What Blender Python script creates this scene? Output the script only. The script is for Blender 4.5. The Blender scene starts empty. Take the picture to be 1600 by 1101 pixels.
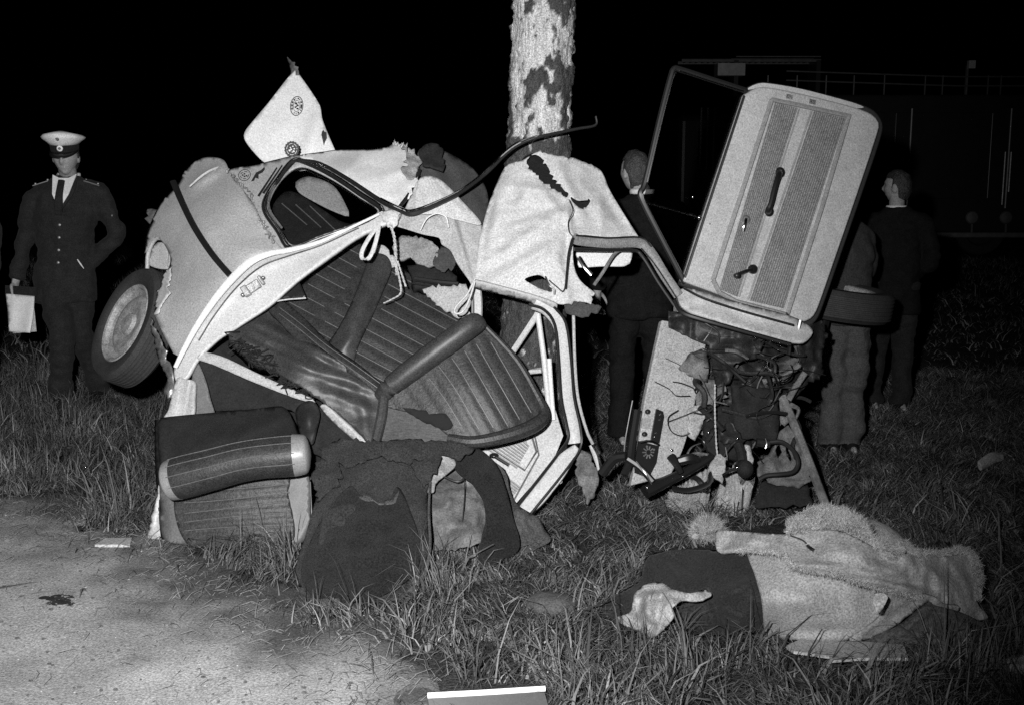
import bpy, math, random
import numpy as np
from mathutils import Vector, Matrix, noise as mnoise
from mathutils.geometry import delaunay_2d_cdt

random.seed(7)
rng = np.random.default_rng(11)
S = bpy.context.scene
COL = S.collection

# ------------------------------------------------------------------ camera, sky, flash
F, CX, CY = 1780.0, 800.0, 550.5
PITCH = math.radians(9.2)
CAMZ = 1.6
cam_d = bpy.data.cameras.new('camera')
cam_d.sensor_width = 36.0
cam_d.lens = 36.0 * F / 1600.0
cam_d.clip_start, cam_d.clip_end = 0.05, 600
cam = bpy.data.objects.new('camera', cam_d)
cam.location = (0, 0, CAMZ)
cam.rotation_euler = (math.radians(90) - PITCH, 0, 0)
COL.objects.link(cam)
S.camera = cam

w = bpy.data.worlds.new('World')
S.world = w
w.use_nodes = True
bg = w.node_tree.nodes['Background']
sky = w.node_tree.nodes.new('ShaderNodeTexSky')
sky.sky_type = 'NISHITA'
sky.sun_disc = False
sky.sun_elevation = math.radians(-9.0)      # night
sky.sun_rotation = math.radians(200)
hs = w.node_tree.nodes.new('ShaderNodeHueSaturation')
hs.inputs['Saturation'].default_value = 0.0
w.node_tree.links.new(sky.outputs[0], hs.inputs['Color'])
w.node_tree.links.new(hs.outputs[0], bg.inputs[0])
bg.inputs[1].default_value = 0.02

fl = bpy.data.lights.new('camera_flash', 'SPOT')  # the press photographer's flash gun
fl.energy = 1850
fl.spot_size = math.radians(86)
fl.spot_blend = 1.0
fl.shadow_soft_size = 0.035
flo = bpy.data.objects.new('camera_flash', fl)
flo.location = (-0.24, 0.02, CAMZ + 0.22)
flo.rotation_euler = (math.radians(90) - PITCH, 0, math.radians(11.0))
COL.objects.link(flo)

S.view_settings.view_transform = 'Standard'
S.view_settings.look = 'None'
S.view_settings.exposure = 0.0
S.view_settings.gamma = 1.0
S.view_settings.use_curve_mapping = False
S.cycles.use_denoising = False
S.cycles.max_bounces = 5
S.cycles.diffuse_bounces = 3
S.cycles.transparent_max_bounces = 12

# ------------------------------------------------------------------ geometry helpers
RIGHT = np.array([1.0, 0, 0])
FWD = np.array([0, math.cos(PITCH), -math.sin(PITCH)])
UP = np.array([0, math.sin(PITCH), math.cos(PITCH)])
CAM = np.array([0, 0, CAMZ])


def P(px, py, d):
    px, py, d = np.asarray(px, float), np.asarray(py, float), np.asarray(d, float)
    k = d[..., None]
    return CAM + k * FWD + k * ((px - CX) / F)[..., None] * RIGHT - k * ((py - CY) / F)[..., None] * UP


def gd(py, z=0.0):
    return (CAMZ - z) / (math.sin(PITCH) + (np.asarray(py, float) - CY) / F * math.cos(PITCH))


def G(px, py, z=0.0):
    return P(px, py, gd(py, z))


def proj(p):
    q = np.asarray(p) - CAM
    d = q @ FWD
    return CX + F * (q @ RIGHT) / d, CY - F * (q @ UP) / d, d


def hash3(i, j, k, seed):
    n = (i * 374761393 + j * 668265263 + k * 2147483647 + seed * 144665) & 0xFFFFFFFF
    n = ((n ^ (n >> 13)) * 1274126177) & 0xFFFFFFFF
    return ((n ^ (n >> 16)) & 0xFFFF) / 65535.0


def vnoise(p, scale, seed=0):
    q = np.asarray(p, float) * scale
    i = np.floor(q).astype(np.int64)
    f = q - i
    f = f * f * (3 - 2 * f)
    r = 0
    for a in (0, 1):
        for b in (0, 1):
            for c in (0, 1):
                wgt = (f[..., 0] if a else 1 - f[..., 0]) * (f[..., 1] if b else 1 - f[..., 1]) * (f[..., 2] if c else 1 - f[..., 2])
                r = r + wgt * hash3(i[..., 0] + a, i[..., 1] + b, i[..., 2] + c, seed)
    return r * 2 - 1


def fbm(p, scale, octv=3, seed=0):
    r, a = 0, 1.0
    for o in range(octv):
        r = r + a * vnoise(p, scale * 2 ** o, seed + o * 17)
        a *= 0.5
    return r


def wloc(o):
    v = Vector((0, 0, 0))
    while o is not None:
        v = v + o.location
        o = o.parent
    return v


def empty(name, loc, label, cat, group=None):
    o = bpy.data.objects.new(name, None)
    o.empty_display_size = 0.1
    o.location = Vector([float(c) for c in loc])
    COL.objects.link(o)
    tag(o, label, cat, group)
    return o


def tag(o, label=None, cat=None, group=None, kind=None):
    if label: o['label'] = label
    if cat: o['category'] = cat
    if group: o['group'] = group
    if kind: o['kind'] = kind
    return o


def obj(name, verts, faces, mat, parent=None, smooth=True, sharp=35, base=False):
    verts = np.asarray(verts, float).reshape(-1, 3)
    c = verts.mean(0)
    if base:
        c[2] = verts[:, 2].min()
    me = bpy.data.meshes.new(name)
    me.from_pydata((verts - c).tolist(), [], [list(map(int, f)) for f in faces])
    me.update()
    if smooth:
        me.polygons.foreach_set('use_smooth', [True] * len(me.polygons))
        if sharp < 180:
            me.set_sharp_from_angle(angle=math.radians(sharp))
    me.materials.append(mat)
    o = bpy.data.objects.new(name, me)
    COL.objects.link(o)
    o.location = Vector(c.tolist())
    if parent is not None:
        o.location = o.location - wloc(parent)
        o.parent = parent
    return o


class MB:
    def __init__(s):
        s.v, s.f = [], []

    def add(s, v, f):
        b = sum(len(x) for x in s.v)
        s.v.append(np.asarray(v, float).reshape(-1, 3))
        s.f += [[i + b for i in q] for q in f]
        return s

    def build(s, name, mat, parent=None, **k):
        return obj(name, np.concatenate(s.v), s.f, mat, parent, **k)

    def tube(s, pts, r, seg=8, ref=None, sm=4, closed=False, cap=True):
        s.add(*tube(pts, r, seg, ref, sm, closed, cap))
        return s

    def box(s, c, size, ax=None):
        s.add(*box(c, size, ax))
        return s

    def lathe(s, o, axis, prof, seg=32, cap=True):
        s.add(*lathe(o, axis, prof, seg, cap))
        return s

    def ell(s, c, r, ax=None, nu=16, nv=12):
        s.add(*ell(c, r, ax, nu, nv))
        return s


def crom(pts, n, closed=False):
    p = np.asarray(pts, float)
    m = len(p)
    out = []
    rngi = range(m if closed else m - 1)
    for i in rngi:
        if closed:
            a, b, c, d = p[(i - 1) % m], p[i], p[(i + 1) % m], p[(i + 2) % m]
        else:
            b, c = p[i], p[i + 1]
            a = p[i - 1] if i > 0 else 2 * b - c
            d = p[i + 2] if i + 2 < m else 2 * c - b
        for k in range(n):
            t = k / n
            out.append(0.5 * ((2 * b) + (c - a) * t + (2 * a - 5 * b + 4 * c - d) * t * t + (3 * b - a - 3 * c + d) * t ** 3))
    if not closed:
        out.append(p[-1])
    return np.array(out)


def unit(v):
    v = np.asarray(v, float)
    return v / max(1e-9, np.linalg.norm(v))


def tube(pts, r, seg=8, ref=None, sm=4, closed=False, cap=True):
    """r: scalar, list of scalars or list of (ra, rb); ref: direction of ra."""
    pts = np.asarray(pts, float)
    rr = np.array([(x, x) if np.isscalar(x) else tuple(x) for x in (r if isinstance(r, (list, tuple)) and not (len(r) == 2 and len(pts) != 2 and np.isscalar(r[0])) else [r] * len(pts))], float)
    if len(rr) != len(pts):
        rr = np.array([tuple(r)] * len(pts), float)
    if sm > 1 and len(pts) > 2 or closed:
        c = crom(np.hstack([pts, rr]), max(sm, 1), closed)
        pts, rr = c[:, :3], np.maximum(c[:, 3:], 1e-4)
    n = len(pts)
    tg = np.zeros((n, 3))
    for i in range(n):
        a = pts[(i - 1) % n] if closed or i > 0 else pts[i]
        b = pts[(i + 1) % n] if closed or i < n - 1 else pts[i]
        tg[i] = unit(b - a)
    u = unit(ref) if ref is not None else (unit(np.cross(tg[0], [0, 0, 1])) if abs(tg[0][2]) < 0.9 else np.array([1.0, 0, 0]))
    V, Fc = [], []
    for i in range(n):
        u2 = u - tg[i] * (u @ tg[i])
        if np.linalg.norm(u2) < 1e-3:
            u2 = np.cross(tg[i], [0.3, 0.8, 0.5])
        u2 = unit(u2)
        if ref is None:
            u = u2
        v2 = np.cross(tg[i], u2)
        for k in range(seg):
            a = 2 * math.pi * k / seg
            V.append(pts[i] + u2 * math.cos(a) * rr[i][0] + v2 * math.sin(a) * rr[i][1])
    for i in range(n if closed else n - 1):
        j = (i + 1) % n
        for k in range(seg):
            l = (k + 1) % seg
            Fc.append([i * seg + k, i * seg + l, j * seg + l, j * seg + k])
    if cap and not closed:
        Fc.append(list(range(seg))[::-1])
        Fc.append([(n - 1) * seg + k for k in range(seg)])
    return V, Fc


def box(c, size, ax=None):
    c = np.asarray(c, float)
    ax = np.eye(3) if ax is None else np.asarray(ax, float)
    V = [c + sum(s_ * h * a for s_, h, a in zip((i, j, k), np.asarray(size) / 2, ax)) for i in (-1, 1) for j in (-1, 1) for k in (-1, 1)]
    return V, [[0, 1, 3, 2], [4, 6, 7, 5], [0, 4, 5, 1], [2, 3, 7, 6], [0, 2, 6, 4], [1, 5, 7, 3]]


def frame(axis):
    a = unit(axis)
    h = np.array([0, 0, 1.0]) if abs(a[2]) < 0.9 else np.array([1.0, 0, 0])
    u = unit(np.cross(h, a))
    return u, np.cross(a, u), a


def lathe(o, axis, prof, seg=32, cap=True):
    u, v, a = frame(axis)
    o = np.asarray(o, float)
    V = [o + a * h + (u * math.cos(2 * math.pi * k / seg) + v * math.sin(2 * math.pi * k / seg)) * max(r, 1e-4) for r, h in prof for k in range(seg)]
    Fc = [[i * seg + k, i * seg + (k + 1) % seg, (i + 1) * seg + (k + 1) % seg, (i + 1) * seg + k] for i in range(len(prof) - 1) for k in range(seg)]
    if cap:
        Fc.append(list(range(seg))[::-1])
        Fc.append([(len(prof) - 1) * seg + k for k in range(seg)])
    return V, Fc


def ell(c, r, ax=None, nu=16, nv=12):
    c = np.asarray(c, float)
    ax = np.eye(3) if ax is None else np.asarray(ax, float)
    r = [r] * 3 if np.isscalar(r) else r
    V = []
    for j in range(nv + 1):
        t = math.pi * (j + 0.001) / (nv + 0.002)
        for i in range(nu):
            a = 2 * math.pi * i / nu
            V.append(c + ax[0] * r[0] * math.sin(t) * math.cos(a) + ax[1] * r[1] * math.sin(t) * math.sin(a) + ax[2] * r[2] * math.cos(t))
    Fc = [[j * nu + i, (j + 1) * nu + i, (j + 1) * nu + (i + 1) % nu, j * nu + (i + 1) % nu] for j in range(nv) for i in range(nu)]
    return V, Fc


# ---- sheets: an outline with its own distance, relief and thickness
def outline(pts, step=7.0, jag=3.0, rs=None):
    rs = rs or random.Random(len(pts) * 31 + int(pts[0][0]))
    n = len(pts)
    xy = np.array([p[:2] for p in pts], float)
    fl_ = [p[2] if len(p) > 2 else '' for p in pts]
    out = []
    for i in range(n):
        j = (i + 1) % n
        b, c = xy[i], xy[j]
        L = np.linalg.norm(c - b)
        m = max(1, int(round(L / step)))
        t0 = (c - xy[i - 1]) / 2 if 'c' not in fl_[i] else (c - b)
        t1 = (xy[(j + 1) % n] - b) / 2 if 'c' not in fl_[j] else (c - b)
        t0 = t0 * min(1, L / max(1e-6, np.linalg.norm(t0)))
        t1 = t1 * min(1, L / max(1e-6, np.linalg.norm(t1)))
        nrm = np.array([-(c - b)[1], (c - b)[0]]) / max(L, 1e-6)
        for k in range(m):
            t = k / m
            q = (2 * t ** 3 - 3 * t * t + 1) * b + (t ** 3 - 2 * t * t + t) * t0 + (-2 * t ** 3 + 3 * t * t) * c + (t ** 3 - t * t) * t1
            if 'j' in fl_[i] and k > 0:
                q = q + nrm * jag * (rs.uniform(-.35, .35) if rs.random() < .7 else rs.uniform(-1.5, 1.5)) + (c - b) / max(L, 1e-6) * rs.uniform(-.3, .3) * step
            out.append(q)
    return np.array(out)


def inpoly(x, y, poly):
    x, y = np.asarray(x, float), np.asarray(y, float)
    r = np.zeros(x.shape, bool)
    n = len(poly)
    for i in range(n):
        x0, y0 = poly[i][:2]
        x1, y1 = poly[(i + 1) % n][:2]
        if y0 == y1: continue
        c = ((y0 > y) != (y1 > y)) & (x < (x1 - x0) * (y - y0) / (y1 - y0) + x0)
        r ^= c
    return r


class TPS:
    def __init__(s, ctrl, lam=1e-3):
        c = np.asarray(ctrl, float)
        s.c = c
        n = len(c)
        if n < 3:
            s.k = c[:, 2].mean()
            return
        s.k = None
        A = np.zeros((n + 3, n + 3))
        x = c[:, :2] / 100.0
        A[:n, :n] = s.U(np.linalg.norm(x[:, None] - x[None], axis=2)) + np.eye(n) * lam
        A[:n, n] = 1
        A[:n, n + 1:] = x
        A[n:, :n] = A[:n, n:].T
        A[n:, n:] += np.eye(3) * 1e-9
        s.w = np.linalg.lstsq(A, np.concatenate([c[:, 2], [0, 0, 0]]), rcond=None)[0]

    @staticmethod
    def U(r):
        return np.where(r > 1e-9, r * r * np.log(np.maximum(r, 1e-9)), 0)

    def __call__(s, px, py):
        px, py = np.asarray(px, float), np.asarray(py, float)
        if s.k is not None:
            return np.full(px.shape, s.k)
        q = np.stack([px, py], -1) / 100.0
        x = s.c[:, :2] / 100.0
        U = s.U(np.linalg.norm(q[..., None, :] - x, axis=-1))
        return U @ s.w[:-3] + s.w[-3] + q @ s.w[-2:]


def ridge(x, y, a, b, wd, h):
    a, b = np.array(a, float), np.array(b, float)
    L = b - a
    ln = np.linalg.norm(L)
    t = np.clip(((x - a[0]) * L[0] + (y - a[1]) * L[1]) / ln ** 2, 0, 1)
    dx, dy = x - a[0] - t * L[0], y - a[1] - t * L[1]
    fade = np.sin(np.pi * np.clip(0.12 + 0.76 * t, 0, 1))
    return h * fade * np.exp(-(dx * dx + dy * dy) / (wd * wd))


def ridges(lst):
    def f(x, y):
        r = 0
        for q in lst:
            r = r + ridge(x, y, *q)
        return r
    return f


def sheet(name, pts, ctrl, mat, parent=None, step=8, thick=0.004, amp=0.004, scale=7, relief=None, holes=(), jag=3.0, sharp=180, ground=False, off=-1, crease=0.0, cscale=6, rag=False):
    """pts: outline in photograph pixels; ctrl: (px, py, distance) points the surface passes through."""
    if rag:
        pts = [(p[0], p[1], 'cj') for p in pts]
    ol = outline(pts, step, jag)
    fn = TPS(ctrl)
    lo, hi = ol.min(0), ol.max(0)
    gx = np.arange(lo[0] + step / 2, hi[0], step)
    gy = np.arange(lo[1] + step / 2, hi[1], step * 0.87)
    X, Y = np.meshgrid(gx, gy)
    X = X + (np.arange(len(gy)) % 2)[:, None] * step / 2
    X, Y = X.ravel(), Y.ravel()
    X = X + rng.uniform(-.15, .15, X.shape) * step
    Y = Y + rng.uniform(-.15, .15, Y.shape) * step
    ins = inpoly(X, Y, ol)
    X, Y = X[ins], Y[ins]
    # keep off the border
    dm = np.full(X.shape, 1e9)
    for q in ol:
        dm = np.minimum(dm, (X - q[0]) ** 2 + (Y - q[1]) ** 2)
    kk = dm > (0.45 * step) ** 2
    X, Y = X[kk], Y[kk]
    vs = [Vector(q) for q in ol.tolist()] + [Vector((a, b)) for a, b in zip(X, Y)]
    n = len(ol)
    ed = [(i, (i + 1) % n) for i in range(n)]
    hol = []
    for h in holes:
        hq = outline(h, step * .7, jag)
        b = len(vs)
        vs += [Vector(q) for q in hq.tolist()]
        ed += [(b + i, b + (i + 1) % len(hq)) for i in range(len(hq))]
        hol.append(hq)
    ov, oe, of, *_ = delaunay_2d_cdt(vs, ed, [], 1, 1e-5)
    x = np.array([v[0] for v in ov]); y = np.array([v[1] for v in ov])
    fc = [list(t) for t in of]
    if hol or True:
        cx = np.array([x[t].mean() for t in fc]); cy = np.array([y[t].mean() for t in fc])
        keep = inpoly(cx, cy, ol)
        for hq in hol:
            keep &= ~inpoly(cx, cy, hq)
        fc = [t for t, k in zip(fc, keep) if k]
    used = sorted({i for t in fc for i in t})
    mp = {u: i for i, u in enumerate(used)}
    x, y = x[used], y[used]
    fc = [[mp[i] for i in t] for t in fc]
    d = fn(x, y)
    p0 = P(x, y, d)
    if amp:
        d = d - amp * fbm(p0, scale, 3, int(abs(pts[0][0])) % 97)
    if crease:
        sd_ = int(abs(pts[0][0] + pts[0][1])) % 89
        d = d - crease * (1 - 3.0 * np.abs(vnoise(p0, cscale, sd_))) - crease * .5 * (1 - 3.0 * np.abs(vnoise(p0, cscale * 2.1, sd_ + 3)))
    if relief is not None:
        d = d - relief(x, y)
    p = P(x, y, d)
    if ground:
        p[:, 2] = np.maximum(p[:, 2], 0.006)
    # face the camera
    a, b, c = p[fc[0][0]], p[fc[0][1]], p[fc[0][2]]
    if np.dot(np.cross(b - a, c - a), CAM - a) < 0:
        fc = [t[::-1] for t in fc]
    o = obj(name, p, fc, mat, parent, sharp=sharp)
    if thick:
        m = o.modifiers.new('thickness', 'SOLIDIFY')
        m.thickness = thick
        m.offset = off
    o_fn = (lambda px, py: fn(px, py) - (relief(np.asarray(px, float), np.asarray(py, float)) if relief is not None else 0))
    return o, o_fn


class Plane:
    def __init__(s, a, b, c):
        s.a, bb, cc = P(*a), P(*b), P(*c)
        s.n = unit(np.cross(bb - s.a, cc - s.a))
        if s.n @ (CAM - s.a) < 0:
            s.n = -s.n

    def at(s, px, py, off=0.0):
        r = P(px, py, 1.0) - CAM
        o = s.a + s.n * off
        t = ((o - CAM) @ s.n) / (r @ s.n)
        return CAM + r * t

    def plate(s, pts, t, off=0.0, step=12):
        q = outline(pts, step, 2.5)
        fr = np.array([s.at(x, y, off) for x, y in q])
        bk = fr - s.n * t
        n = len(q)
        fc = [list(range(n)), list(range(2 * n - 1, n - 1, -1))]
        for i in range(n):
            j = (i + 1) % n
            fc.append([i, i + n, j + n, j])
        a = fr[0]
        cr = sum(np.cross(fr[i] - a, fr[i + 1] - a) for i in range(1, n - 1))
        if cr @ s.n < 0:
            fc = [f[::-1] for f in fc]
        return np.vstack([fr, bk]), fc


def tpx(pts):
    return [P(*p) for p in pts]


def flat(mb, poly, fn, off, t=0.0015):
    """thin printed or stamped piece lying on a sheet"""
    q = [(a[0], a[1]) for a in poly]
    fr = np.array([P(x, y, float(fn(x, y)) - off) for x, y in q])
    bk = np.array([P(x, y, float(fn(x, y)) - off + t) for x, y in q])
    n = len(q)
    fc = [list(range(n)), list(range(2 * n - 1, n - 1, -1))] + [[i, i + n, (i + 1) % n + n, (i + 1) % n] for i in range(n)]
    mb.add(np.vstack([fr, bk]), fc)


def bevel(o, wd=0.004, seg=2):
    m = o.modifiers.new('bevel', 'BEVEL')
    m.width = wd
    m.segments = seg
    m.limit_method = 'ANGLE'
    m.angle_limit = math.radians(40)
    return o


# ------------------------------------------------------------------ materials (black and white film: greys only)
def mat(name, v, rough=0.6, metal=0.0, spec=0.5, mott=(6, 0.25), speck=(420, 0.25), bump=None, sheen=0.0, coat=0.0, attr=None, v2=None, stretch=None):
    m = bpy.data.materials.new(name)
    m.use_nodes = True
    nt = m.node_tree
    N, L = nt.nodes, nt.links
    b = N['Principled BSDF']
    b.inputs['Roughness'].default_value = rough
    b.inputs['Metallic'].default_value = metal
    b.inputs['Specular IOR Level'].default_value = spec
    if sheen:
        b.inputs['Sheen Weight'].default_value = sheen
        b.inputs['Sheen Roughness'].default_value = 0.5
    if coat:
        b.inputs['Coat Weight'].default_value = coat
        b.inputs['Coat Roughness'].default_value = 0.12
    tc = N.new('ShaderNodeTexCoord')
    src = tc.outputs['Object']
    if stretch:
        mp = N.new('ShaderNodeMapping')
        mp.inputs['Scale'].default_value = stretch
        L.new(src, mp.inputs['Vector'])
        src = mp.outputs[0]

    def nz(scale, detail):
        t = N.new('ShaderNodeTexNoise')
        t.inputs['Scale'].default_value = scale
        t.inputs['Detail'].default_value = detail
        t.inputs['Roughness'].default_value = 0.65
        L.new(src if scale < 100 else tc.outputs['Object'], t.inputs['Vector'])
        return t.outputs['Fac']

    def mth(op, a, c):
        t = N.new('ShaderNodeMath')
        t.operation = op
        for i, q in enumerate((a, c)):
            if isinstance(q, (int, float)):
                t.inputs[i].default_value = q
            else:
                L.new(q, t.inputs[i])
        return t.outputs[0]
    val = v
    if attr:
        at = N.new('ShaderNodeAttribute')
        at.attribute_name = attr
        mx = mth('MULTIPLY', at.outputs['Fac'], (v2 - v))
        val = mth('ADD', mx, v)
    f = None
    for (sc, am), det in ((mott, 4), (speck, 2)):
        if am:
            q = mth('ADD', mth('MULTIPLY', mth('SUBTRACT', nz(min(sc, 150) if det == 2 else sc, det), 0.5), am * (5.5 if det == 2 else 3.2)), 1.0)
            f = q if f is None else mth('MULTIPLY', f, q)
    if f is not None:
        val = mth('MULTIPLY', f, val)
    if isinstance(val, (int, float)):
        b.inputs['Base Color'].default_value = (val, val, val, 1)
    else:
        cl = mth('MAXIMUM', mth('MINIMUM', val, 0.9), 0.002)
        cc = N.new('ShaderNodeCombineColor')
        for i in range(3):
            L.new(cl, cc.inputs[i])
        L.new(cc.outputs[0], b.inputs['Base Color'])
    if bump:
        bp = N.new('ShaderNodeBump')
        bp.inputs['Strength'].default_value = bump[1]
        bp.inputs['Distance'].default_value = bump[2]
        L.new(nz(bump[0], 5), bp.inputs['Height'])
        L.new(bp.outputs[0], b.inputs['Normal'])
    return m


M = {}
M['fender'] = mat('grey_car_paint', 0.37, 0.55, mott=(5, .08), speck=(330, .28), spec=.25)  # darker grey than the pale body panels
M['paint'] = mat('pale_car_paint', 0.49, 0.45, mott=(7, .10), speck=(330, .22), spec=.3)
M['roof'] = mat('white_roof_paint', 0.68, 0.5, mott=(6, .08), speck=(330, .22), spec=.3)
M['doorpaint'] = mat('door_inner_paint', 0.44, 0.5, mott=(9, .2), speck=(330, .28), spec=.3)
M['doortrim'] = mat('door_trim_vinyl', 0.27, 0.5, mott=(9, .16), speck=(330, .3), spec=.3)
M['ribbed'] = mat('ribbed_door_vinyl', 0.24, 0.55, mott=(14, .2), speck=(330, .45), spec=.3)
M['edge'] = mat('dark_door_edge', 0.035, 0.5, mott=(9, .2), speck=(330, .2), spec=.3)
M['liner'] = mat('pale_headliner_cloth', 0.47, 0.85, mott=(9, .12), speck=(360, .3), bump=(38, .55, .006), spec=.15)
M['liner2'] = mat('grey_headliner_cloth', 0.36, 0.85, mott=(9, .16), speck=(360, .3), bump=(60, .25, .004), spec=.15)
M['felt'] = mat('dark_felt', 0.055, 0.9, mott=(12, .25), speck=(360, .3), spec=.1, bump=(90, .3, .004))
M['padding'] = mat('grey_padding', 0.25, 0.9, mott=(12, .25), speck=(360, .35), spec=.1, bump=(60, .5, .01))
M['vinyl'] = mat('dark_seat_vinyl', 0.030, 0.45, mott=(16, .4), speck=(300, .5), spec=.34, bump=(70, .55, .004))
M['vinyl2'] = mat('satin_seat_vinyl', 0.038, 0.46, mott=(14, .4), speck=(300, .4), spec=.42, bump=(60, .35, .003))
M['vinylside'] = mat('seat_side_vinyl', 0.10, 0.5, mott=(8, .15), speck=(300, .25), spec=.5, bump=(120, .15, .002))
M['vinylend'] = mat('highlit_shiny_vinyl', 0.22, 0.36, mott=(8, .15), speck=(300, .2), spec=.6, bump=(120, .12, .002))  # lighter shiny vinyl, lightened further so its colour carries the end highlight
M['frame2'] = mat('grey_frame_paint', 0.20, 0.55, mott=(16, .35), speck=(300, .35), spec=.25)
M['suit2'] = mat('shaded_suit_cloth', 0.009, 0.9, mott=(18, .35), speck=(260, .4), spec=.08, bump=(14, .5, .02))  # darker copy of the suit cloth, flash falloff put into its colour
M['scorch'] = mat('dirty_black_metal', 0.022, 0.5, mott=(16, .8), speck=(300, .4), spec=.35, bump=(40, .5, .006))
M['vinylback'] = mat('dull_black_vinyl', 0.018, 0.55, mott=(8, .35), speck=(300, .3), spec=.25, bump=(90, .25, .003))
M['piping'] = mat('pale_piping', 0.11, 0.5, mott=(30, .3), speck=(300, .3))  # paler than the vinyl: light caught on raised beads put into colour
M['woodvinyl'] = mat('scuffed_seat_hessian', 0.06, 0.7, mott=(40, .5), speck=(300, .3), stretch=(1, 1, 4), bump=(60, .4, .004))
M['carpet'] = mat('dark_carpet', 0.017, 0.95, mott=(7, .3), speck=(420, .55), spec=.05, sheen=.06, bump=(260, .9, .006))
M['carpetmid'] = mat('worn_carpet', 0.034, 0.95, mott=(5, .5), speck=(420, .6), spec=.05, sheen=.05, bump=(200, .9, .008))
M['carpet2'] = mat('grey_carpet_backing', 0.075, 0.95, mott=(9, .35), speck=(420, .45), spec=.05, bump=(200, .8, .006))
M['under'] = mat('dirty_underseal', 0.12, 0.8, mott=(9, .95), speck=(300, .35), bump=(30, .5, .01))
M['dark'] = mat('dark_underbody', 0.016, 0.8, mott=(9, .4), speck=(300, .3), spec=.2, bump=(30, .5, .01))
M['dark2'] = mat('dark_interior_felt', 0.02, 0.85, mott=(9, .4), speck=(300, .3), spec=.15, bump=(60, .5, .006))
M['black'] = mat('black_plastic', 0.012, 0.3, mott=(9, .2), speck=(300, .0), spec=.5)
M['rubber'] = mat('tyre_rubber', 0.036, 0.75, mott=(14, .3), speck=(300, .3), spec=.25, bump=(120, .3, .003))
M['rim'] = mat('dusty_wheel_steel', 0.26, 0.6, mott=(22, .6), speck=(300, .4), metal=.0, spec=.4)
M['seal'] = mat('black_rubber_seal', 0.014, 0.4, mott=(9, .2), speck=(300, .1), spec=.5)
M['chrome'] = mat('chrome', 0.75, 0.16, metal=1.0, mott=(30, .15), speck=(300, 0))
M['steel'] = mat('scraped_steel', 0.28, 0.4, metal=.6, mott=(25, .5), speck=(300, .3), bump=(40, .4, .004))
M['dash'] = mat('dash_paint', 0.33, 0.5, mott=(9, .18), speck=(330, .4), spec=.3)
M['strap'] = mat('cream_strap', 0.48, 0.7, mott=(30, .2), speck=(300, .25))
M['cord'] = mat('white_cord', 0.42, 0.8, mott=(60, .5), speck=(300, .3))
M['hose'] = mat('black_hose', 0.02, 0.35, mott=(9, .2), speck=(300, .1))
M['wood'] = mat('splintered_wood', 0.36, 0.85, mott=(16, .5), speck=(200, .4), stretch=(3.5, 3.5, .45), spec=.1, bump=(45, .9, .012))
M['trunk'] = mat('tree_bark', 0.56, 0.9, mott=(22, .5), speck=(170, .5), attr='bark', v2=0.07, spec=.1, bump=(55, 1.0, .02), stretch=(1.6, 1.6, .35))
M['dirt'] = mat('sandy_dirt', 0.34, 0.95, mott=(4.5, .34), speck=(130, .45), attr='duff', v2=0.085, spec=.1, bump=(110, .5, .008))
M['soil'] = mat('grass_soil', 0.05, 0.95, mott=(5, .5), speck=(120, .5), spec=.05, bump=(50, .8, .02))
M['grass'] = mat('grass_blades', 0.017, 0.7, mott=(2.5, .35), speck=(120, .15), attr='tone', v2=0.34, spec=.2)
M['uniform'] = mat('dark_uniform_cloth', 0.020, 0.9, mott=(18, .35), speck=(260, .4), spec=.12, sheen=.03, bump=(14, .5, .02))
M['suit'] = mat('dark_suit_cloth', 0.019, 0.9, mott=(18, .35), speck=(260, .4), spec=.1, sheen=.02, bump=(14, .5, .02))
M['coatgrey'] = mat('grey_overcoat_cloth', 0.036, 0.9, mott=(18, .3), speck=(260, .35), spec=.1, stretch=(6, 6, .5))
M['trouser'] = mat('light_grey_trouser_cloth', 0.065, 0.9, mott=(14, .25), speck=(260, .4), spec=.1, bump=(14, .5, .02))
M['skin'] = mat('skin', 0.30, 0.6, mott=(30, .2), speck=(260, .3), spec=.3)
M['hair'] = mat('dark_hair', 0.03, 0.5, mott=(60, .6), speck=(300, .4), bump=(90, .9, .01))
M['hair2'] = mat('brown_hair', 0.045, 0.5, mott=(60, .6), speck=(300, .4), bump=(90, .9, .01))
M['shirt'] = mat('white_shirt_cloth', 0.68, 0.8, mott=(20, .1), speck=(260, .2))
M['capwhite'] = mat('white_cap_cloth', 0.74, 0.75, mott=(16, .12), speck=(300, .3))
M['shoe'] = mat('black_shoe_leather', 0.012, 0.3, mott=(20, .2), speck=(300, .1))
M['paper'] = mat('white_paper', 0.72, 0.8, mott=(14, .08), speck=(300, .2))
M['blanket'] = mat('pale_wool_blanket', 0.36, 0.95, mott=(8, .05), speck=(330, .42), spec=.05, sheen=.05, bump=(120, .4, .004))
M['darkblanket'] = mat('dark_wool_blanket', 0.026, 0.95, mott=(8, .25), speck=(330, .45), spec=.05, sheen=.05, bump=(80, .5, .005))
M['coat'] = mat('suede_sheepskin', 0.33, 0.9, mott=(11, .3), speck=(330, .4), spec=.08, bump=(40, .5, .008))
M['fleece'] = mat('fleece_wool', 0.42, 0.95, mott=(30, .3), speck=(330, .25), spec=.05)
M['rag'] = mat('pale_rag', 0.30, 0.9, mott=(14, .4), speck=(330, .4), spec=.1, bump=(40, .5, .008))
M['stripe'] = mat('dark_patterned_cloth', 0.085, 0.9, mott=(26, .7), speck=(330, .4), spec=.1, stretch=(1, 3, 3), bump=(40, .5, .008))
M['board'] = mat('pale_board', 0.42, 0.8, mott=(14, .25), speck=(330, .4), spec=.15)
M['whiteedge'] = mat('white_plastic_edge', 0.80, 0.5, mott=(20, .05), speck=(330, .1))
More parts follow.
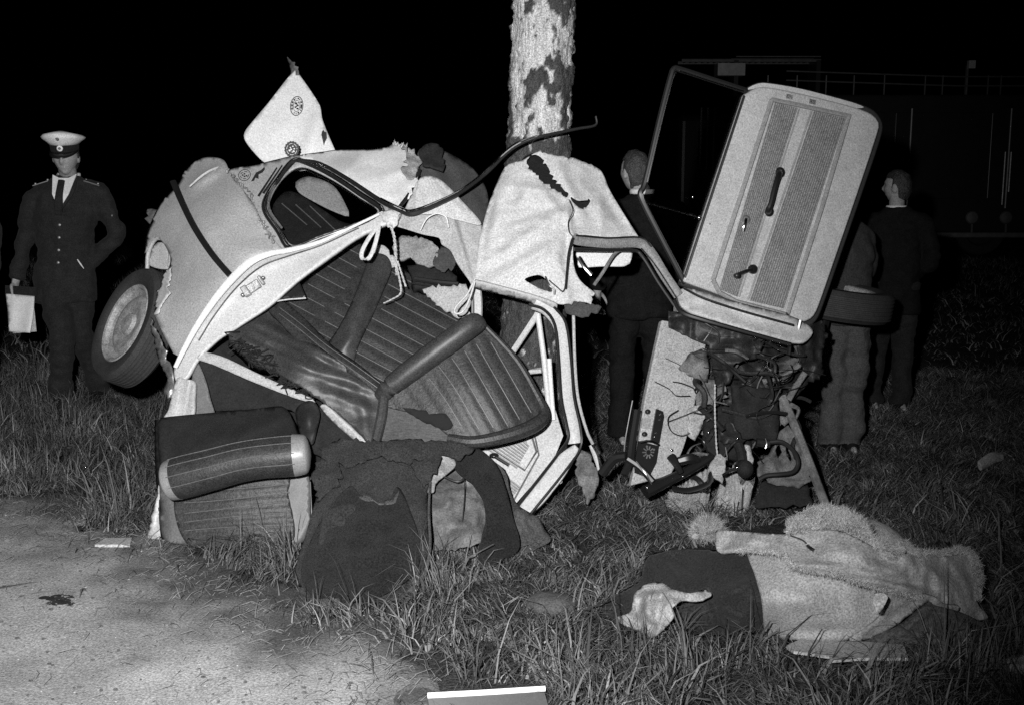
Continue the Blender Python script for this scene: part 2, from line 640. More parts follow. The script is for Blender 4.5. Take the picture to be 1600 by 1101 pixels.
M['engine'] = mat('dark_red_truck_paint', 0.035, 0.3, mott=(4, .2), speck=(40, .1), spec=.35)
M['alu'] = mat('dull_aluminium', 0.30, 0.5, metal=.6, mott=(9, .3), speck=(60, .1))
M['straw'] = mat('dry_straw', 0.17, 0.85, mott=(30, .3), speck=(260, .2))
M['twig'] = mat('dark_twig', 0.03, 0.85, mott=(30, .3), speck=(260, .2))
M['stone'] = mat('grey_stone', 0.075, 0.9, mott=(14, .35), speck=(260, .45), bump=(50, .6, .01))
M['crumb'] = mat('pale_crumbs', 0.42, 0.5, mott=(30, .3), speck=(260, .2))
M['print'] = mat('dark_print', 0.025, 0.6, mott=(30, .2), speck=(260, .2))
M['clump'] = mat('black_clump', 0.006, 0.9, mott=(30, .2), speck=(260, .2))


def glass(name, tint, refl):
    m = bpy.data.materials.new(name)
    m.use_nodes = True
    N, L = m.node_tree.nodes, m.node_tree.links
    N.remove(N['Principled BSDF'])
    tr, gl, mx, fr = N.new('ShaderNodeBsdfTransparent'), N.new('ShaderNodeBsdfGlossy'), N.new('ShaderNodeMixShader'), N.new('ShaderNodeLayerWeight')
    pw, ad = N.new('ShaderNodeMath'), N.new('ShaderNodeMath')
    pw.operation, ad.operation = 'POWER', 'MULTIPLY_ADD'
    tr.inputs[0].default_value = (tint, tint, tint, 1)
    gl.inputs['Roughness'].default_value = refl
    gl.inputs['Color'].default_value = (.8, .8, .8, 1)
    fr.inputs[0].default_value = 0.5
    L.new(fr.outputs['Facing'], pw.inputs[0]); pw.inputs[1].default_value = 4.0
    L.new(pw.outputs[0], ad.inputs[0]); ad.inputs[1].default_value = .8; ad.inputs[2].default_value = .05
    L.new(ad.outputs[0], mx.inputs[0]); L.new(tr.outputs[0], mx.inputs[1]); L.new(gl.outputs[0], mx.inputs[2])
    L.new(mx.outputs[0], N['Material Output'].inputs[0])
    return m


M['glass'] = glass('car_window_glass', .42, .03)
M['glassdusty'] = glass('dusty_window_glass', .8, .2)

# ------------------------------------------------------------------ ground
def ground_z(x, y):
    p = np.stack([x, y, np.zeros_like(x)], -1)
    fade = np.clip((np.hypot(x, y) - 1) / 2, 0, 1)
    return (0.018 * vnoise(p, 1.7, 3) + 0.010 * vnoise(p, 5.0, 5)) * fade


def axis_pts(lo, hi, near0, near1, fine):
    a = list(np.arange(near0, near1 + 1e-6, fine))
    l, st = [near0], fine
    while l[-1] > lo:
        st *= 1.35
        l.append(l[-1] - st)
    r, st = [near1], fine
    while r[-1] < hi:
        st *= 1.35
        r.append(r[-1] + st)
    return np.array(l[1:][::-1] + a + r[1:])


gx_ = axis_pts(-220, 220, -4, 4, 0.06)
gy_ = axis_pts(-60, 320, 2.4, 10, 0.06)
GX, GY = np.meshgrid(gx_, gy_)
GZ = ground_z(GX, GY) - 0.012
n0, n1 = GX.shape
idx = np.arange(n0 * n1).reshape(n0, n1)
qf = np.stack([idx[:-1, :-1], idx[:-1, 1:], idx[1:, 1:], idx[1:, :-1]], -1).reshape(-1, 4)
gobj = obj('ground', np.stack([GX, GY, GZ], -1).reshape(-1, 3), qf, M['soil'], sharp=180)
tag(gobj, kind='structure')

ROADPX = [(-420, 700), (-200, 745), (0, 785), (70, 812), (150, 846), (215, 862), (262, 890), (335, 925), (395, 968), (470, 1000), (560, 1022), (610, 1055), (650, 1105), (700, 1220), (760, 1420)]
rd = np.array([G(a, b)[:2] for a, b in ROADPX])
rd = crom(rd, 14)
rd += np.stack([0.05 * vnoise(np.c_[rd, np.zeros(len(rd))], 4, 2) + .02 * vnoise(np.c_[rd, np.zeros(len(rd))], 15, 8), 0.05 * vnoise(np.c_[rd, np.zeros(len(rd))], 4, 9)], -1)
nr_ = np.stack([-np.gradient(rd[:, 1]), np.gradient(rd[:, 0])], -1); nr_ /= np.linalg.norm(nr_, axis=1)[:, None]
rd_edge = rd.copy()
rd2 = rd + nr_ * (0.24 + .13 * vnoise(np.c_[rd, np.zeros(len(rd))], 3.0, 12) + .11 * vnoise(np.c_[rd, np.zeros(len(rd))], 11, 13))[:, None]
ROADG = np.vstack([rd, [[0.0, 0.5], [-1.5, -2], [-9, -2], [-9, 6.0]]])
ROAD = np.vstack([rd2, [[0.0, 0.5], [-1.5, -2], [-9, -2], [-9, 6.0]]])
# road sheet: fine grid clipped to the outline
xs = np.arange(-9, 1.0, 0.055); ys = np.arange(-2, 7.2, 0.055)
RX, RY = np.meshgrid(xs, ys)
ins = inpoly(RX, RY, ROAD)
pts2 = [Vector(q) for q in ROAD.tolist()] + [Vector((a, b)) for a, b in zip(RX[ins], RY[ins])]
nR = len(ROAD)
ov, oe, of, *_ = delaunay_2d_cdt(pts2, [(i, (i + 1) % nR) for i in range(nR)], [], 1, 1e-5)
vx = np.array([v[0] for v in ov]); vy = np.array([v[1] for v in ov])
bd = np.min(np.hypot(vx[:, None] - rd2[None, :, 0], vy[:, None] - rd2[None, :, 1]), 1)
vz = ground_z(vx, vy) + 0.004 + 0.0 * bd
vz = vz - np.where(bd < 1e-4, 0.02, 0)
robj = obj('dirt_road', np.stack([vx, vy, vz], -1), [list(t) for t in of], M['dirt'], sharp=180)
tag(robj, kind='structure')


def road_dist(x, y):
    dd = np.min(np.hypot(np.asarray(x)[:, None] - rd[None, :, 0], np.asarray(y)[:, None] - rd[None, :, 1]), 1)
    return np.where(inpoly(x, y, ROADG), -dd, dd)


q_ = np.stack([vx, vy, 0 * vx], -1)
duff = np.clip((road_dist(vx, vy) + .34) / .55 + .45 * fbm(q_, 4.0, 3, 61) + .25 * vnoise(q_, 16, 62), 0, 1)
at = robj.data.attributes.new('duff', 'FLOAT', 'POINT')
at.data.foreach_set('value', duff.astype(np.float32))


# ------------------------------------------------------------------ grass
def blades(name, X, Y, L, Wd, lean, tone, material, flatness=None, curl=1.0):
    n = len(X)
    q_ = np.stack([X, Y, 0 * X], -1)
    hd = 5.0 * vnoise(q_, 4.5, 31) + 2.0 * vnoise(q_, 13, 32) + rng.normal(0, .75, n)
    dx, dy = np.cos(hd), np.sin(hd)
    # blade faces turn any way
    fa = rng.uniform(0, 2 * np.pi, n)
    wx, wy = np.cos(fa), np.sin(fa)
    Z0 = ground_z(X, Y) - 0.012
    rows = []
    ts = [0.0, 0.35, 0.7, 1.0]
    for t in ts:
        ang = lean * (t ** curl)
        hx = L * t * np.sin(ang)
        hz = L * t * np.cos(ang * (0.6 + 0.4 * t))
        hz = np.maximum(hz, 0.012 + 0.01 * t)
        wdt = Wd * (1 - t) ** 0.6 * 0.5
        cx, cy, cz = X + dx * hx, Y + dy * hx, Z0 + hz
        if t < 1:
            rows.append(np.stack([cx - wx * wdt, cy - wy * wdt, cz], -1))
            rows.append(np.stack([cx + wx * wdt, cy + wy * wdt, cz], -1))
        else:
            rows.append(np.stack([cx, cy, cz], -1))
    V = np.stack(rows, 1)                      # n,7,3
    base = np.arange(n)[:, None] * 7
    q = np.concatenate([base + np.array([[0, 1, 3, 2]]), base + np.array([[2, 3, 5, 4]])], 1).reshape(-1, 4)
    t3 = base + np.array([[4, 5, 6]])
    nv = n * 7
    me = bpy.data.meshes.new(name)
    me.vertices.add(nv)
    me.vertices.foreach_set('co', V.reshape(-1).astype(np.float32))
    nl = n * 11
    me.loops.add(nl)
    me.loops.foreach_set('vertex_index', np.concatenate([q.ravel(), t3.ravel()]).astype(np.int32))
    me.polygons.add(n * 3)
    st = np.concatenate([np.arange(n * 2) * 4, n * 8 + np.arange(n) * 3])
    me.polygons.foreach_set('loop_start', st.astype(np.int32))
    me.update(calc_edges=True)
    at = me.attributes.new('tone', 'FLOAT', 'POINT')
    at.data.foreach_set('value', np.repeat(tone, 7).astype(np.float32))
    me.materials.append(material)
    o = bpy.data.objects.new(name, me)
    COL.objects.link(o)
    tag(o, kind='stuff')
    return o


CARPET = [(510, 700), (600, 690), (690, 700), (668, 765), (672, 850), (662, 910), (624, 948), (556, 968), (505, 962), (476, 942), (458, 900), (485, 790), (500, 740)]
HEAP = [(940, 950), (1000, 905), (1010, 862), (1170, 850), (1100, 835), (1330, 800), (1410, 865), (1530, 870), (1550, 965), (1580, 1000), (1420, 1026), (1230, 1026), (1195, 990), (1100, 1000), (985, 1000)]
FLAPS = [(670, 745), (740, 690), (860, 840), (800, 875), (740, 870), (672, 860)]
STONEX = [(825, 930), (860, 918), (905, 945), (890, 972), (835, 965)]
PLANKX = [(150, 846), (206, 838), (206, 852), (150, 856)]
BOARD2X = [(1225, 1000), (1420, 1000), (1424, 1050), (1240, 1046)]
BOARDX = [(660, 1082), (855, 1073), (860, 1180), (640, 1180)]


def grass_field(name, npts, y0, y1, lmul, wmul):
    u = rng.random(npts)
    Y = np.sqrt(y0 ** 2 + u * (y1 ** 2 - y0 ** 2))
    X = rng.uniform(-0.56, 0.56, npts) * (Y + 0.6)
    ok = np.ones(npts, bool)
    px, py, d = proj(np.stack([X, Y, np.zeros(npts)], -1))
    for poly in (CARPET, HEAP, FLAPS, PLANKX, BOARDX) + ((BOARD2X,) if lmul < 1.5 else ()):
        ok &= ~inpoly(px, py, poly)
    r = road_dist(X, Y)
    nz_ = vnoise(np.stack([X, Y, 0 * X], -1), 3.0, 4)
    keep = np.clip((r + 0.02 + 0.16 * nz_ + .08 * vnoise(np.stack([X, Y, 0 * X], -1), 9.0, 24)) / 0.40, 0.0, 1)
    keep = np.maximum(keep, np.where((r > -0.5), 0.006, 0.0))
    cl = vnoise(np.stack([X, Y, 0 * X], -1), 6.0, 14) * .5 + vnoise(np.stack([X, Y, 0 * X], -1), 14.0, 15) * .5
    keep *= np.clip(0.66 + 0.95 * cl, 0.08, 1)
    ok &= rng.random(npts) < keep
    X, Y, r, cl = X[ok], Y[ok], r[ok], cl[ok]
    n = len(X)
    px, py, d = proj(np.stack([X, Y, np.zeros(n)], -1))
    # beaten flat by the feet round the wreck, standing on the left and at the front
    patch = vnoise(np.stack([X, Y, 0 * X], -1), 1.9, 71)
    stand = np.clip(1.0 - np.clip((px - 640) / 160, 0, 1) * np.clip((1020 - py) / 80, 0, 1) * 0.6 - .55 * np.clip(patch, 0, 1), 0.15, 1)
    L = (0.07 + 0.15 * rng.random(n) ** 1.5) * lmul * np.clip(0.40 + r * 2.0, 0.35, 1.0) * (0.5 + .5 * stand)
    L *= 0.9 + .45 * cl
    lean = np.abs(rng.normal(0.70, 0.45, n)) + (1 - stand) * rng.uniform(.4, 1.0, n)
    flat_ = rng.random(n) < 0.22 + 0.30 * (1 - stand) + .5 * (r < .02)
    lean = np.where(flat_, rng.uniform(1.15, 1.5, n), lean)
    Wd = rng.uniform(0.0028, 0.0078, n) * wmul * np.where(rng.random(n) < .08, 1.6, 1.0)
    tone = np.clip(.04 + rng.beta(0.85, 3.9, n) + .18 * cl + .35 * flat_ * rng.random(n), 0, 1)
    return blades(name, X, Y, L, Wd, np.minimum(lean, 1.5), tone, M['grass'])


grass_field('grass', 250000, 3.0, 9.0, 1.0, 1.0)
# thatch: last year's blades lying flat under the green
def thatch(name, npts):
    Y = np.sqrt(9 + rng.random(npts) * (72 - 9)); X = rng.uniform(-.56, .56, npts) * (Y + .6)
    r = road_dist(X, Y)
    px, py, d = proj(np.stack([X, Y, 0 * X], -1))
    ok = rng.random(npts) < np.clip((r + .12 + .15 * vnoise(np.stack([X, Y, 0 * X], -1), 5.0, 44)) / .35, 0, 1) * .93 + .07 * (r > -.3)
    for poly in (CARPET, HEAP, BOARDX, PLANKX): ok &= ~inpoly(px, py, poly)
    X, Y = X[ok], Y[ok]; n = len(X)
    blades(name, X, Y, rng.uniform(.05, .17, n), rng.uniform(.002, .005, n), rng.uniform(1.25, 1.5, n), np.clip(rng.beta(1.0, 2.6, n), 0, 1), M['grass'], curl=.5)


thatch('dead_grass', 60000)
grass_field('far_grass', 52000, 8.9, 20.0, 1.25, 1.9)
grass_field('tall_grass', 6500, 3.1, 5.4, 1.6, 1.5)

# straw and pale crumbs scattered on the road and the verge
n = 8000
X = rng.uniform(-2.6, 1.6, n); Y = rng.uniform(3.0, 5.6, n)
rr_ = road_dist(X, Y)
k = (rr_ < 0.15) & (rng.random(n) < np.clip(.03 + .8 * np.exp(-np.abs(rr_) / .16), 0, 1))
mb = MB()
for x, y in zip(X[k], Y[k]):
    a = rng.uniform(0, math.pi); l = rng.uniform(.02, .09); z = float(ground_z(np.array([x]), np.array([y]))[0]) + .008
    mb.tube([(x, y, z), (x + math.cos(a) * l * .5, y + math.sin(a) * l * .5, z + .004 + rng.uniform(0, .01)), (x + math.cos(a + .3) * l, y + math.sin(a + .3) * l, z)], .0013, 3, sm=1)
tag(mb.build('straw', M['straw']), kind='stuff')
mb = MB()
cnt = 0
for i in range(2600):
    x, y = rng.uniform(-2.6, 2.2), rng.uniform(3.0, 6.0)
    r = float(road_dist(np.array([x]), np.array([y]))[0])
    if r > 0.02 and rng.random() > .12: continue
    if rng.random() > .30: continue
    s = rng.uniform(.0010, .0026) * (1.8 if rng.random() < .06 else 1)
    z = float(ground_z(np.array([x]), np.array([y]))[0]) + .004 + s * .5
    mb.ell((x, y, z), (s * rng.uniform(.8, 1.6), s, s * .7), nu=5, nv=3)
tag(mb.build('gravel', M['crumb'], smooth=False), kind='stuff')
mb = MB()
for i in range(1600):
    x, y = rng.uniform(-2.8, 0.6), rng.uniform(3.0, 6.0)
    if float(road_dist(np.array([x]), np.array([y]))[0]) > 0.05: continue
    s = rng.uniform(.002, .007)
    z = float(ground_z(np.array([x]), np.array([y]))[0]) + .003 + s * .4
    mb.ell((x, y, z), (s * rng.uniform(.8, 1.6), s, s * .7), nu=5, nv=3)
tag(mb.build('pebbles', M['stone'], smooth=False), kind='stuff')

# ------------------------------------------------------------------ tree
TD = 5.75
tb = G(826, 762)
tree = empty('tree', (tb[0], tb[1], 0), 'tall tree with peeling pale bark standing behind the wrecked car', 'tree')
nu, nvv = 150, 520
zz = np.linspace(-0.05, 5.2, nvv)
aa = np.linspace(0, 2 * np.pi, nu, endpoint=False)
A, Z = np.meshgrid(aa, zz)
# centre line leans a little to the right
pxc = lambda z: tb[0] + 0.0 + 0.028 * z
pyc = lambda z: tb[1] + 0.01 * z
rad = 0.148 - 0.004 * Z + 0.10 * np.exp(-Z / .16)
cx_, cy_ = pxc(Z), pyc(Z)
base = np.stack([cx_ + rad * np.cos(A), cy_ + rad * np.sin(A), Z], -1)
ppx, ppy, _ = proj(base)
ns = np.stack([np.cos(A) * .15, np.sin(A) * .15, Z], -1)
m1 = fbm(ns * np.array([1.3, 1.3, .9]), 17, 4, 21)
bias = np.full(Z.shape, -0.62)
bias += 0.95 * np.exp(-((ppy - 126 - 10 * np.sin(ppx / 14)) / 30) ** 2)
bias += 0.75 * np.clip((828 - ppx) / 14, -.2, 1) * np.exp(-((ppy - 210) / 46) ** 2)
bias += 0.9 * np.clip((866 - ppx) / -12, 0, 1) * np.clip((ppy - 95) / 20, 0, 1) * .8
bias += 1.3 * np.clip((ppy - 212) / 12, 0, 1)
bias += 0.62 * np.clip((ppx - 842) / 16, 0, 1) * np.clip((75 - ppy) / 30, 0, 1)
bias -= 0.55 * np.exp(-((ppx - 815) / 10) ** 2) * np.exp(-((ppy - 135) / 26) ** 2)
bark = np.clip((m1 * .85 + .35 * fbm(ns * np.array([1.5, 1.5, .8]), 45, 2, 77) + bias) * 6 + .5, 0, 1)
bark = np.clip(bark + .22 * np.clip(fbm(ns * np.array([2, 2, .4]), 28, 3, 55), 0, 1), 0, 1)
tone = bark
rad2 = rad + 0.020 * bark * (0.7 + .5 * fbm(ns, 30, 2, 4)) + 0.007 * fbm(ns * np.array([1, 1, .5]), 16, 3, 8) + .003 * fbm(ns, 70, 2, 9)
V = np.stack([cx_ + rad2 * np.cos(A), cy_ + rad2 * np.sin(A), Z], -1).reshape(-1, 3)
ii = np.arange(nu * nvv).reshape(nvv, nu)
FQ = np.stack([ii[:-1], np.roll(ii[:-1], -1, 1), np.roll(ii[1:], -1, 1), ii[1:]], -1).reshape(-1, 4)
tr_ = obj('trunk', V, FQ, M['trunk'], tree, sharp=180)
at = tr_.data.attributes.new('bark', 'FLOAT', 'POINT')
at.data.foreach_set('value', tone.ravel().astype(np.float32))
# ------------------------------------------------------------------ the wrecked car
cb = G(640, 800)
car = empty('wrecked_car', (cb[0], cb[1], 0), 'crumpled car torn open and wrapped against the tree', 'car')

# --- rear wing
rel = ridges([((300, 292), (345, 264), 7, .035), ((285, 275), (345, 415), 14, .02), ((340, 420), (440, 405), 16, -.022), ((300, 410), (250, 400), 26, .018), ((350, 285), (412, 350), 9, .014), ((372, 330), (330, 300), 18, .012), ((385, 395), (300, 470), 22, .02)])
fender, fend_fn = sheet('rear_wing', [(278, 286), (292, 262), (312, 248), (334, 246), (350, 251), (358, 266, 'j'), (376, 292, 'j'), (398, 322, 'j'), (411, 350, 'j'), (426, 372), (447, 389, 'c'), (388, 404), (340, 462), (300, 520), (284, 556), (271, 552, 'c'), (255, 522), (241, 490, 'cj'), (262, 428, 'cj'), (266, 402), (246, 372), (226, 396, 'c'), (231, 360), (252, 316)],
      [(278, 286, 5.78), (312, 248, 5.82), (350, 251, 5.72), (376, 292, 5.52), (411, 350, 5.36), (447, 389, 5.24), (388, 404, 5.22), (300, 520, 5.16), (271, 552, 5.18), (241, 490, 5.34), (262, 428, 5.46), (226, 396, 5.74), (246, 340, 5.68), (310, 340, 5.46), (330, 420, 5.24), (290, 460, 5.26)],
      M['fender'], car, step=6, thick=.012, amp=.006, scale=5, relief=rel, crease=.003, cscale=5)
# folded crest along its top: its bright edge painted as a paler tube
mb = MB(); mb.tube(tpx([(296, 292, 5.60), (314, 276, 5.63), (330, 266, 5.66), (344, 262, 5.69), (356, 266, 5.68)]), [.004, .006, .006, .006, .004], 6)
mb.build('crease_highlight', M['paint'], car)
mb = MB(); mb.tube(tpx([(270, 283, 5.66), (284, 316, 5.53), (304, 356, 5.36), (331, 397, 5.21), (359, 430, 5.10)]), [(.015, .005)] * 5, 8, ref=RIGHT)
mb.build('trim_strip', M['seal'], car)
mb = MB(); mb.tube(tpx([(230, 420, 5.70), (232, 395, 5.70), (243, 374, 5.67), (258, 376, 5.62), (266, 395, 5.56), (265, 418, 5.52)]), [.010] * 6, 7)
mb.build('wing_lip', M['fender'], car)
sheet('lamp_recess', [(233, 414), (236, 392), (246, 379), (258, 382), (263, 398), (262, 420)], [(240, 400, 5.72), (262, 420, 5.66), (246, 379, 5.74)], M['fender'], car, step=5, thick=.004)
sheet('bumper_scrap', rag=True, pts=[(229, 330), (236, 326), (250, 329), (246, 344), (236, 352), (229, 345)], ctrl=[(229, 330, 5.9), (250, 329, 5.85), (236, 352, 5.85)], mat=M['steel'], parent=car, step=4, thick=.004, amp=.01, scale=30)
sheet('torn_wing_edge', rag=True, pts=[(256, 428), (264, 420), (268, 418), (262, 462), (252, 478), (247, 490), (241, 492), (243, 470)], ctrl=[(256, 428, 5.43), (268, 418, 5.40), (241, 492, 5.30)], mat=M['paint'], parent=car, step=4, thick=.004, amp=.006, scale=30)
# crumbs of broken weld along the seam between wing and pillar
mb = MB()
for i in range(46):
    t = i / 45
    q = crom([(358, 266), (384, 300), (404, 330), (411, 352), (430, 378)], 20)[int(t * 79)]
    c = P(q[0] + rng.uniform(-4, 4), q[1] + rng.uniform(-3, 3), 5.60 - .32 * t - .02)
    mb.ell(c, tuple(rng.uniform(.003, .011, 3)), nu=6, nv=4)
wb = mb.build('weld_scraps', M['steel'], car, smooth=False); wb['kind'] = 'stuff'

# --- rear pillar with air slots and the side window
pil, pil_fn = sheet('rear_pillar', [(358, 266), (395, 259), (430, 250), (470, 243), (500, 256), (545, 284), (596, 318), (614, 330), (600, 346), (560, 352), (500, 376), (447, 390), (426, 372), (411, 350), (398, 322), (376, 292)],
      [(358, 266, 5.64), (430, 250, 5.62), (470, 243, 5.58), (596, 318, 5.30), (600, 346, 5.20), (447, 390, 5.22), (411, 350, 5.34), (430, 320, 5.40)],
      M['fender'], car, step=6, thick=.010, amp=.003, holes=[[(462, 262), (480, 262), (520, 281), (560, 307), (590, 330), (556, 348), (500, 368), (458, 383), (438, 358), (420, 328), (424, 306), (440, 280)]])
mb = MB()
for i in range(5):
    x0 = 404 + i * 7.6; y0 = 306 - i * 4.2
    x1 = 432 + i * 8.2; y1 = 262 - i * 3.6
    if i == 4: x0, y0 = 443, 271
    a = (x0 - 2, y0), (x0 + 1.2, y0 + 2), (x1 + 1.8, y1 + 1), (x1, y1 - .5)
    mb = MB(); flat(mb, a, pil_fn, .0035, .003); mb.build('air_slot', M['clump'], pil, smooth=False)

WIN = [(458, 252), (482, 256), (520, 275), (562, 303), (598, 331), (560, 353), (500, 375), (455, 389), (434, 360), (414, 330), (417, 308), (435, 280)]
win_d = lambda x, y: pil_fn(x, y) - .008
wq = crom(np.array([(a, b, float(win_d(a, b))) for a, b in WIN]), 4, True)
mb = MB(); mb.tube([P(*q) for q in wq], .0135, 8, sm=1, closed=True)
wf = mb.build('side_window_frame', M['seal'], car)
WI = [(462 + (a - 500) * .93 + 36, 316 + (b - 316) * .90 + 3, c - .010) for a, b, c in wq]
mb = MB(); mb.tube([P(*q) for q in wq * np.array([1, 1, 1]) - np.array([0, 3, .012])], .0035, 6, sm=1, closed=True)
mb.build('chrome_bead', M['chrome'], wf)
sheet('side_window_glass', [(a, b) for a, b, c in wq[::3]], [(458, 258, 5.56), (598, 331, 5.28), (455, 386, 5.24), (420, 320, 5.40)], M['glassdusty'], wf, step=12, thick=0, amp=0)
mb = MB(); mb.tube(tpx([(437, 278, 5.53), (422, 304, 5.43), (421, 328, 5.38), (440, 356, 5.31)]), .006, 6)
mb.build('inner_bead', M['steel'], wf)
mb = MB(); mb.tube(tpx([(505, 268, 5.49), (545, 293, 5.40), (588, 324, 5.29)]), .005, 6); mb.build('inner_bead', M['steel'], wf)
# things seen dimly through the window: folded cloth and the far seat edge
sheet('inner_roof_cloth', [(462, 285), (482, 276), (520, 290), (540, 320), (545, 338), (520, 330), (490, 315), (466, 300)], [(462, 285, 5.72), (520, 290, 5.70), (545, 338, 5.6)], M['liner2'], car, step=8, thick=.004, amp=.01)
sheet('parcel_shelf', [(425, 330), (445, 300), (470, 305), (530, 345), (560, 360), (520, 420), (450, 392)], [(425, 330, 5.62), (530, 345, 5.62), (450, 392, 5.5), (560, 360, 5.6)], M['dark2'], car, step=9, thick=.01, amp=.004)
mb = MB()
for i in range(3):
    mb.tube(tpx([(440 + i * 22, 318 + i * 2, 5.58), (480 + i * 22, 352 + i * 4, 5.56)]), .003, 5, sm=1)
mb.build('shelf_ribs', M['piping'], car)

# --- curved door opening frame (rear)
rel = ridges([((585, 345), (455, 402), 6, .012), ((455, 402), (390, 425), 7, .014), ((390, 425), (300, 530), 8, .014)])
post, post_fn = sheet('door_post', [(622, 326), (592, 333), (545, 357), (500, 378), (452, 391), (420, 396), (388, 410), (345, 455), (310, 503), (286, 545), (272, 574), (276, 596), (292, 588), (308, 562), (338, 532), (372, 510), (420, 478), (462, 441), (512, 402), (560, 370), (606, 348), (622, 340)],
      [(622, 326, 5.20), (592, 333, 5.22), (500, 378, 5.19), (420, 396, 5.16), (345, 455, 5.12), (272, 574, 5.08), (292, 588, 5.04), (338, 532, 5.06), (420, 478, 5.08), (512, 402, 5.12), (606, 348, 5.18)],
      M['paint'], car, step=5, thick=.022, amp=.003, scale=9, relief=rel)
mb = MB()
mb.tube(tpx([(598, 332, 5.19), (548, 356, 5.18), (500, 378, 5.16), (452, 391, 5.13), (418, 397, 5.11), (386, 413, 5.09), (345, 456, 5.07), (311, 504, 5.05), (288, 545, 5.04), (274, 574, 5.03)]), [(.006, .006), (.007, .007), (.009, .009), (.013, .012), (.017, .013), (.019, .014), (.017, .014), (.014, .012), (.012, .01), (.010, .01)], 10, ref=RIGHT)
mb.build('post_flange', M['roof'], car)
mb = MB()
mb.tube(tpx([(560, 356, 5.14), (502, 383, 5.12), (450, 400, 5.09), (408, 416, 5.07), (370, 448, 5.06), (335, 492, 5.04), (310, 532, 5.03)]), .0022, 5)
mb.build('post_groove', M['under'], car)
mb = MB()
a = frame(unit(CAM - P(397, 446, 5.08)))
mb.box(P(394, 449, 5.075), (.075, .042, .012), (unit(RIGHT * .84 + UP * .54), unit(UP * .84 - RIGHT * .54), -FWD))
mb.box(P(384, 455, 5.060), (.028, .05, .028), (unit(RIGHT * .84 + UP * .54), unit(UP * .84 - RIGHT * .54), -FWD))
mb.box(P(408, 438, 5.062), (.014, .044, .026), (unit(RIGHT * .84 + UP * .54), unit(UP * .84 - RIGHT * .54), -FWD))
mb.ell(P(379, 461, 5.05), .009); mb.ell(P(411, 434, 5.052), .008)
bevel(mb.build('lock_striker', M['steel'], car, smooth=False), .004)
sheet('post_inner', [(300, 590), (308, 566), (320, 590), (328, 620), (334, 654), (296, 654)], [(300, 590, 5.06), (334, 654, 5.02), (296, 654, 5.02)], M['vinylside'], car, step=5, thick=.01)
sheet('post_lower', [(290, 592), (277, 590), (263, 640), (257, 655), (298, 655), (302, 620), (302, 596)], [(277, 590, 5.03), (302, 596, 5.04), (257, 655, 5.0), (298, 655, 5.0)], M['fender'], car, step=4, thick=.02,
      relief=ridges([((300, 570), (288, 650), 4, -.02), ((310, 575), (302, 650), 4, .012), ((284, 590), (270, 650), 5, .01)]))
sheet('torn_sill', rag=True, pts=[(250, 735), (244, 780), (232, 830), (225, 850), (256, 845), (262, 800), (262, 745)], ctrl=[(250, 735, 4.99), (232, 830, 4.96), (262, 800, 4.97)], mat=M['paint'], parent=car, crease=0.015, cscale=12, step=6, thick=.008, amp=.012, scale=12,
      relief=ridges([((252, 745), (238, 840), 5, .03), ((246, 770), (256, 840), 4, -.03)]))
sheet('torn_bracket', rag=True, pts=[(256, 545), (268, 575), (272, 600), (284, 600), (278, 620), (262, 622), (256, 605), (262, 590), (247, 560), (236, 520), (235, 495), (243, 515)], ctrl=[(256, 545, 5.2), (284, 600, 5.05), (236, 520, 5.3)], mat=M['steel'], parent=car, crease=0.015, cscale=12, step=5, thick=.006, amp=.012, scale=20)

sheet('trim_scrap', [(412, 470, 'c'), (446, 432, 'c'), (462, 428, 'c'), (478, 464, 'c'), (452, 468, 'c')], [(412, 470, 5.15), (462, 428, 5.17), (478, 464, 5.14)], M['black'], car, step=6, thick=.006)
mb = MB(); mb.tube(tpx([(348, 524, 5.07), (424, 472, 5.09), (450, 468, 5.12), (478, 466, 5.125)]), .0035, 6, sm=1)
mb.build('trim_edge', M['paint'], car)

# --- bonnet flap standing up behind, with club badges
flap, flap_fn = sheet('bent_flap', [(462, 109, 'c'), (484, 140), (500, 166), (503, 184), (511, 206), (524, 236, 'c'), (500, 262), (440, 268), (414, 255), (398, 240), (384, 222), (381, 212), (385, 202), (420, 160), (448, 124)],
      [(462, 109, 5.98), (500, 166, 5.92), (524, 236, 5.86), (414, 255, 5.86), (383, 212, 5.88), (450, 190, 5.88)], M['roof'], car, step=6, thick=.006, amp=.006, scale=4,
      relief=ridges([((503, 172), (478, 250), 14, .03)]))
sheet('shaded_flap_tip', rag=True, pts=[(448, 88), (456, 97), (466, 112), (461, 122), (455, 120), (453, 106)], ctrl=[(448, 88, 6.06), (466, 112, 5.95), (455, 120, 6.0)], mat=M['under'], parent=car, step=4, thick=.004)  # shadow on the folded tip is put into its darker colour


def ringpts(cx, cy, rx, ry, n=28, rot=0.0, gear=0.0):
    o = []
    for i in range(n):
        a = 2 * math.pi * i / n
        k = 1 + gear * (1 if i % 2 else -1)
        x, y = rx * k * math.cos(a), ry * k * math.sin(a)
        o.append((cx + x * math.cos(rot) - y * math.sin(rot), cy + x * math.sin(rot) + y * math.cos(rot)))
    return o


def annulus(mb, fn, cx, cy, rx, ry, w_, rot, off, n=30, gap=None):
    o, i_ = ringpts(cx, cy, rx, ry, n, rot), ringpts(cx, cy, rx - w_, ry - w_, n, rot)
    for k in range(n):
        if gap and gap(k): continue
        l = (k + 1) % n
        flat(mb, [o[k], o[l], i_[l], i_[k]], fn, off)


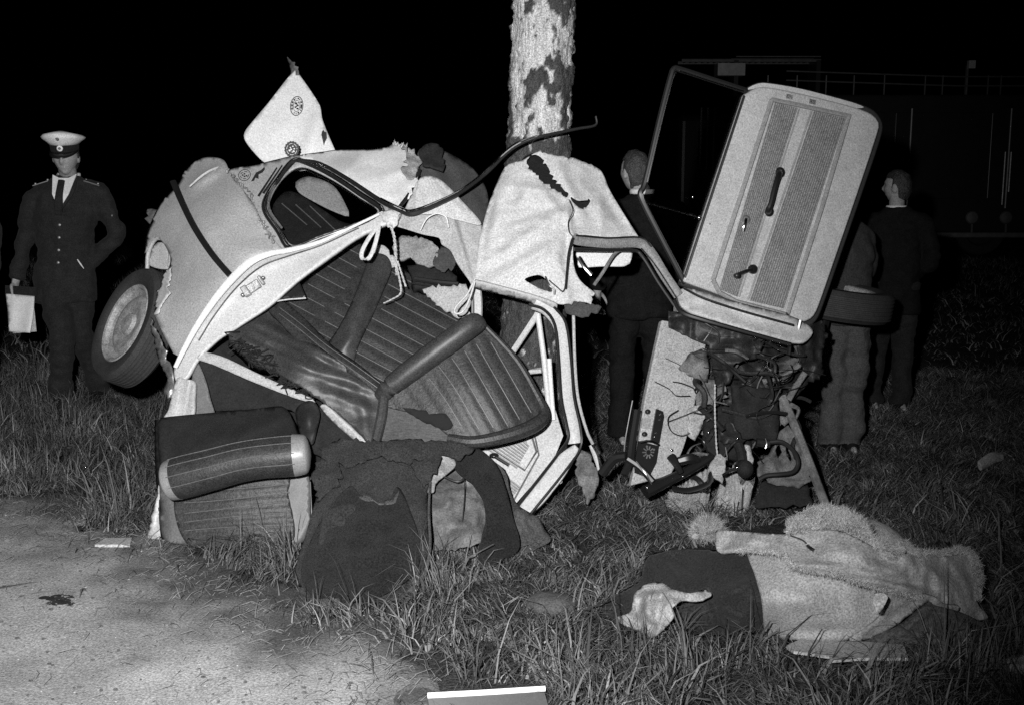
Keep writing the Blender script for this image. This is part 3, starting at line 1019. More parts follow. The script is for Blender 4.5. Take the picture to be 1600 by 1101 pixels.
mb = MB()
annulus(mb, flap_fn, 463.5, 166, 10.3, 15.6, 1.2, .12, .006)
annulus(mb, flap_fn, 463.5, 166, 8.6, 13.4, 2.6, .12, .0062, 44, gap=lambda k: k % 3 == 2 or random.random() < .12)
annulus(mb, flap_fn, 463.5, 166, 5.4, 9.2, .8, .12, .006)
for (dx, dy, s) in ((-1, -4, 2.2), (1.5, -1, 2.0), (-2, 2, 1.6), (1.2, 4.2, 1.9), (2.6, -5, 1.2), (-.4, .6, 1.3)):
    flat(mb, ringpts(463.5 + dx, 166 + dy, s, s * .8, 7, random.random()), flap_fn, .0064)
mb.build('round_badge', M['print'], flap, smooth=False)
mb = MB()
flat(mb, ringpts(456, 233.5, 11.6, 12.6, 32, 0, .055), lambda x, y: 0 * x + 5.62, .01, .004)
bd_ = mb.build('wreath_badge', M['print'], car, smooth=False)
mb = MB()
for (dx, dy, s) in ((-3.5, 2, 1.9), (-1.2, .2, 1.7), (-2.2, -2.6, 1.2), (3, 3.2, 1.9), (3.8, -.6, 1.3), (1.6, -4.4, 1.3), (.6, 4.6, 1.1)):
    flat(mb, ringpts(456 + dx, 233.5 + dy, s, s * .8, 7, random.random()), lambda x, y: 0 * x + 5.61, .006)
annulus(mb, lambda x, y: 0 * x + 5.61, 456, 233.5, 8.4, 9.2, .7, 0, .005, 26, gap=lambda k: k % 4 == 0)
mb.build('badge_figure', M['roof'], bd_, smooth=False)
mb = MB()
flat(mb, [(505, 203), (507, 206), (510, 207), (511, 216), (508, 222), (506, 228), (504, 219), (502, 211), (503, 206)], flap_fn, .006)
mb.build('shield_sticker', M['print'], flap, smooth=False)
mb = MB()
flat(mb, [(413, 261), (408, 266), (400, 270), (396, 277), (392, 284), (397, 283), (399, 278), (404, 280), (404, 273), (410, 270), (414, 265)], pil_fn, .006)
annulus(mb, pil_fn, 382, 274, 10, 9, 1.0, -.5, .006, 20)
annulus(mb, pil_fn, 382, 274, 7, 6, 1.0, -.5, .006, 16, gap=lambda k: k % 3 == 0)
for (dx, dy) in ((-3, 0), (0, -2), (3, 1), (0, 2)):
    flat(mb, ringpts(382 + dx, 274 + dy, 1.6, 1.3, 6), pil_fn, .006)
mb.build('pillar_stickers', M['print'], pil, smooth=False)

# --- roof skin, torn off
rel = ridges([((500, 250), (600, 300), 30, .03), ((600, 228), (640, 300), 12, .03), ((560, 240), (600, 250), 10, .012), ((585, 262), (640, 250), 9, -.012)])
sheet('roof_skin', [(468, 244), (500, 238), (530, 234), (560, 234), (592, 232), (606, 229, 'j'), (622, 223, 'cj'), (640, 232, 'j'), (650, 250, 'j'), (646, 268, 'j'), (654, 284, 'j'), (640, 306, 'j'), (620, 326, 'c'), (594, 312), (545, 281), (500, 257)],
      [(468, 244, 5.56), (530, 234, 5.62), (606, 229, 5.55), (650, 250, 5.42), (640, 306, 5.24), (620, 326, 5.24), (545, 281, 5.40), (570, 260, 5.46)], M['roof'], car, step=5, thick=.006, amp=.005, scale=6, relief=rel, jag=4, crease=.008, cscale=6)
sheet('torn_roof_fringe', [(632, 228, 'j'), (648, 240, 'j'), (660, 252, 'j'), (655, 262, 'j'), (646, 280, 'j'), (634, 275, 'j'), (626, 262, 'j'), (637, 255, 'j')], [(632, 228, 5.42), (660, 252, 5.36), (634, 275, 5.3)], M['padding'], car, step=4, thick=.006, amp=.02, scale=30, jag=5)
mb = MB()
for i in range(16):
    x = rng.uniform(612, 640); y = 228 + .35 * (x - 620)
    mb.tube(tpx([(x, y, 5.44), (x + rng.uniform(-2, 3), y - rng.uniform(1, 4), 5.43), (x + rng.uniform(-3, 5), y - rng.uniform(4, 9), 5.42)]), [.0013, .001, .0004], 4, sm=1)
sf = mb.build('torn_fibres', M['roof'], car); sf['kind'] = 'stuff'
mb = MB(); mb.tube(tpx([(655, 266, 5.34), (648, 288, 5.30), (638, 306, 5.24), (622, 326, 5.20)]), [.012, .009, .010, .008], 6)
mb.build('roof_edge_strip', M['seal'], car)
sheet('roof_lining_felt', [(652, 240), (668, 226), (680, 226), (690, 234), (715, 246), (738, 262), (760, 296), (763, 330), (756, 350, 'j'), (745, 356), (712, 330), (690, 306), (660, 280)],
      [(652, 240, 5.46), (690, 234, 5.50), (760, 296, 5.50), (756, 350, 5.36), (690, 306, 5.36)], M['felt'], car, step=7, thick=.008, amp=.008, scale=8, relief=ridges([((660, 240), (700, 300), 8, .03), ((700, 240), (755, 340), 10, .02)]))
sheet('felt_knot', rag=True, pts=[(655, 236), (664, 226), (680, 224), (692, 232), (695, 250), (692, 268), (676, 262), (660, 258)], ctrl=[(655, 236, 5.38), (692, 232, 5.4), (676, 262, 5.33)], mat=M['dark2'], parent=car, step=5, thick=.01, amp=.02, scale=18)
sheet('dangling_liner', [(610, 348), (628, 334), (645, 300), (652, 284), (672, 275), (692, 284), (712, 306), (735, 330), (752, 350), (748, 400), (742, 452), (734, 440), (716, 415), (704, 392), (690, 382), (686, 372), (660, 366), (634, 358)],
      [(610, 348, 5.22), (652, 284, 5.28), (692, 284, 5.28), (752, 350, 5.24), (742, 452, 5.08), (704, 392, 5.16), (660, 350, 5.2)], M['liner2'], car, step=4, thick=.004, amp=.004, scale=10, crease=.006, cscale=12,
      relief=ridges([((690, 290), (735, 430), 6, .03), ((672, 280), (700, 360), 5, .02), ((712, 330), (742, 440), 4, -.018), ((660, 300), (690, 350), 7, -.015)]))
sheet('liner_flap', [(654, 282), (672, 275), (692, 284), (720, 312), (752, 350), (715, 344), (684, 335), (650, 330)], [(654, 282, 5.24), (692, 284, 5.25), (752, 350, 5.2), (650, 330, 5.18)], M['liner'], car, step=5, thick=.004, amp=.003,
      relief=ridges([((672, 280), (700, 330), 6, .02), ((690, 300), (730, 340), 5, .012), ((664, 286), (672, 328), 5, -.012)]))
mb = MB()
mb.tube(tpx([(657, 360, 5.14), (664, 346, 5.13), (672, 338, 5.13), (684, 334, 5.13), (697, 340, 5.13), (701, 356, 5.13)]), .0028, 6)
mb.build('liner_thread', M['roof'], car)

# --- bent trim bar over the tree
mb = MB()
mb.tube(tpx([(466, 250, 5.50), (500, 256, 5.47), (545, 281, 5.36), (595, 314, 5.24), (625, 328, 5.17), (644, 333, 5.14), (680, 320, 5.16), (720, 300, 5.20), (760, 270, 5.26), (790, 240, 5.20), (812, 225, 5.16), (840, 215, 5.15), (900, 202, 5.2), (930, 196, 5.22), (931, 182, 5.22)]),
        [.007, .009, .010, .011, .013, .014, .013, .012, .011, .011, .010, .008, .007, .006, .005], 8, sm=5)
mb.build('bent_gutter', M['seal'], car)
mb = MB()
mb.tube(tpx([(595, 310, 5.21), (625, 325, 5.145), (644, 329, 5.12), (680, 316, 5.14), (720, 296, 5.18), (760, 266, 5.24), (790, 237, 5.18), (812, 222, 5.14), (840, 212, 5.135)]), [.0045, .006, .006, .004, .003, .004, .006, .006, .003], 6, sm=5)
mb.build('gutter_chrome', M['chrome'], car)
sheet('gutter_clip', rag=True, pts=[(592, 334), (612, 328), (624, 334), (620, 352), (606, 356), (598, 346)], ctrl=[(592, 334, 5.16), (624, 334, 5.14), (606, 356, 5.15)], mat=M['doorpaint'], parent=car, step=4, thick=.01, amp=.008, scale=25)

# --- head lining pulled over the tree
rel = ridges([((800, 262), (752, 400), 14, .035), ((770, 300), (748, 430), 7, -.02), ((815, 262), (835, 330), 20, .03), ((758, 415), (880, 330), 8, .022), ((790, 350), (885, 318), 6, -.014), ((770, 440), (890, 365), 9, .026),
              ((845, 300), (890, 345), 8, .02), ((885, 310), (896, 400), 5, .03), ((896, 330), (880, 420), 6, -.02), ((870, 250), (905, 330), 10, .03), ((905, 262), (960, 360), 16, .02), ((925, 280), (985, 370), 10, -.02), ((870, 400), (890, 470), 5, .02), ((780, 290), (880, 300), 5, .01), ((775, 330), (860, 322), 5, -.009), ((765, 375), (850, 362), 5, .009)])
LIN = [(786, 266), (796, 256), (816, 251), (828, 244), (840, 238, 'j'), (868, 243, 'j'), (905, 250, 'j'), (938, 266), (952, 296), (972, 330), (1000, 374, 'c'), (960, 372), (900, 368), (895, 392), (898, 420), (908, 440), (930, 458, 'cj'), (924, 476, 'cj'), (900, 471, 'j'), (880, 476), (845, 470), (800, 460), (760, 448), (742, 442, 'c'), (746, 400), (752, 362), (766, 312)]
sheet('torn_headliner', LIN, [(786, 266, 5.22), (840, 238, 5.20), (905, 250, 5.26), (952, 296, 5.26), (1000, 374, 5.18), (900, 368, 5.08), (925, 470, 5.02), (845, 470, 4.98), (742, 442, 5.02), (752, 362, 5.12), (830, 330, 5.08), (880, 420, 5.0)],
      M['liner'], car, step=4, thick=.004, amp=.004, scale=9, relief=rel, jag=3, crease=.006, cscale=11,
      holes=[[(823, 253, 'j'), (832, 242), (845, 246, 'j'), (860, 268, 'j'), (876, 292, 'j'), (888, 303), (884, 309, 'j'), (868, 296, 'j'), (848, 284, 'j'), (832, 268, 'j')], [(892, 308), (905, 314, 'j'), (922, 312), (918, 322, 'j'), (908, 326), (895, 316)], [(820, 436), (842, 430), (858, 442), (862, 456), (846, 452), (830, 444)]])
mb = MB()
mb.tube(tpx([(889, 312, 5.02), (895, 330, 5.0), (888, 346, 5.0), (889, 362, 4.99), (895, 370, 5.0)]), .0022, 5)
mb.tube(tpx([(858, 438, 4.955), (872, 450, 4.95), (880, 455, 4.95), (884, 440, 4.96), (887, 400, 4.98), (893, 374, 5.0)]), .003, 5)
mb.build('liner_seam', M['twig'], car)
sheet('liner_tear_backing', [(815, 250), (850, 240), (930, 300), (925, 330), (880, 325), (830, 285)], [(815, 250, 5.27), (930, 300, 5.34), (880, 325, 5.18)], M['dark2'], car, step=9, thick=.004)
sheet('roof_rail', [(740, 440), (790, 452), (840, 466), (870, 478), (866, 486), (838, 476), (788, 462), (740, 450)], [(740, 440, 4.98), (840, 466, 4.95), (870, 478, 4.96)], M['fender'], car, step=5, thick=.012, amp=.001)
sheet('torn_patch', rag=True, pts=[(878, 470), (900, 470), (925, 474), (940, 480), (934, 490), (910, 497), (885, 490)], ctrl=[(878, 470, 5.03), (940, 480, 5.05), (910, 497, 5.05)], mat=M['felt'], parent=car, step=5, thick=.004, amp=.008, scale=20)
mb = MB()
mb.tube(tpx([(852, 432, 4.95), (858, 446, 4.94), (866, 452, 4.94), (866, 460, 4.94)]), .0035, 5)
mb.build('liner_wire', M['hose'], car)

# --- windscreen frame, sun visor, mirror arm
mb = MB()
mb.tube(tpx([(897, 372, 5.02), (906, 376, 5.04), (950, 380, 5.10), (998, 380, 5.18), (1016, 394, 5.18), (1038, 430, 5.18), (1060, 462, 5.18)]), [(.016, .024)] * 7, 10, ref=-FWD)
mb.build('windscreen_frame', M['frame2'], car)
mb = MB()
mb.tube(tpx([(897, 390, 5.0), (950, 391, 5.07), (992, 392, 5.15), (1006, 404, 5.15), (1028, 440, 5.15), (1054, 478, 5.15)]), .008, 7)
mb.tube(tpx([(896, 372, 4.985), (890, 392, 4.97), (886, 425, 4.96), (884, 452, 4.955)]), .006, 6)
mb.tube(tpx([(900, 368, 4.99), (950, 372, 5.06), (1000, 371, 5.15), (1018, 386, 5.15)]), .004, 6)
mb.build('windscreen_seal', M['seal'], car)
mb = MB()
mb.tube(tpx([(1002, 388, 5.14), (1022, 412, 5.13), (1042, 442, 5.13), (1056, 464, 5.13)]), .0035, 6)
mb.build('windscreen_bead', M['chrome'], car)
sheet('sun_visor', [(902, 391), (930, 390), (986, 390), (987, 404), (984, 412), (976, 416), (940, 416), (906, 417), (904, 405)], [(902, 391, 5.16), (986, 390, 5.26), (904, 417, 5.14)], M['roof'], car, step=6, thick=.014, amp=.002)
mb = MB(); mb.tube(tpx([(972, 388, 5.12), (958, 400, 5.10), (942, 426, 5.08), (928, 446, 5.07)]), .008, 7)
mb.build('mirror_arm', M['under'], car)
mb = MB(); mb.tube(tpx([(904, 402, 5.06), (914, 418, 5.05), (924, 430, 5.05)]), [(.010, .006)] * 3, 8, ref=RIGHT)
mb.build('chrome_clip', M['chrome'], car)

# --- front side: inner door and its frame
DP = Plane((745, 700, 5.12), (880, 640, 5.20), (815, 800, 5.06))
v, f = DP.plate([(742, 706, 'c'), (770, 696), (848, 648), (866, 634, 'c'), (880, 680, 'c'), (862, 720), (806, 786, 'c'), (780, 760)], .05)
obj('far_door', v, f, M['doorpaint'], car, smooth=False)
mb = MB()
for i in range(13):
    t = i / 12
    a = np.array([752 + 62 * t, 694 - 29 * t]); b = np.array([808 + 25 * t, 730 - 44 * t])
    if i > 9: b = b + np.array([-6 * (i - 9), -2 * (i - 9)])
    mb.tube([DP.at(a[0], a[1], .006), DP.at(b[0], b[1], .006)], .005, 5, sm=1)
for i in range(6):
    t = i / 5
    mb.tube([DP.at(775 + 20 * t, 757 - 9 * t, .006), DP.at(800 + 13 * t, 775 - 14 * t, .006)], .005, 5, sm=1)
mb.build('far_door_ribs', M['doortrim'], car)
mb = MB()
mb.tube([DP.at(*q, .006) for q in ((757, 692), (820, 734), (838, 705), (830, 678))], .005, 5, sm=1)
mb.tube([DP.at(*q, .008) for q in ((800, 786), (842, 710), (834, 672))], .004, 5, sm=1)
mb.build('far_door_piping', M['under'], car)
mb = MB(); mb.ell(DP.at(772, 711, .01), (.022, .022, .012)); mb.tube([DP.at(772, 712, .02), DP.at(795, 726, .03)], .007, 6, sm=1)
mb.build('far_door_crank', M['black'], car)
FR = [(838, 473, 4.98), (862, 484, 5.0), (880, 510, 5.03), (886, 560, 5.08), (890, 620, 5.14), (899, 668, 5.17), (902, 690, 5.17), (886, 716, 5.14), (852, 762, 5.08), (822, 802, 5.03)]
mb = MB(); mb.tube(tpx([(a - 4, b + 2, c) for a, b, c in FR[:7]]), [(.030, .012)] * 7, 8, ref=RIGHT)
mb.build('front_post', M['paint'], car)
mb = MB()
mb.tube(tpx([(826, 476, 4.96), (850, 484, 4.97), (867, 508, 5.0), (873, 560, 5.05), (877, 620, 5.11), (885, 660, 5.14), (888, 684, 5.14), (874, 706, 5.11), (840, 750, 5.05), (808, 790, 5.0)]), [.007] * 10, 7)
mb.tube(tpx([(866, 480, 4.96), (884, 505, 5.0), (892, 560, 5.05), (897, 620, 5.11), (907, 668, 5.14), (907, 698, 5.14), (884, 734, 5.09), (826, 806, 5.0)]), [.006] * 8, 7)
mb.build('front_post_seal', M['seal'], car)
mb = MB()
mb.tube(tpx([(896, 490, 5.08), (898, 560, 5.1), (903, 620, 5.15), (916, 670, 5.18), (926, 692, 5.2)]), [(.008, .014)] * 5, 8, ref=RIGHT)
mb.build('outer_flange', M['doorpaint'], car)
sheet('front_sill', [(872, 712), (898, 694), (904, 700), (884, 738), (852, 780), (825, 803), (812, 790), (842, 752)], [(872, 712, 5.12), (904, 700, 5.13), (825, 803, 5.02)], M['paint'], car, step=6, thick=.03, amp=.005, scale=12)
mb = MB(); mb.tube(tpx([(858, 560, 5.10), (862, 620, 5.14), (865, 655, 5.16)]), [(.010, .006)] * 3, 6, ref=RIGHT)
mb.build('white_runner', M['roof'], car)
mb = MB()
mb.tube(tpx([(797, 556, 5.3), (838, 494, 5.2), (842, 486, 5.2)]), [(.014, .006)] * 3, 6, ref=RIGHT, sm=1)
mb.tube(tpx([(840, 488, 5.2), (850, 560, 5.2), (858, 640, 5.2)]), [(.012, .006)] * 3, 6, ref=RIGHT, sm=1)
mb.tube(tpx([(800, 592, 5.25), (830, 580, 5.24), (846, 578, 5.22)]), [(.010, .014)] * 3, 6, ref=RIGHT, sm=1)
mb.build('quarterlight_frame', M['paint'], car)
sheet('bent_plate', rag=True, pts=[(898, 700), (920, 706), (934, 730), (935, 756), (928, 778), (918, 788), (912, 770), (900, 740)], ctrl=[(898, 700, 5.2), (934, 730, 5.2), (918, 788, 5.16)], mat=M['under'], parent=car, crease=0.015, cscale=12, step=5, thick=.008, amp=.006)
mb = MB(); mb.tube(tpx([(922, 695, 5.2), (930, 712, 5.2), (936, 735, 5.18)]), [.006, .01, .005], 6)
mb.build('torn_lip', M['paint'], car)
mb = MB(); mb.tube(tpx([(745, 450, 5.12), (747, 480, 5.14), (745, 520, 5.16)]), [(.020, .02)] * 3, 8, ref=RIGHT)
mb.build('centre_post', M['paint'], car)
mb = MB(); mb.tube(tpx([(737, 448, 5.10), (738, 480, 5.11), (737, 515, 5.12)]), [(.005, .01)] * 3, 6, ref=RIGHT)
mb.build('centre_post_seal', M['seal'], car)

# --- interior, dark parts behind
sheet('dark_floor_backing', [(296, 562), (360, 520), (440, 470), (560, 420), (700, 470), (790, 560), (850, 650), (790, 700), (690, 710), (560, 720), (460, 740), (300, 760)], [(296, 562, 5.30), (700, 470, 5.8), (850, 650, 5.34), (460, 740, 5.1), (560, 560, 5.55)], M['dark'], car, step=16, thick=.01, amp=.012)  # dark backing added behind the gaps, its colour stands for interior shade
sheet('seat_well', [(300, 566), (316, 560), (400, 586), (480, 622), (540, 672), (574, 700), (560, 720), (500, 712), (470, 690), (455, 640), (330, 640), (322, 610)], [(300, 566, 5.12), (480, 622, 5.08), (574, 700, 5.02), (330, 640, 5.12), (470, 690, 5.0)], M['dark2'], car, step=8, thick=.008, amp=.012, scale=6,
      relief=ridges([((330, 605), (420, 628), 8, .012)]))
sheet('well_boss', [(462, 640), (478, 626), (492, 628), (500, 645), (496, 668), (488, 694), (474, 690), (466, 668)], [(462, 640, 4.99), (492, 628, 4.98), (474, 690, 4.95)], M['vinylback'], car, step=5, thick=.02, amp=.004, relief=ridges([((480, 636), (482, 680), 14, .05)]))
sheet('bench_rail', [(308, 560), (318, 550), (350, 558), (400, 582), (450, 605), (488, 622), (492, 628), (470, 624), (420, 606), (370, 585), (330, 568)], [(308, 560, 5.06), (400, 582, 5.03), (488, 622, 4.99)], M['fender'], car, step=5, thick=.02, amp=.004, crease=.004, cscale=9)
sheet('bench_rail', [(500, 634), (508, 632), (530, 652), (556, 676), (573, 692), (568, 697), (545, 680), (520, 658)], [(500, 634, 4.97), (573, 692, 4.93), (530, 652, 4.95)], M['fender'], car, step=5, thick=.02, amp=.004, crease=.004, cscale=9)
mb = MB()
for i in range(90):
    t = rng.random(); x = 360 + 130 * t + rng.uniform(-10, 10); y = 535 + 82 * t + rng.uniform(-12, 8)
    mb.tube(tpx([(x, y, 5.03 - .04 * t), (x + rng.uniform(-14, 14), y + rng.uniform(-8, 8), 5.02 - .04 * t), (x + rng.uniform(-18, 18), y + rng.uniform(-10, 10), 5.03 - .04 * t)]), .003, 4, sm=2)
st_ = mb.build('horsehair_stuffing', M['hose'], car); st_['kind'] = 'stuff'

# --- rear bench: backrest with pleats
def pleat(x0, y0, dirx, diry, pitch, h, wd=.09):
    n_ = unit([-diry, dirx])

    def f(x, y):
        s = ((x - x0) * n_[0] + (y - y0) * n_[1]) / pitch
        fr = np.abs(s - np.round(s))
        return h * np.sqrt(np.clip(fr * 2, 0, 1)) - h * .35
    return f


BK = [(516, 395), (548, 374), (580, 392), (600, 402), (640, 428), (680, 458), (706, 486), (722, 505), (742, 520), (700, 560), (640, 600), (600, 628), (560, 600), (520, 570), (478, 545), (440, 500), (446, 470), (478, 440)]
ctrl = [(516, 395, 5.46), (548, 374, 5.52), (640, 428, 5.48), (722, 505, 5.36), (600, 628, 5.10), (520, 570, 5.14), (440, 500, 5.26), (580, 480, 5.30)]
dirv = unit([.88, .47])
pl_r = pleat(640, 440, dirv[0], dirv[1], 19.5, .007)
bolst = lambda x, y: ridge(x, y, (594, 392), (538, 580), 24, .05)
rearb, rb_fn = sheet('bench_backrest', BK, ctrl, M['vinyl'], car, step=4.2, thick=.12, amp=.003, scale=8, relief=lambda x, y: pl_r(x, y) + 0 * x)
sheet('bench_divider', [(578, 400), (592, 396), (606, 402), (612, 420), (600, 452), (584, 490), (560, 540), (548, 580), (530, 572), (514, 560), (505, 548), (530, 510), (552, 466)], [(578, 400, 5.44), (606, 402, 5.44), (600, 452, 5.36), (505, 548, 5.18), (548, 580, 5.10), (548, 500, 5.24), (575, 510, 5.24)], M['vinyl2'], car, step=4.5, thick=.04, amp=.003,
      relief=ridges([((594, 402), (530, 560), 22, .07), ((560, 520), (520, 556), 8, .012)]))
mb = MB()
n_ = unit([-dirv[1], dirv[0]])
for k in range(-7, 9):
    for (s0, s1) in ((-150, -62), (-44, 108)):
        pts_ = []
        for s in np.linspace(s0, s1, 14):
            c_ = np.array([640, 440]) + n_ * 19.5 * k + dirv * (s + 0.0)
            c_ = c_ + dirv * (-26 * (k) * .28)
            if inpoly(np.array([c_[0]]), np.array([c_[1]]), BK)[0]:
                # keep off the divider
                tt = np.clip((c_[1] - 400) / 170, 0, 1)
                if abs(c_[0] - (592 - 62 * tt)) < 24: continue
                pts_.append((c_[0], c_[1], float(rb_fn(*c_)) - .007))
        if len(pts_) >= 2:
            mb.tube(tpx(pts_), .0022, 5, sm=1)
mb.build('bench_piping', M['piping'], rearb)

# --- rear bench cushion
CU = [(358, 520), (380, 500), (408, 482), (432, 488), (452, 505), (478, 528), (520, 556), (560, 584), (604, 614), (596, 640), (584, 694), (574, 690), (548, 662), (510, 632), (470, 604), (420, 572), (380, 544)]
rel = ridges([((405, 505), (545, 572), 7, .035), ((395, 520), (560, 598), 6, .03), ((420, 540), (520, 574), 5, -.02), ((440, 560), (580, 610), 7, .026), ((470, 520), (600, 612), 14, .035), ((430, 500), (478, 545), 8, -.02), ((380, 530), (450, 560), 5, .02), ((500, 610), (580, 640), 9, .016), ((560, 600), (575, 680), 9, .012)])
cush, cu_fn = sheet('bench_cushion', CU, [(358, 520, 5.08), (408, 482, 5.22), (478, 528, 5.14), (604, 614, 5.02), (584, 694, 4.92), (510, 632, 4.96), (420, 572, 5.02), (470, 560, 5.0)], M['vinyl2'], car, step=4.5, thick=.10, amp=.004, scale=14, relief=rel)
CT = [(418, 478), (440, 470), (470, 492), (520, 540), (560, 568), (604, 606), (602, 622), (560, 592), (500, 556), (462, 528), (436, 502)]
ct, ct_fn = sheet('cushion_top', CT, [(418, 478, 5.20), (440, 470, 5.22), (604, 606, 5.00), (500, 556, 5.05), (560, 580, 5.02)], M['vinyl'], car, step=4.5, thick=.04, amp=.003, relief=ridges([((440, 488), (600, 612), 10, .03), ((450, 500), (560, 584), 5, .012)]))
mb = MB()
for o_ in (-6, 4):
    mb.tube(tpx([(a, b + o_, float(ct_fn(a, b + o_)) - .004) for a, b in ((436, 486), (470, 512), (510, 545), (556, 577), (596, 606))]), .0018, 5)
mb.build('cushion_piping', M['piping'], ct)

# --- front seat, tipped against the bench
FS = [(742, 503), (752, 506), (790, 540), (820, 585), (846, 632), (851, 648), (840, 664), (800, 680), (742, 690), (705, 682), (660, 650), (620, 640), (598, 630), (600, 606), (660, 560)]
rel0 = pleat(770, 540, .50, .866, 21, .006)


def fs_rel(x, y):
    # pleats bend towards the lower left
    w_ = np.clip((700 - x) / 90, 0, 1)
    return rel0(x + 0 * w_, y - 30 * w_ ** 2)


fseat, fs_fn = sheet('front_backrest', FS, [(742, 503, 5.0), (790, 540, 5.0), (851, 648, 4.97), (742, 690, 4.86), (660, 650, 4.90), (600, 606, 4.94), (720, 600, 4.90), (800, 640, 4.91)], M['vinyl'], car, step=4.2, thick=.10, amp=.002, relief=fs_rel)
mb = MB()
mb.tube(tpx([(594, 622, 4.95), (612, 602, 4.93), (660, 565, 4.92), (705, 532, 4.92), (738, 508, 4.94), (750, 503, 4.97)]), [(.028, .035), (.045, .045), (.050, .05), (.052, .05), (.050, .05), (.03, .04)], 14, ref=unit([1, 0, 1]))
mb.build('front_backrest_roll', M['vinyl2'], car)
mb = MB()
mb.tube(tpx([(700, 684, 4.86), (742, 690, 4.84), (800, 678, 4.87), (838, 662, 4.92), (850, 645, 4.96), (838, 616, 4.98), (806, 562, 5.0), (756, 508, 5.0)]), [.02, .027, .03, .032, .026, .018, .016, .012], 10)
mb.build('front_backrest_edge', M['vinyl'], car)
mb = MB()
for k in range(-4, 6):
    pts_ = []
    for s in np.linspace(-60, 165, 26):
        c_ = np.array([770, 540]) + np.array([-.866, .5]) * 21 * k + np.array([.5, .866]) * s
        w_ = np.clip((720 - c_[0]) / 90, 0, 1)
        c_[0] -= 24 * w_ * np.clip((40 - s) / 100, 0, 1); c_[1] += 8 * w_
        if not inpoly(np.array([c_[0]]), np.array([c_[1]]), [(752, 524), (785, 545), (838, 640), (800, 668), (742, 676), (700, 668), (640, 628), (660, 590), (700, 556)])[0]:
            continue
        pts_.append((c_[0], c_[1], float(fs_fn(*c_)) - .006))
    if len(pts_) >= 3:
        mb.tube(tpx(pts_), .0021, 5, sm=1)
mb.build('front_backrest_piping', M['piping'], fseat)
sheet('seat_underside', [(584, 694), (600, 606), (616, 616), (660, 640), (702, 664), (706, 684), (690, 702), (640, 706), (600, 704)], [(584, 694, 4.90), (600, 606, 4.96), (706, 684, 4.88), (640, 706, 4.84), (650, 650, 4.9)], M['woodvinyl'], car, step=5, thick=.01, amp=.006)
mb = MB(); mb.tube(tpx([(600, 616, 4.93), (596, 650, 4.90), (586, 694, 4.86)]), [.022, .024, .022], 10)
mb.build('seat_corner_roll', M['vinyl2'], car)
sheet('seat_gap_shade', rag=True, pts=[(628, 636), (660, 640), (700, 650), (708, 664), (696, 672), (660, 658), (640, 646)], ctrl=[(628, 636, 4.88), (708, 664, 4.86), (660, 658, 4.87)], mat=M['clump'], parent=car, step=6, thick=.004, amp=0)  # black sheet painted in for the shade of the gap

# --- torn things between roof and bench
sheet('foam_lump', rag=True, pts=[(612, 386), (628, 368), (650, 368), (676, 378), (686, 390), (682, 408), (668, 418), (650, 412), (640, 400), (620, 404)], ctrl=[(612, 386, 5.46), (676, 378, 5.4), (668, 418, 5.36)], mat=M['padding'], parent=car, step=5, thick=.03, amp=.02, scale=9)
sheet('bench_end', rag=True, pts=[(586, 382), (600, 384), (624, 412), (602, 424), (578, 400)], ctrl=[(586, 382, 5.44), (624, 412, 5.42), (578, 400, 5.44)], mat=M['fender'], parent=car, step=5, thick=.01)
sheet('ribbed_rag', rag=True, pts=[(682, 392), (700, 384), (716, 402), (708, 420), (690, 424), (676, 410)], ctrl=[(682, 392, 5.38), (716, 402, 5.36), (690, 424, 5.32)], mat=M['felt'], parent=car, step=3.5, thick=.006, amp=.006, relief=lambda x, y: .006 * np.sin((x * .5 + y) * 1.3))
sheet('dark_box', rag=True, pts=[(636, 415), (680, 414), (714, 432), (716, 452), (650, 446)], ctrl=[(636, 415, 5.42), (714, 432, 5.40), (650, 446, 5.36)], mat=M['dark'], parent=car, step=6, thick=.06, amp=.01, scale=14)
mb = MB(); mb.tube(tpx([(648, 436, 5.34), (690, 442, 5.32), (716, 444, 5.32)]), .012, 7); mb.tube(tpx([(644, 443, 5.33), (680, 448, 5.31)]), .004, 6)
mb.build('bent_bar', M['seal'], car)
sheet('lining_scrap', rag=True, pts=[(660, 452), (676, 446), (700, 448), (728, 444), (736, 470), (734, 504), (716, 498), (694, 486)], ctrl=[(660, 452, 5.32), (728, 444, 5.26), (716, 498, 5.26)], mat=M['liner2'], parent=car, step=5, thick=.004, amp=.012, scale=14)
mb = MB(); mb.tube(tpx([(592, 352, 5.10), (578, 370, 5.09), (566, 392, 5.08), (566, 404, 5.08), (576, 404, 5.07), (584, 388, 5.08), (590, 366, 5.09), (592, 352, 5.10)]), [(.009, .003)] * 8, 6, ref=RIGHT)
mb.build('strap_loop', M['strap'], car)
mb = MB(); mb.tube(tpx([(742, 436, 4.96), (730, 460, 4.95), (712, 480, 4.94), (712, 490, 4.94), (724, 486, 4.94), (734, 466, 4.94), (742, 440, 4.95)]), .0045, 6)
mb.build('strap_loop', M['strap'], car)


def rope(pts, r, pitch=.012):
    mb = MB()
    c = crom(np.array(tpx(pts)), 24)
    l = np.concatenate([[0], np.cumsum(np.linalg.norm(np.diff(c, axis=0), axis=1))])
    for ph in (0, math.pi):
        q = [c[i] + RIGHT * r * .6 * math.cos(l[i] / pitch * 2 + ph) + FWD * r * .6 * math.sin(l[i] / pitch * 2 + ph) for i in range(len(c))]
        mb.tube(q, r * .62, 5, sm=1)
    return mb


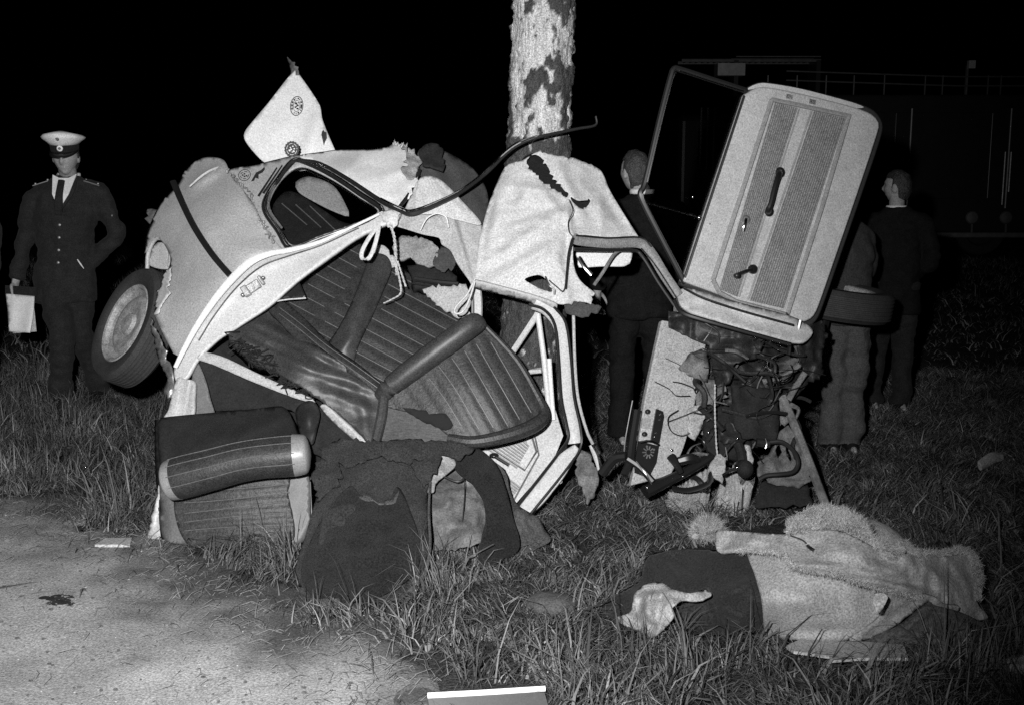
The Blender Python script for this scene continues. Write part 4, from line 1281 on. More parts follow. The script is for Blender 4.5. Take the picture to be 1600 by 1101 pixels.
rope([(610, 352, 5.11), (616, 372, 5.10), (618, 400, 5.10), (620, 430, 5.10)], .006).build('hanging_rope', M['cord'], car)
rope([(618, 408, 5.09), (624, 436, 5.08), (626, 458, 5.08), (612, 468, 5.10), (600, 474, 5.12)], .0042).build('hanging_rope', M['cord'], car)
rope([(621, 408, 5.09), (628, 430, 5.09), (634, 448, 5.09)], .004).build('hanging_rope', M['cord'], car)

# --- wheels
def wheel(name, c, axis, R, parent):
    w_ = R * .5
    mb = MB()
    prof = [(R * .66, -w_ * .40), (R * .80, -w_ * .52), (R * .93, -w_ * .50), (R * .99, -w_ * .38)]
    for k in range(6):
        h = -w_ * .32 + w_ * .64 * k / 5
        prof += [(R, h - .008), (R * .988, h - .005), (R * .988, h + .002), (R, h + .005)]
    prof += [(R * .99, w_ * .38), (R * .93, w_ * .50), (R * .80, w_ * .52), (R * .69, w_ * .42), (R * .66, w_ * .36)]
    mb.lathe(c, axis, prof, 56, False)
    ty = mb.build(name, M['rubber'], parent)
    mb = MB()
    mb.lathe(c, axis, [(R * .69, -w_ * .3), (R * .69, w_ * .40), (R * .665, w_ * .44), (R * .63, w_ * .41), (R * .60, w_ * .26), (R * .52, w_ * .20), (R * .46, w_ * .29), (R * .40, w_ * .30), (R * .20, w_ * .22), (R * .17, w_ * .34), (R * .06, w_ * .37)], 48)
    mb.build('rim', M['rim'], ty)
    return ty


tc1 = unit(CAM - P(207, 512, 5.72)); rp1 = unit(RIGHT - tc1 * (RIGHT @ tc1))
ax1 = unit(tc1 * .40 - rp1 * .84 + UP * .36)
wheel('wheel', P(212, 511, 5.72), ax1, .302, car)
ax2 = unit(UP * 1.0 - FWD * .20 + RIGHT * .14)
wheel('wheel', P(1302, 468, 6.1), ax2, .312, car)
mb = MB(); mb.tube(tpx([(207, 512, 5.75), (300, 500, 5.7)]), .05, 10, sm=1); mb.build('rear_axle', M['dark'], car)
mb = MB(); mb.tube(tpx([(1290, 475, 6.1), (1270, 540, 5.9), (1230, 600, 5.7)]), .045, 8); mb.build('front_axle', M['dark'], car)

# --- passenger door standing on end
DR = Plane((1165, 145, 5.20), (1375, 190, 5.42), (1068, 440, 5.16))
door_v, door_f = DR.plate([(1068, 440, 'c'), (1100, 340), (1164, 148, 'c'), (1190, 136), (1250, 146), (1330, 166), (1362, 178), (1374, 192), (1372, 208), (1345, 290), (1310, 392), (1280, 478), (1272, 494), (1260, 502), (1244, 502), (1150, 470)], .055, 0, 8)
door = obj('door', door_v, door_f, M['doorpaint'], car, smooth=True, sharp=30)
bevel(door, .008, 2)
v, f = DR.plate([(1064, 446, 'c'), (1100, 336), (1160, 146), (1172, 135), (1192, 128), (1250, 137), (1332, 158), (1366, 172), (1380, 192), (1378, 214), (1350, 298), (1316, 396), (1285, 484), (1276, 502), (1262, 512), (1242, 510), (1150, 480)], .05, -.057, 8)
bevel(obj('door_skin', v, f, M['edge'], door, sharp=30), .01, 2)
v, f = DR.plate([(1165, 141, 'c'), (1176, 134), (1192, 130), (1250, 139), (1330, 160), (1350, 168), (1330, 169), (1250, 148), (1194, 137), (1174, 140)], .02, -.035, 8)
obj('door_flange', v, f, M['paint'], door, smooth=False)
# trim card: frame, two ribbed fields, smooth band
v, f = DR.plate([(1206, 153, 'c'), (1245, 162), (1330, 180, 'c'), (1284, 325), (1230, 494, 'c'), (1150, 473), (1124, 460, 'c'), (1111, 438, 'c'), (1158, 296)], .008, .008, 10)
bevel(obj('trim_card', v, f, M['doorpaint'], door, smooth=False), .003, 2)


def ribfield(a, b, c, d, n_, name):
    """a-b top edge, d-c bottom edge (pixels); ribs run from top to bottom"""
    mb = MB()
    a, b, c, d = map(np.array, (a, b, c, d))
    K = 3
    V, Fc = [], []
    N_ = n_ * 4 + 1
    rows = 24
    for j in range(rows + 1):
        t = j / rows
        for i in range(N_):
            s = i / (N_ - 1)
            q = a * (1 - s) * (1 - t) + b * s * (1 - t) + c * s * t + d * (1 - s) * t
            h = .0105 + (.0045, .0015, -.001, .0015)[i % 4]
            V.append(DR.at(q[0], q[1], h))
    for j in range(rows):
        for i in range(N_ - 1):
            k = j * N_ + i
            Fc.append([k, k + 1, k + N_ + 1, k + N_])
    mb.add(V, Fc)
    # cross weave: fine weld lines over the ribs
    o = mb.build(name, M['ribbed'], door, smooth=False)
    m = o.modifiers.new('thickness', 'SOLIDIFY'); m.thickness = .004; m.offset = 0
    return o


ribfield((1211, 161), (1246, 169), (1152, 464), (1124, 452), 11, 'ribbed_panel')
ribfield((1272, 174), (1321, 185), (1224, 482), (1172, 470), 15, 'ribbed_panel')
mb = MB()
for pts_ in ([(1206, 156), (1245, 164), (1328, 182)], [(1326, 182), (1284, 325), (1230, 492)], [(1230, 492), (1150, 471), (1124, 457), (1114, 438)], [(1114, 438), (1160, 298), (1206, 156)]):
    q = [DR.at(*p, .012) for p in pts_]
    mb.tube(q, .011, 7, sm=1)
mb.build('trim_border', M['doortrim'], door)
mb = MB()
mb.tube([DR.at(*p, .011) for p in ((1249, 170), (1155, 464))], .0035, 6, sm=1)
mb.tube([DR.at(*p, .011) for p in ((1268, 174), (1169, 468))], .0045, 6, sm=1)
mb.build('trim_bead', M['doortrim'], door)
mb = MB()
mb.tube([DR.at(*p, h) for p, h in (((1218, 268), .012), ((1217, 274), .045), ((1212, 290), .055), ((1205, 318), .055), ((1201, 328), .045), ((1201, 332), .012))], [.014, .015, .014, .014, .015, .014], 10)
mb.ell(DR.at(1219, 270, .012), (.026, .026, .012), frame(DR.n)); mb.ell(DR.at(1202, 331, .012), (.024, .024, .012), frame(DR.n))
mb.build('pull_handle', M['black'], door)
mb = MB(); mb.ell(DR.at(1166, 343, .016), (.020, .02, .010), frame(DR.n)); mb.build('latch_plate', M['under'], door)
mb = MB(); mb.tube([DR.at(*p, h) for p, h in (((1166, 342), .025), ((1164, 352), .032), ((1162, 362), .028))], [(.008, .006), (.010, .006), (.007, .005)], 8, ref=RIGHT)
mb.build('door_latch', M['chrome'], door)
mb = MB(); mb.lathe(DR.at(1175, 421, .012), DR.n, [(.022, 0), (.022, .014), (.016, .022), (.004, .024)], 18)
mb.tube([DR.at(1175, 421, .034), DR.at(1163, 425, .05), DR.at(1150, 430, .052)], [(.008, .005)] * 3, 8, ref=UP)
mb.lathe(DR.at(1149, 431, .045), DR.n, [(.010, 0), (.013, .012), (.012, .03), (.004, .034)], 14)
mb.build('window_crank', M['black'], door)
for q in ((1203, 207), (1190, 203), (1109, 350), (1195, 408), (1235, 468)):
    mb = MB(); mb.ell(DR.at(*q, .014), .004, nu=8, nv=6); mb.build('trim_screw', M['steel'], door)
for (x, y) in ((1232, 152), (1268, 160)):
    mb = MB(); mb.box(DR.at(x, y, -.01), (.035, .022, .02), (unit(DR.at(1250, 170) - DR.at(1210, 161)), unit(np.cross(DR.n, unit(DR.at(1250, 170) - DR.at(1210, 161)))), DR.n))
    mb.build('door_stop', M['under'], door, smooth=False)
# window frame and panes
mb = MB()
mb.tube([DR.at(*p, -.02) for p in ((1166, 142), (1110, 124), (1060, 108), (1053, 109), (1048, 120), (1030, 190), (1008, 285), (1001, 300), (1004, 314), (1030, 366), (1070, 442))], .014, 8, sm=3)
wfm = mb.build('window_frame', M['seal'], door)
mb = MB()
mb.tube([DR.at(*p, -.004) for p in ((1057, 112), (1051, 122), (1033, 190), (1011, 285))], .0045, 6, sm=3)
mb.tube([DR.at(*p, -.004) for p in ((1004, 303), (1008, 317), (1034, 366), (1068, 432))], .0025, 6, sm=3)
mb.tube([DR.at(*p, -.008) for p in ((1062, 111), (1110, 127), (1162, 143))], .0025, 6, sm=1)
mb.tube([DR.at(*p, -.012) for p in ((1005, 316), (1050, 328), (1096, 341))], .004, 6, sm=1)
mb.tube([DR.at(*p, 0.0) for p in ((1078, 334), (1086, 337), (1094, 344))], .006, 6, sm=1)
mb.ell(DR.at(1082, 308, .0), .006); mb.ell(DR.at(1092, 340, .006), .009)
mb.build('window_chrome', M['chrome'], wfm)
v, f = DR.plate([(1006, 314, 'c'), (1012, 285, 'c'), (1055, 114, 'c'), (1162, 146, 'c'), (1098, 340, 'c')], .004, -.024, 400)
obj('window_pane', v, f, M['glass'], wfm, smooth=False)
v, f = DR.plate([(1008, 318, 'c'), (1096, 343, 'c'), (1068, 436, 'c'), (1036, 370, 'c')], .004, -.024, 400)
obj('quarterlight_pane', v, f, M['glass'], wfm, smooth=False)
mb = MB(); mb.tube([DR.at(*p, .002) for p in ((1163, 150), (1100, 342), (1070, 434))], .006, 6, sm=1)
mb.build('window_wiper_seal', M['seal'], door)

# --- cowl, sills and front body under the door
sheet('cowl', [(1058, 458), (1070, 450), (1100, 456), (1160, 474), (1230, 492), (1262, 506), (1270, 520), (1256, 534), (1230, 532), (1160, 512), (1100, 494), (1066, 478)], [(1058, 458, 5.2), (1160, 474, 5.16), (1270, 520, 5.16), (1100, 494, 5.1), (1160, 500, 5.1)], M['doorpaint'], car, crease=0.006, cscale=12, step=6, thick=.02, amp=.005, scale=8,
      relief=ridges([((1070, 456), (1260, 512), 6, .02)]))
mb = MB(); mb.tube(tpx([(1054, 470, 5.12), (1066, 488, 5.08), (1100, 500, 5.06), (1160, 517, 5.06), (1235, 538, 5.08)]), .010, 7)
mb.tube(tpx([(1068, 450, 5.1), (1100, 466, 5.06), (1160, 486, 5.06), (1240, 508, 5.08)]), .005, 6)
mb.build('cowl_seal', M['seal'], car)
sheet('inner_wing', [(1100, 500, 'c'), (1180, 520), (1250, 540, 'c'), (1276, 566, 'cj'), (1258, 600, 'c'), (1225, 622, 'cj'), (1214, 700, 'c'), (1130, 700, 'cj'), (1080, 650, 'cj'), (1090, 560, 'cj')], [(1100, 500, 5.36), (1290, 560, 5.5), (1200, 700, 5.4), (1080, 640, 5.4)], M['scorch'], car, step=6, thick=.008, amp=.03, scale=7, crease=.04, cscale=8)
sheet('crushed_panel', [(1044, 486, 'c'), (1100, 492), (1150, 510), (1196, 528, 'cj'), (1182, 560, 'cj'), (1150, 566, 'cj'), (1140, 600, 'cj'), (1118, 604, 'c'), (1108, 540, 'c'), (1080, 528, 'cj'), (1046, 512, 'c')], [(1040, 482, 5.24), (1150, 510, 5.2), (1120, 590, 5.25)], M['scorch'], car, step=5, thick=.006, amp=.02, scale=10, crease=.03, cscale=9)
sheet('door_hinge_post', [(1255, 515, 'c'), (1284, 500, 'cj'), (1294, 522, 'cj'), (1284, 556, 'cj'), (1290, 582, 'cj'), (1262, 600, 'c'), (1238, 626, 'c'), (1232, 612, 'c'), (1256, 576, 'cj'), (1248, 545, 'j')], [(1255, 515, 5.26), (1300, 520, 5.4), (1236, 628, 5.2)], M['scorch'], car, step=5, thick=.01, amp=.02, scale=9, crease=.03, cscale=9)

# --- dashboard standing on end
DA = Plane((1010, 640, 5.16), (1084, 640, 5.22), (1000, 740, 5.10))
v, f = DA.plate([(1034, 500, 'c'), (1108, 512, 'c'), (1084, 640), (1068, 700), (1048, 742, 'c'), (986, 758, 'c'), (998, 690), (1008, 622)], .04, 0, 12)
dash = bevel(obj('dashboard', v, f, M['dash'], car, smooth=False), .006, 2)
mb = MB()
q = [(1026, 638), (1036, 642), (1038, 650), (1030, 694), (1018, 690), (1018, 682)]
v, f = DA.plate([(a, b, 'c') for a, b in q], .012, .012, 30); mb.add(v, f)
mb.build('radio_fascia', M['black'], dash, smooth=False)
mb = MB()
for p in ((1032, 647), (1031, 655), (1023, 682), (1025, 676)):
    mb.ell(DA.at(*p, .016), .005, nu=8, nv=6)
mb.build('radio_knobs', M['chrome'], dash)
v, f = DA.plate([(1004, 653, 'c'), (1017, 653, 'c'), (1015, 669, 'c'), (1002, 668, 'c')], .008, .006, 30)
obj('clock_plate', v, f, M['doortrim'], dash, smooth=False)
for p in ((1011, 643), (1006, 678)):
    mb = MB(); mb.lathe(DA.at(*p, 0), DA.n, [(.011, 0), (.012, .012), (.009, .02), (.003, .022)], 14); mb.build('dash_knob', M['black'], dash)
v, f = DA.plate([(998, 688, 'c'), (1030, 696, 'c'), (1026, 722), (1014, 746), (992, 738)], .01, .008, 30)
obj('speaker_panel', v, f, M['black'], dash, smooth=False)
mb = MB()
for k in range(10):
    a = 2 * math.pi * k / 10
    mb.tube([DA.at(1013 + 3.5 * math.cos(a), 706 + 4 * math.sin(a), .012), DA.at(1013 + 9 * math.cos(a), 706 + 10 * math.sin(a), .016)], .0035, 5, sm=1)
mb.ell(DA.at(1011, 697, .012), .006); mb.ell(DA.at(1022, 702, .012), .006); mb.ell(DA.at(1008, 734, .012), .005)
mb.build('speaker_grille', M['under'], dash)
mb = MB()
mb.tube(tpx([(1000, 690, 5.06), (1015, 688, 5.06), (1030, 694, 5.07)]), .005, 6)
mb.build('speaker_trim', M['chrome'], dash)
mb = MB()
mb.tube(tpx([(996, 640, 5.12), (988, 690, 5.10), (984, 720, 5.08), (976, 742, 5.06)]), [(.02, .02)] * 4, 8, ref=RIGHT)
mb.tube(tpx([(980, 716, 5.06), (1000, 730, 5.05), (1020, 752, 5.03)]), .016, 8)
mb.tube(tpx([(940, 740, 5.1), (960, 716, 5.08), (978, 712, 5.06)]), .022, 8)
mb.build('crash_pad', M['black'], car)
mb = MB()
mb.tube(tpx([(988, 625, 5.10), (978, 680, 5.08), (975, 712, 5.06)]), .003, 6)
mb.tube(tpx([(994, 720, 5.02), (1008, 738, 5.0), (1018, 756, 5.0)]), .003, 6)
mb.ell(P(1011, 761, 5.0), .008)
mb.build('windscreen_chrome', M['chrome'], car)
mb = MB(); mb.tube(tpx([(1008, 768, 5.02), (1040, 752, 5.06), (1076, 734, 5.10), (1112, 712, 5.14)]), [.030, .026, .022, .022], 10)
mb.build('steering_column', M['black'], car)
mb = MB()
mb.tube(tpx([(1048, 712, 5.04), (1056, 724, 5.02), (1064, 738, 5.02)]), [.02, .016, .014], 8)
mb.tube(tpx([(1060, 720, 5.1), (1078, 716, 5.1), (1092, 720, 5.12)]), [.02, .025, .02], 8)
mb.build('column_switch', M['black'], car)
mb = MB(); mb.tube(tpx([(1052, 726, 5.0), (1060, 738, 5.0)]), .003, 6); mb.ell(P(1067, 744, 5.02), .006); mb.ell(P(1049, 702, 5.08), .006)
mb.build('switch_chrome', M['chrome'], car)

# --- engine bay clutter
sheet('black_box', rag=True, pts=[(1100, 640), (1150, 632), (1158, 680), (1152, 716), (1110, 710), (1096, 690)], ctrl=[(1100, 640, 5.28), (1158, 680, 5.26), (1110, 710, 5.24)], mat=M['dark'], parent=car, crease=0.02, cscale=12, step=8, thick=.1, amp=.012)
sheet('torn_mat', rag=True, pts=[(1142, 600), (1216, 610), (1218, 660), (1212, 692), (1190, 690), (1160, 684), (1146, 660)], ctrl=[(1142, 600, 5.22), (1216, 610, 5.24), (1160, 684, 5.18)], mat=M['dark2'], parent=car, crease=0.015, cscale=12, step=8, thick=.012, amp=.012)
sheet('pale_bracket', rag=True, pts=[(1076, 640), (1092, 632), (1104, 640), (1096, 668), (1086, 688), (1074, 680)], ctrl=[(1076, 640, 5.2), (1104, 640, 5.22), (1086, 688, 5.18)], mat=M['dash'], parent=car, crease=0.015, cscale=12, step=6, thick=.01, amp=.008)
sheet('lamp_bowl', rag=True, pts=[(1214, 680), (1232, 664), (1246, 690), (1262, 724), (1268, 748), (1250, 762), (1210, 756), (1184, 742), (1186, 722), (1200, 710)], ctrl=[(1214, 680, 5.24), (1246, 690, 5.26), (1268, 748, 5.22), (1184, 742, 5.16), (1222, 722, 5.28)], mat=M['under'], parent=car, crease=0.02, cscale=12, step=5, thick=.01, amp=.012, scale=14,
      holes=[[(1212, 700), (1220, 694), (1222, 708), (1216, 716)], [(1228, 696), (1234, 700), (1236, 720), (1230, 714)]])
sheet('bowl_shadow_side', rag=True, pts=[(1190, 750), (1262, 756), (1272, 790), (1180, 792)], ctrl=[(1190, 750, 5.26), (1272, 790, 5.2), (1180, 792, 5.2)], mat=M['dark2'], parent=car, step=8, thick=.01)  # dark sheet: the bowl's shaded side put into its colour
mb = MB(); mb.tube(tpx([(1202, 690, 5.12), (1222, 690, 5.12), (1240, 704, 5.12), (1247, 722, 5.12), (1240, 736, 5.11), (1220, 740, 5.1), (1198, 742, 5.1), (1186, 748, 5.1)]), .010, 8); mb.build('hose', M['hose'], car)
mb = MB(); mb.tube(tpx([(1084, 644, 5.18), (1100, 646, 5.16), (1116, 636, 5.16), (1128, 618, 5.16), (1130, 596, 5.16)]), .004, 6); mb.build('wire', M['hose'], car)
mb = MB(); mb.tube(tpx([(1060, 640, 5.14), (1044, 652, 5.12), (1048, 672, 5.12), (1064, 680, 5.13), (1078, 676, 5.13)]), .0025, 5); mb.build('wire', M['hose'], car)
mb = MB(); mb.tube(tpx([(1044, 658, 5.12), (1070, 648, 5.13), (1104, 634, 5.14)]), .0018, 5); mb.build('wire', M['hose'], car)
mb = MB()
mb.tube(tpx([(1182, 690, 5.12), (1196, 692, 5.12), (1202, 692, 5.12)]), .02, 8)
mb.tube(tpx([(1152, 690, 5.14), (1158, 706, 5.12), (1160, 720, 5.1)]), .022, 10)
mb.ell(P(1164, 732, 5.08), (.038, .038, .042))
mb.tube(tpx([(1092, 636, 5.2), (1116, 656, 5.16), (1130, 672, 5.14)]), .012, 7)
mb.tube(tpx([(1130, 740, 5.08), (1142, 734, 5.06), (1156, 730, 5.06)]), .007, 7)
mb.build('pump', M['dark'], car)
for q in ((1151, 730, 5.05), (1152, 684, 5.12), (1107, 675, 5.14)):
    mb = MB(); mb.ell(P(*q), .0055, nu=10, nv=8); mb.build('bolt_head', M['chrome'], car)
mb = MB(); mb.tube(tpx([(1196, 684, 5.1), (1198, 692, 5.1), (1196, 700, 5.1)]), .003, 5); mb.build('hose_clip', M['chrome'], car)
mb = MB(); mb.tube(tpx([(1110, 652, 5.15), (1120, 660, 5.14)]), .003, 5); mb.build('clip_wire', M['chrome'], car)
sheet('pale_strip', rag=True, pts=[(1164, 694), (1172, 696), (1178, 716), (1172, 738), (1164, 736), (1168, 714)], ctrl=[(1164, 694, 5.12), (1178, 716, 5.12), (1164, 736, 5.1)], mat=M['dash'], parent=car, step=5, thick=.008)
rope([(1117, 600, 5.10), (1117, 640, 5.09), (1119, 690, 5.08), (1121, 712, 5.06)], .0035).build('pull_cord', M['cord'], car)
mb = MB(); mb.tube(tpx([(1222, 618, 5.16), (1240, 660, 5.12), (1262, 715, 5.08), (1280, 762, 5.04), (1294, 798, 5.02)]), [(.020, .012)] * 5, 8, ref=RIGHT)
mb.build('bumper_bar', M['under'], car)
mb = MB(); mb.tube(tpx([(1232, 624, 5.14), (1246, 600, 5.14), (1258, 582, 5.14)]), [(.014, .008)] * 3, 8, ref=RIGHT)
mb.tube(tpx([(1236, 632, 5.12), (1248, 640, 5.14), (1240, 660, 5.12)]), [.012, .008, .006], 6)
mb.build('bumper_bracket', M['under'], car)

# torn strips and plates round the engine
r5 = random.Random(23)
for i in range(115):
    x, y = r5.uniform(1078, 1250), r5.uniform(530, 752)
    if x > 1170 and y > 690: continue
    d = r5.uniform(5.12, 5.34)
    a = r5.uniform(0, 6.28); q = [(x, y, d)]
    for k in range(3):
        a += r5.uniform(-.9, .9); l = r5.uniform(10, 34)
        x, y, d = x + math.cos(a) * l, y + math.sin(a) * l * .8, d + r5.uniform(-.04, .04)
        q.append((x, min(y, 765), max(d, 5.06)))
    wd = r5.choice((.002, .002, .003, .004, .006, .009, .014))
    u = r5.random()
    mm = M['scorch'] if u < .5 else M['black'] if u < .76 else M['under'] if u < .88 else M['frame2'] if u < .94 else M['chrome']
    mb = MB(); mb.tube(tpx(q), [(wd, wd * r5.choice((.25, .5, 1)))] * 4, 6, sm=3)
    mb.build('bent_strip', mm, car)
for i in range(11):
    x, y, d = r5.uniform(1085, 1225), r5.uniform(545, 735), r5.uniform(5.2, 5.38)
    pp5 = []
    for k in range(6):
        a = k * 1.047 + r5.uniform(-.3, .3); l = r5.uniform(14, 36)
        pp5.append((x + math.cos(a) * l, min(y + math.sin(a) * l, 765)))
    sheet('torn_plate', rag=True, pts=pp5, ctrl=[(a, b, d + r5.uniform(-.06, .06)) for a, b in pp5], mat=M['scorch'] if i % 3 else M['under'], parent=car, step=5, thick=.004, amp=.01, crease=.02, cscale=14)

# ------------------------------------------------------------------ broken wood
def stump(label, pxs, base, seed):
    b0 = G(*base)
    t = empty('wood_stump', (b0[0], b0[1], 0), label, 'wood', 'splintered wood pieces in front of the wreck')
    r0 = random.Random(seed)
    nu, nvv = 28, 22
    top = pxs
    V, Fc = [], []
    for j in range(nvv):
        s = j / (nvv - 1)
        for i in range(nu):
            a = 2 * math.pi * i / nu
            tl = top['h'] * (1 - .28 * (.5 + .5 * math.sin(a * 2 + seed)) * s + .10 * s * math.sin(7 * a + seed))
            r = top['r'] * (1 - .22 * s) * (1 + .10 * math.sin(3 * a + seed) + .06 * math.sin(8 * a + s * 2) + .05 * math.sin(13 * a))
            V.append((b0[0] + r * math.cos(a) + top['lean'] * s, b0[1] + r * .7 * math.sin(a), -.02 + tl * s))
        for i in range(nu):
            if j < nvv - 1:
                k = j * nu + i; l = j * nu + (i + 1) % nu
                Fc.append([k, l, l + nu, k + nu])
    Fc.append([(nvv - 1) * nu + i for i in range(nu)])
    obj('stump', V, Fc, M['wood'], t, sharp=50)
    mb = MB()
    for i in range(9):
        a = r0.uniform(0, 6.28); r = top['r'] * .7
        c = np.array([b0[0] + r * math.cos(a) + top['lean'] * .9, b0[1] + r * .6 * math.sin(a), top['h'] * .72])
        mb.tube([c, c + np.array([r0.uniform(-.01, .01), 0, r0.uniform(.05, .10)])], [.010, .001], 4, sm=1)
    mb.build('splinters', M['wood'], t)
    return t


stump('pale splintered stump under the steering column, left of its pair', dict(h=.22, r=.070, lean=.03), (1080, 796), 1)
stump('pale splintered stump below the round pump, right of its pair', dict(h=.22, r=.085, lean=.05), (1140, 796), 4)
o, _ = sheet('wood_chip', rag=True, pts=[(1110, 722), (1122, 708), (1134, 716), (1132, 736), (1128, 752), (1114, 744), (1108, 734)], ctrl=[(1110, 722, 5.07), (1134, 716, 5.06), (1114, 744, 5.04)], mat=M['rag'], parent=None, step=5, thick=.02, amp=.01, scale=20)
tag(o, 'pale rag wedged between the steering column and the round pump', 'rag')

# ------------------------------------------------------------------ front seat thrown out in the grass
sb = G(365, 846)
seat = empty('car_seat', (sb[0], sb[1], 0), 'dark vinyl car seat standing upended in the grass, bolster facing out', 'car seat')
BR = [(250, 742), (262, 730), (420, 720), (470, 725), (482, 745), (484, 800), (482, 826), (470, 846), (440, 854), (330, 852), (270, 848), (254, 838), (250, 790)]
sbk, sb_fn = sheet('backrest', BR, [(250, 742, 4.92), (482, 745, 4.92), (482, 826, 4.87), (254, 838, 4.86), (365, 790, 4.87)], M['vinylside'], seat, step=7, thick=.10, amp=.003,
      relief=ridges([((250, 760), (254, 840), 6, -.03), ((280, 858), (460, 858), 7, -.03)]))
PN = [(286, 742), (448, 728), (450, 770), (458, 842), (400, 848), (292, 848)]
pp, pp_fn = sheet('pleated_panel', PN, [(286, 742, 4.898), (448, 728, 4.898), (458, 842, 4.845), (292, 848, 4.84), (365, 790, 4.853)], M['vinyl'], seat, step=4, thick=.02, amp=.001, relief=pleat(290, 766, .995, -.075, 16.2, .006))
mb = MB()
for k in range(-1, 5):
    pts_ = [(x, 766 + 16.2 * k - .075 * (x - 290) + 3 * math.sin((x - 290) / 60 + k), 0) for x in np.linspace(288, 452, 16)]
    mb.tube(tpx([(x, y, float(pp_fn(x, y)) - .005) for x, y, _ in pts_]), .0020, 5, sm=1)
mb.tube(tpx([(366 + (y - 740) * .02, y, float(pp_fn(366, y)) - .006) for y in np.linspace(744, 845, 18)]), .0014, 4, sm=1)
mb.build('pleat_piping', M['piping'], pp)
mb = MB(); mb.tube(tpx([(485, 752, 4.90), (487, 800, 4.87), (485, 828, 4.86)]), .003, 6); mb.build('chrome_edge', M['chrome'], seat)
# roll
RL = [(258, 752, 4.72), (284, 745, 4.71), (330, 733, 4.70), (370, 722, 4.70), (410, 715, 4.70), (455, 711, 4.71), (486, 708, 4.72)]
rr2 = [.082, .092, .090, .088, .088, .090, .080]
mb = MB()


def rolltube(ra, rb, seg=40, wave=0.0, ex=0.0):
    c = crom(np.hstack([np.array(tpx(RL)), np.array(rr2)[:, None]]), 10)
    n = len(c); i0, i1 = int(ra * (n - 1)), int(rb * (n - 1))
    V, Fc = [], []
    for i in range(i0, i1 + 1):
        t = unit(c[min(i + 1, n - 1), :3] - c[max(i - 1, 0), :3])
        u = unit(UP - t * (UP @ t)); v = np.cross(t, u)
        s = i / (n - 1)
        endr = min(1.0, (1 - (1 - min(s, 1 - s) / .055) ** 2) ** .5 if min(s, 1 - s) < .055 else 1.0)
        for k in range(seg):
            a = 2 * math.pi * k / seg
            m_ = 1.0 + wave * (abs(math.sin(a * 5 + .4)) ** .6 - .5)
            r = (c[i, 3] + ex) * max(endr, .18) * m_
            V.append(c[i, :3] + u * math.cos(a) * r * .98 + v * math.sin(a) * r)
    m2 = i1 - i0 + 1
    for i in range(m2 - 1):
        for k in range(seg):
            l = (k + 1) % seg
            Fc.append([i * seg + k, i * seg + l, (i + 1) * seg + l, (i + 1) * seg + k])
    Fc += [list(range(seg))[::-1], [(m2 - 1) * seg + k for k in range(seg)]]
    return V, Fc, c


V, Fc, cc_ = rolltube(0.13, .87, 60, .008, -.001)
rb_ = obj('bolster', V, Fc, M['vinyl'], seat, sharp=60)
V, Fc, _ = rolltube(0, .135); obj('bolster_end', V, Fc, M['vinylend'], seat, sharp=60)
V, Fc, _ = rolltube(.865, 1.0); obj('bolster_end', V, Fc, M['vinylend'], seat, sharp=60)
mb = MB()
for a in (.35, .85, 1.35, -.15):
    pts_ = []
    for i in range(int(.12 * 60), int(.87 * 60) + 1, 3):
        t = unit(cc_[min(i + 1, 60), :3] - cc_[max(i - 1, 0), :3]); u = unit(UP - t * (UP @ t)); v = np.cross(t, u)
        if v @ FWD > 0: v = -v
        r = cc_[i, 3] * 1.012
        pts_.append(cc_[i, :3] + u * math.cos(a + .55) * r + v * math.sin(a + .55) * r)
    mb.tube(pts_, .0018, 5, sm=1)
mb.build('bolster_piping', M['piping'], rb_)
sheet('seat_base', [(246, 660), (252, 652), (330, 644), (400, 638), (440, 634), (452, 644), (460, 672), (472, 700), (440, 716), (350, 728), (262, 752), (250, 730)], [(246, 660, 4.98), (440, 634, 5.0), (472, 700, 4.80), (262, 745, 4.78), (350, 690, 4.86)], M['vinylback'], seat, step=7, thick=.05, amp=.006, scale=6,
      relief=ridges([((290, 700), (380, 665), 12, .012), ((360, 690), (440, 650), 8, .012), ((250, 655), (258, 730), 4, .014), ((452, 644), (470, 696), 5, .012)]))
sheet('seat_side', [(242, 655), (250, 655), (258, 730), (262, 780), (262, 840), (252, 842), (246, 780), (242, 720)], [(242, 655, 5.04), (262, 780, 4.92), (252, 842, 4.92)], M['vinylback'], seat, step=7, thick=.02, amp=.003)

# ------------------------------------------------------------------ carpets pulled out of the car
rel = ridges([((570, 700), (530, 800), 22, .05), ((640, 700), (600, 790), 20, .04), ((655, 760), (660, 880), 8, .03), ((500, 760), (475, 880), 14, -.03), ((590, 800), (600, 930), 22, .02), ((580, 780), (560, 772), 6, .015), ((600, 768), (620, 762), 6, .02), ((610, 780), (625, 765), 6, .02)])
cp, cp_fn = sheet('floor_carpet', [(512, 704), (540, 694), (600, 690), (660, 694), (692, 702), (676, 740), (668, 765), (668, 812), (670, 850), (664, 888), (654, 908), (626, 932), (590, 944), (540, 955), (512, 952), (482, 930), (463, 890), (476, 840), (490, 790), (504, 740)],
      [(512, 704, 4.86), (600, 690, 4.84), (692, 702, 4.84), (668, 765, 4.66), (670, 850, 4.42), (626, 932, 4.31), (540, 955, 4.23), (482, 930, 4.28), (463, 890, 4.40), (504, 760, 4.68), (580, 800, 4.52)],
      M['carpetmid'], None, step=5, thick=.014, amp=.012, scale=9, relief=rel, ground=True, crease=.016, cscale=6)
tag(cp, 'large dark carpet hanging out of the wreck into the grass', 'carpet')
mb = MB(); mb.tube(tpx([(672, 752, 4.67), (670, 800, 4.53), (672, 850, 4.40), (666, 888, 4.335), (654, 909, 4.31), (626, 933, 4.29), (592, 945, 4.26), (545, 954, 4.24)]), [.005, .006, .006, .008, .010, .008, .006, .004], 7)
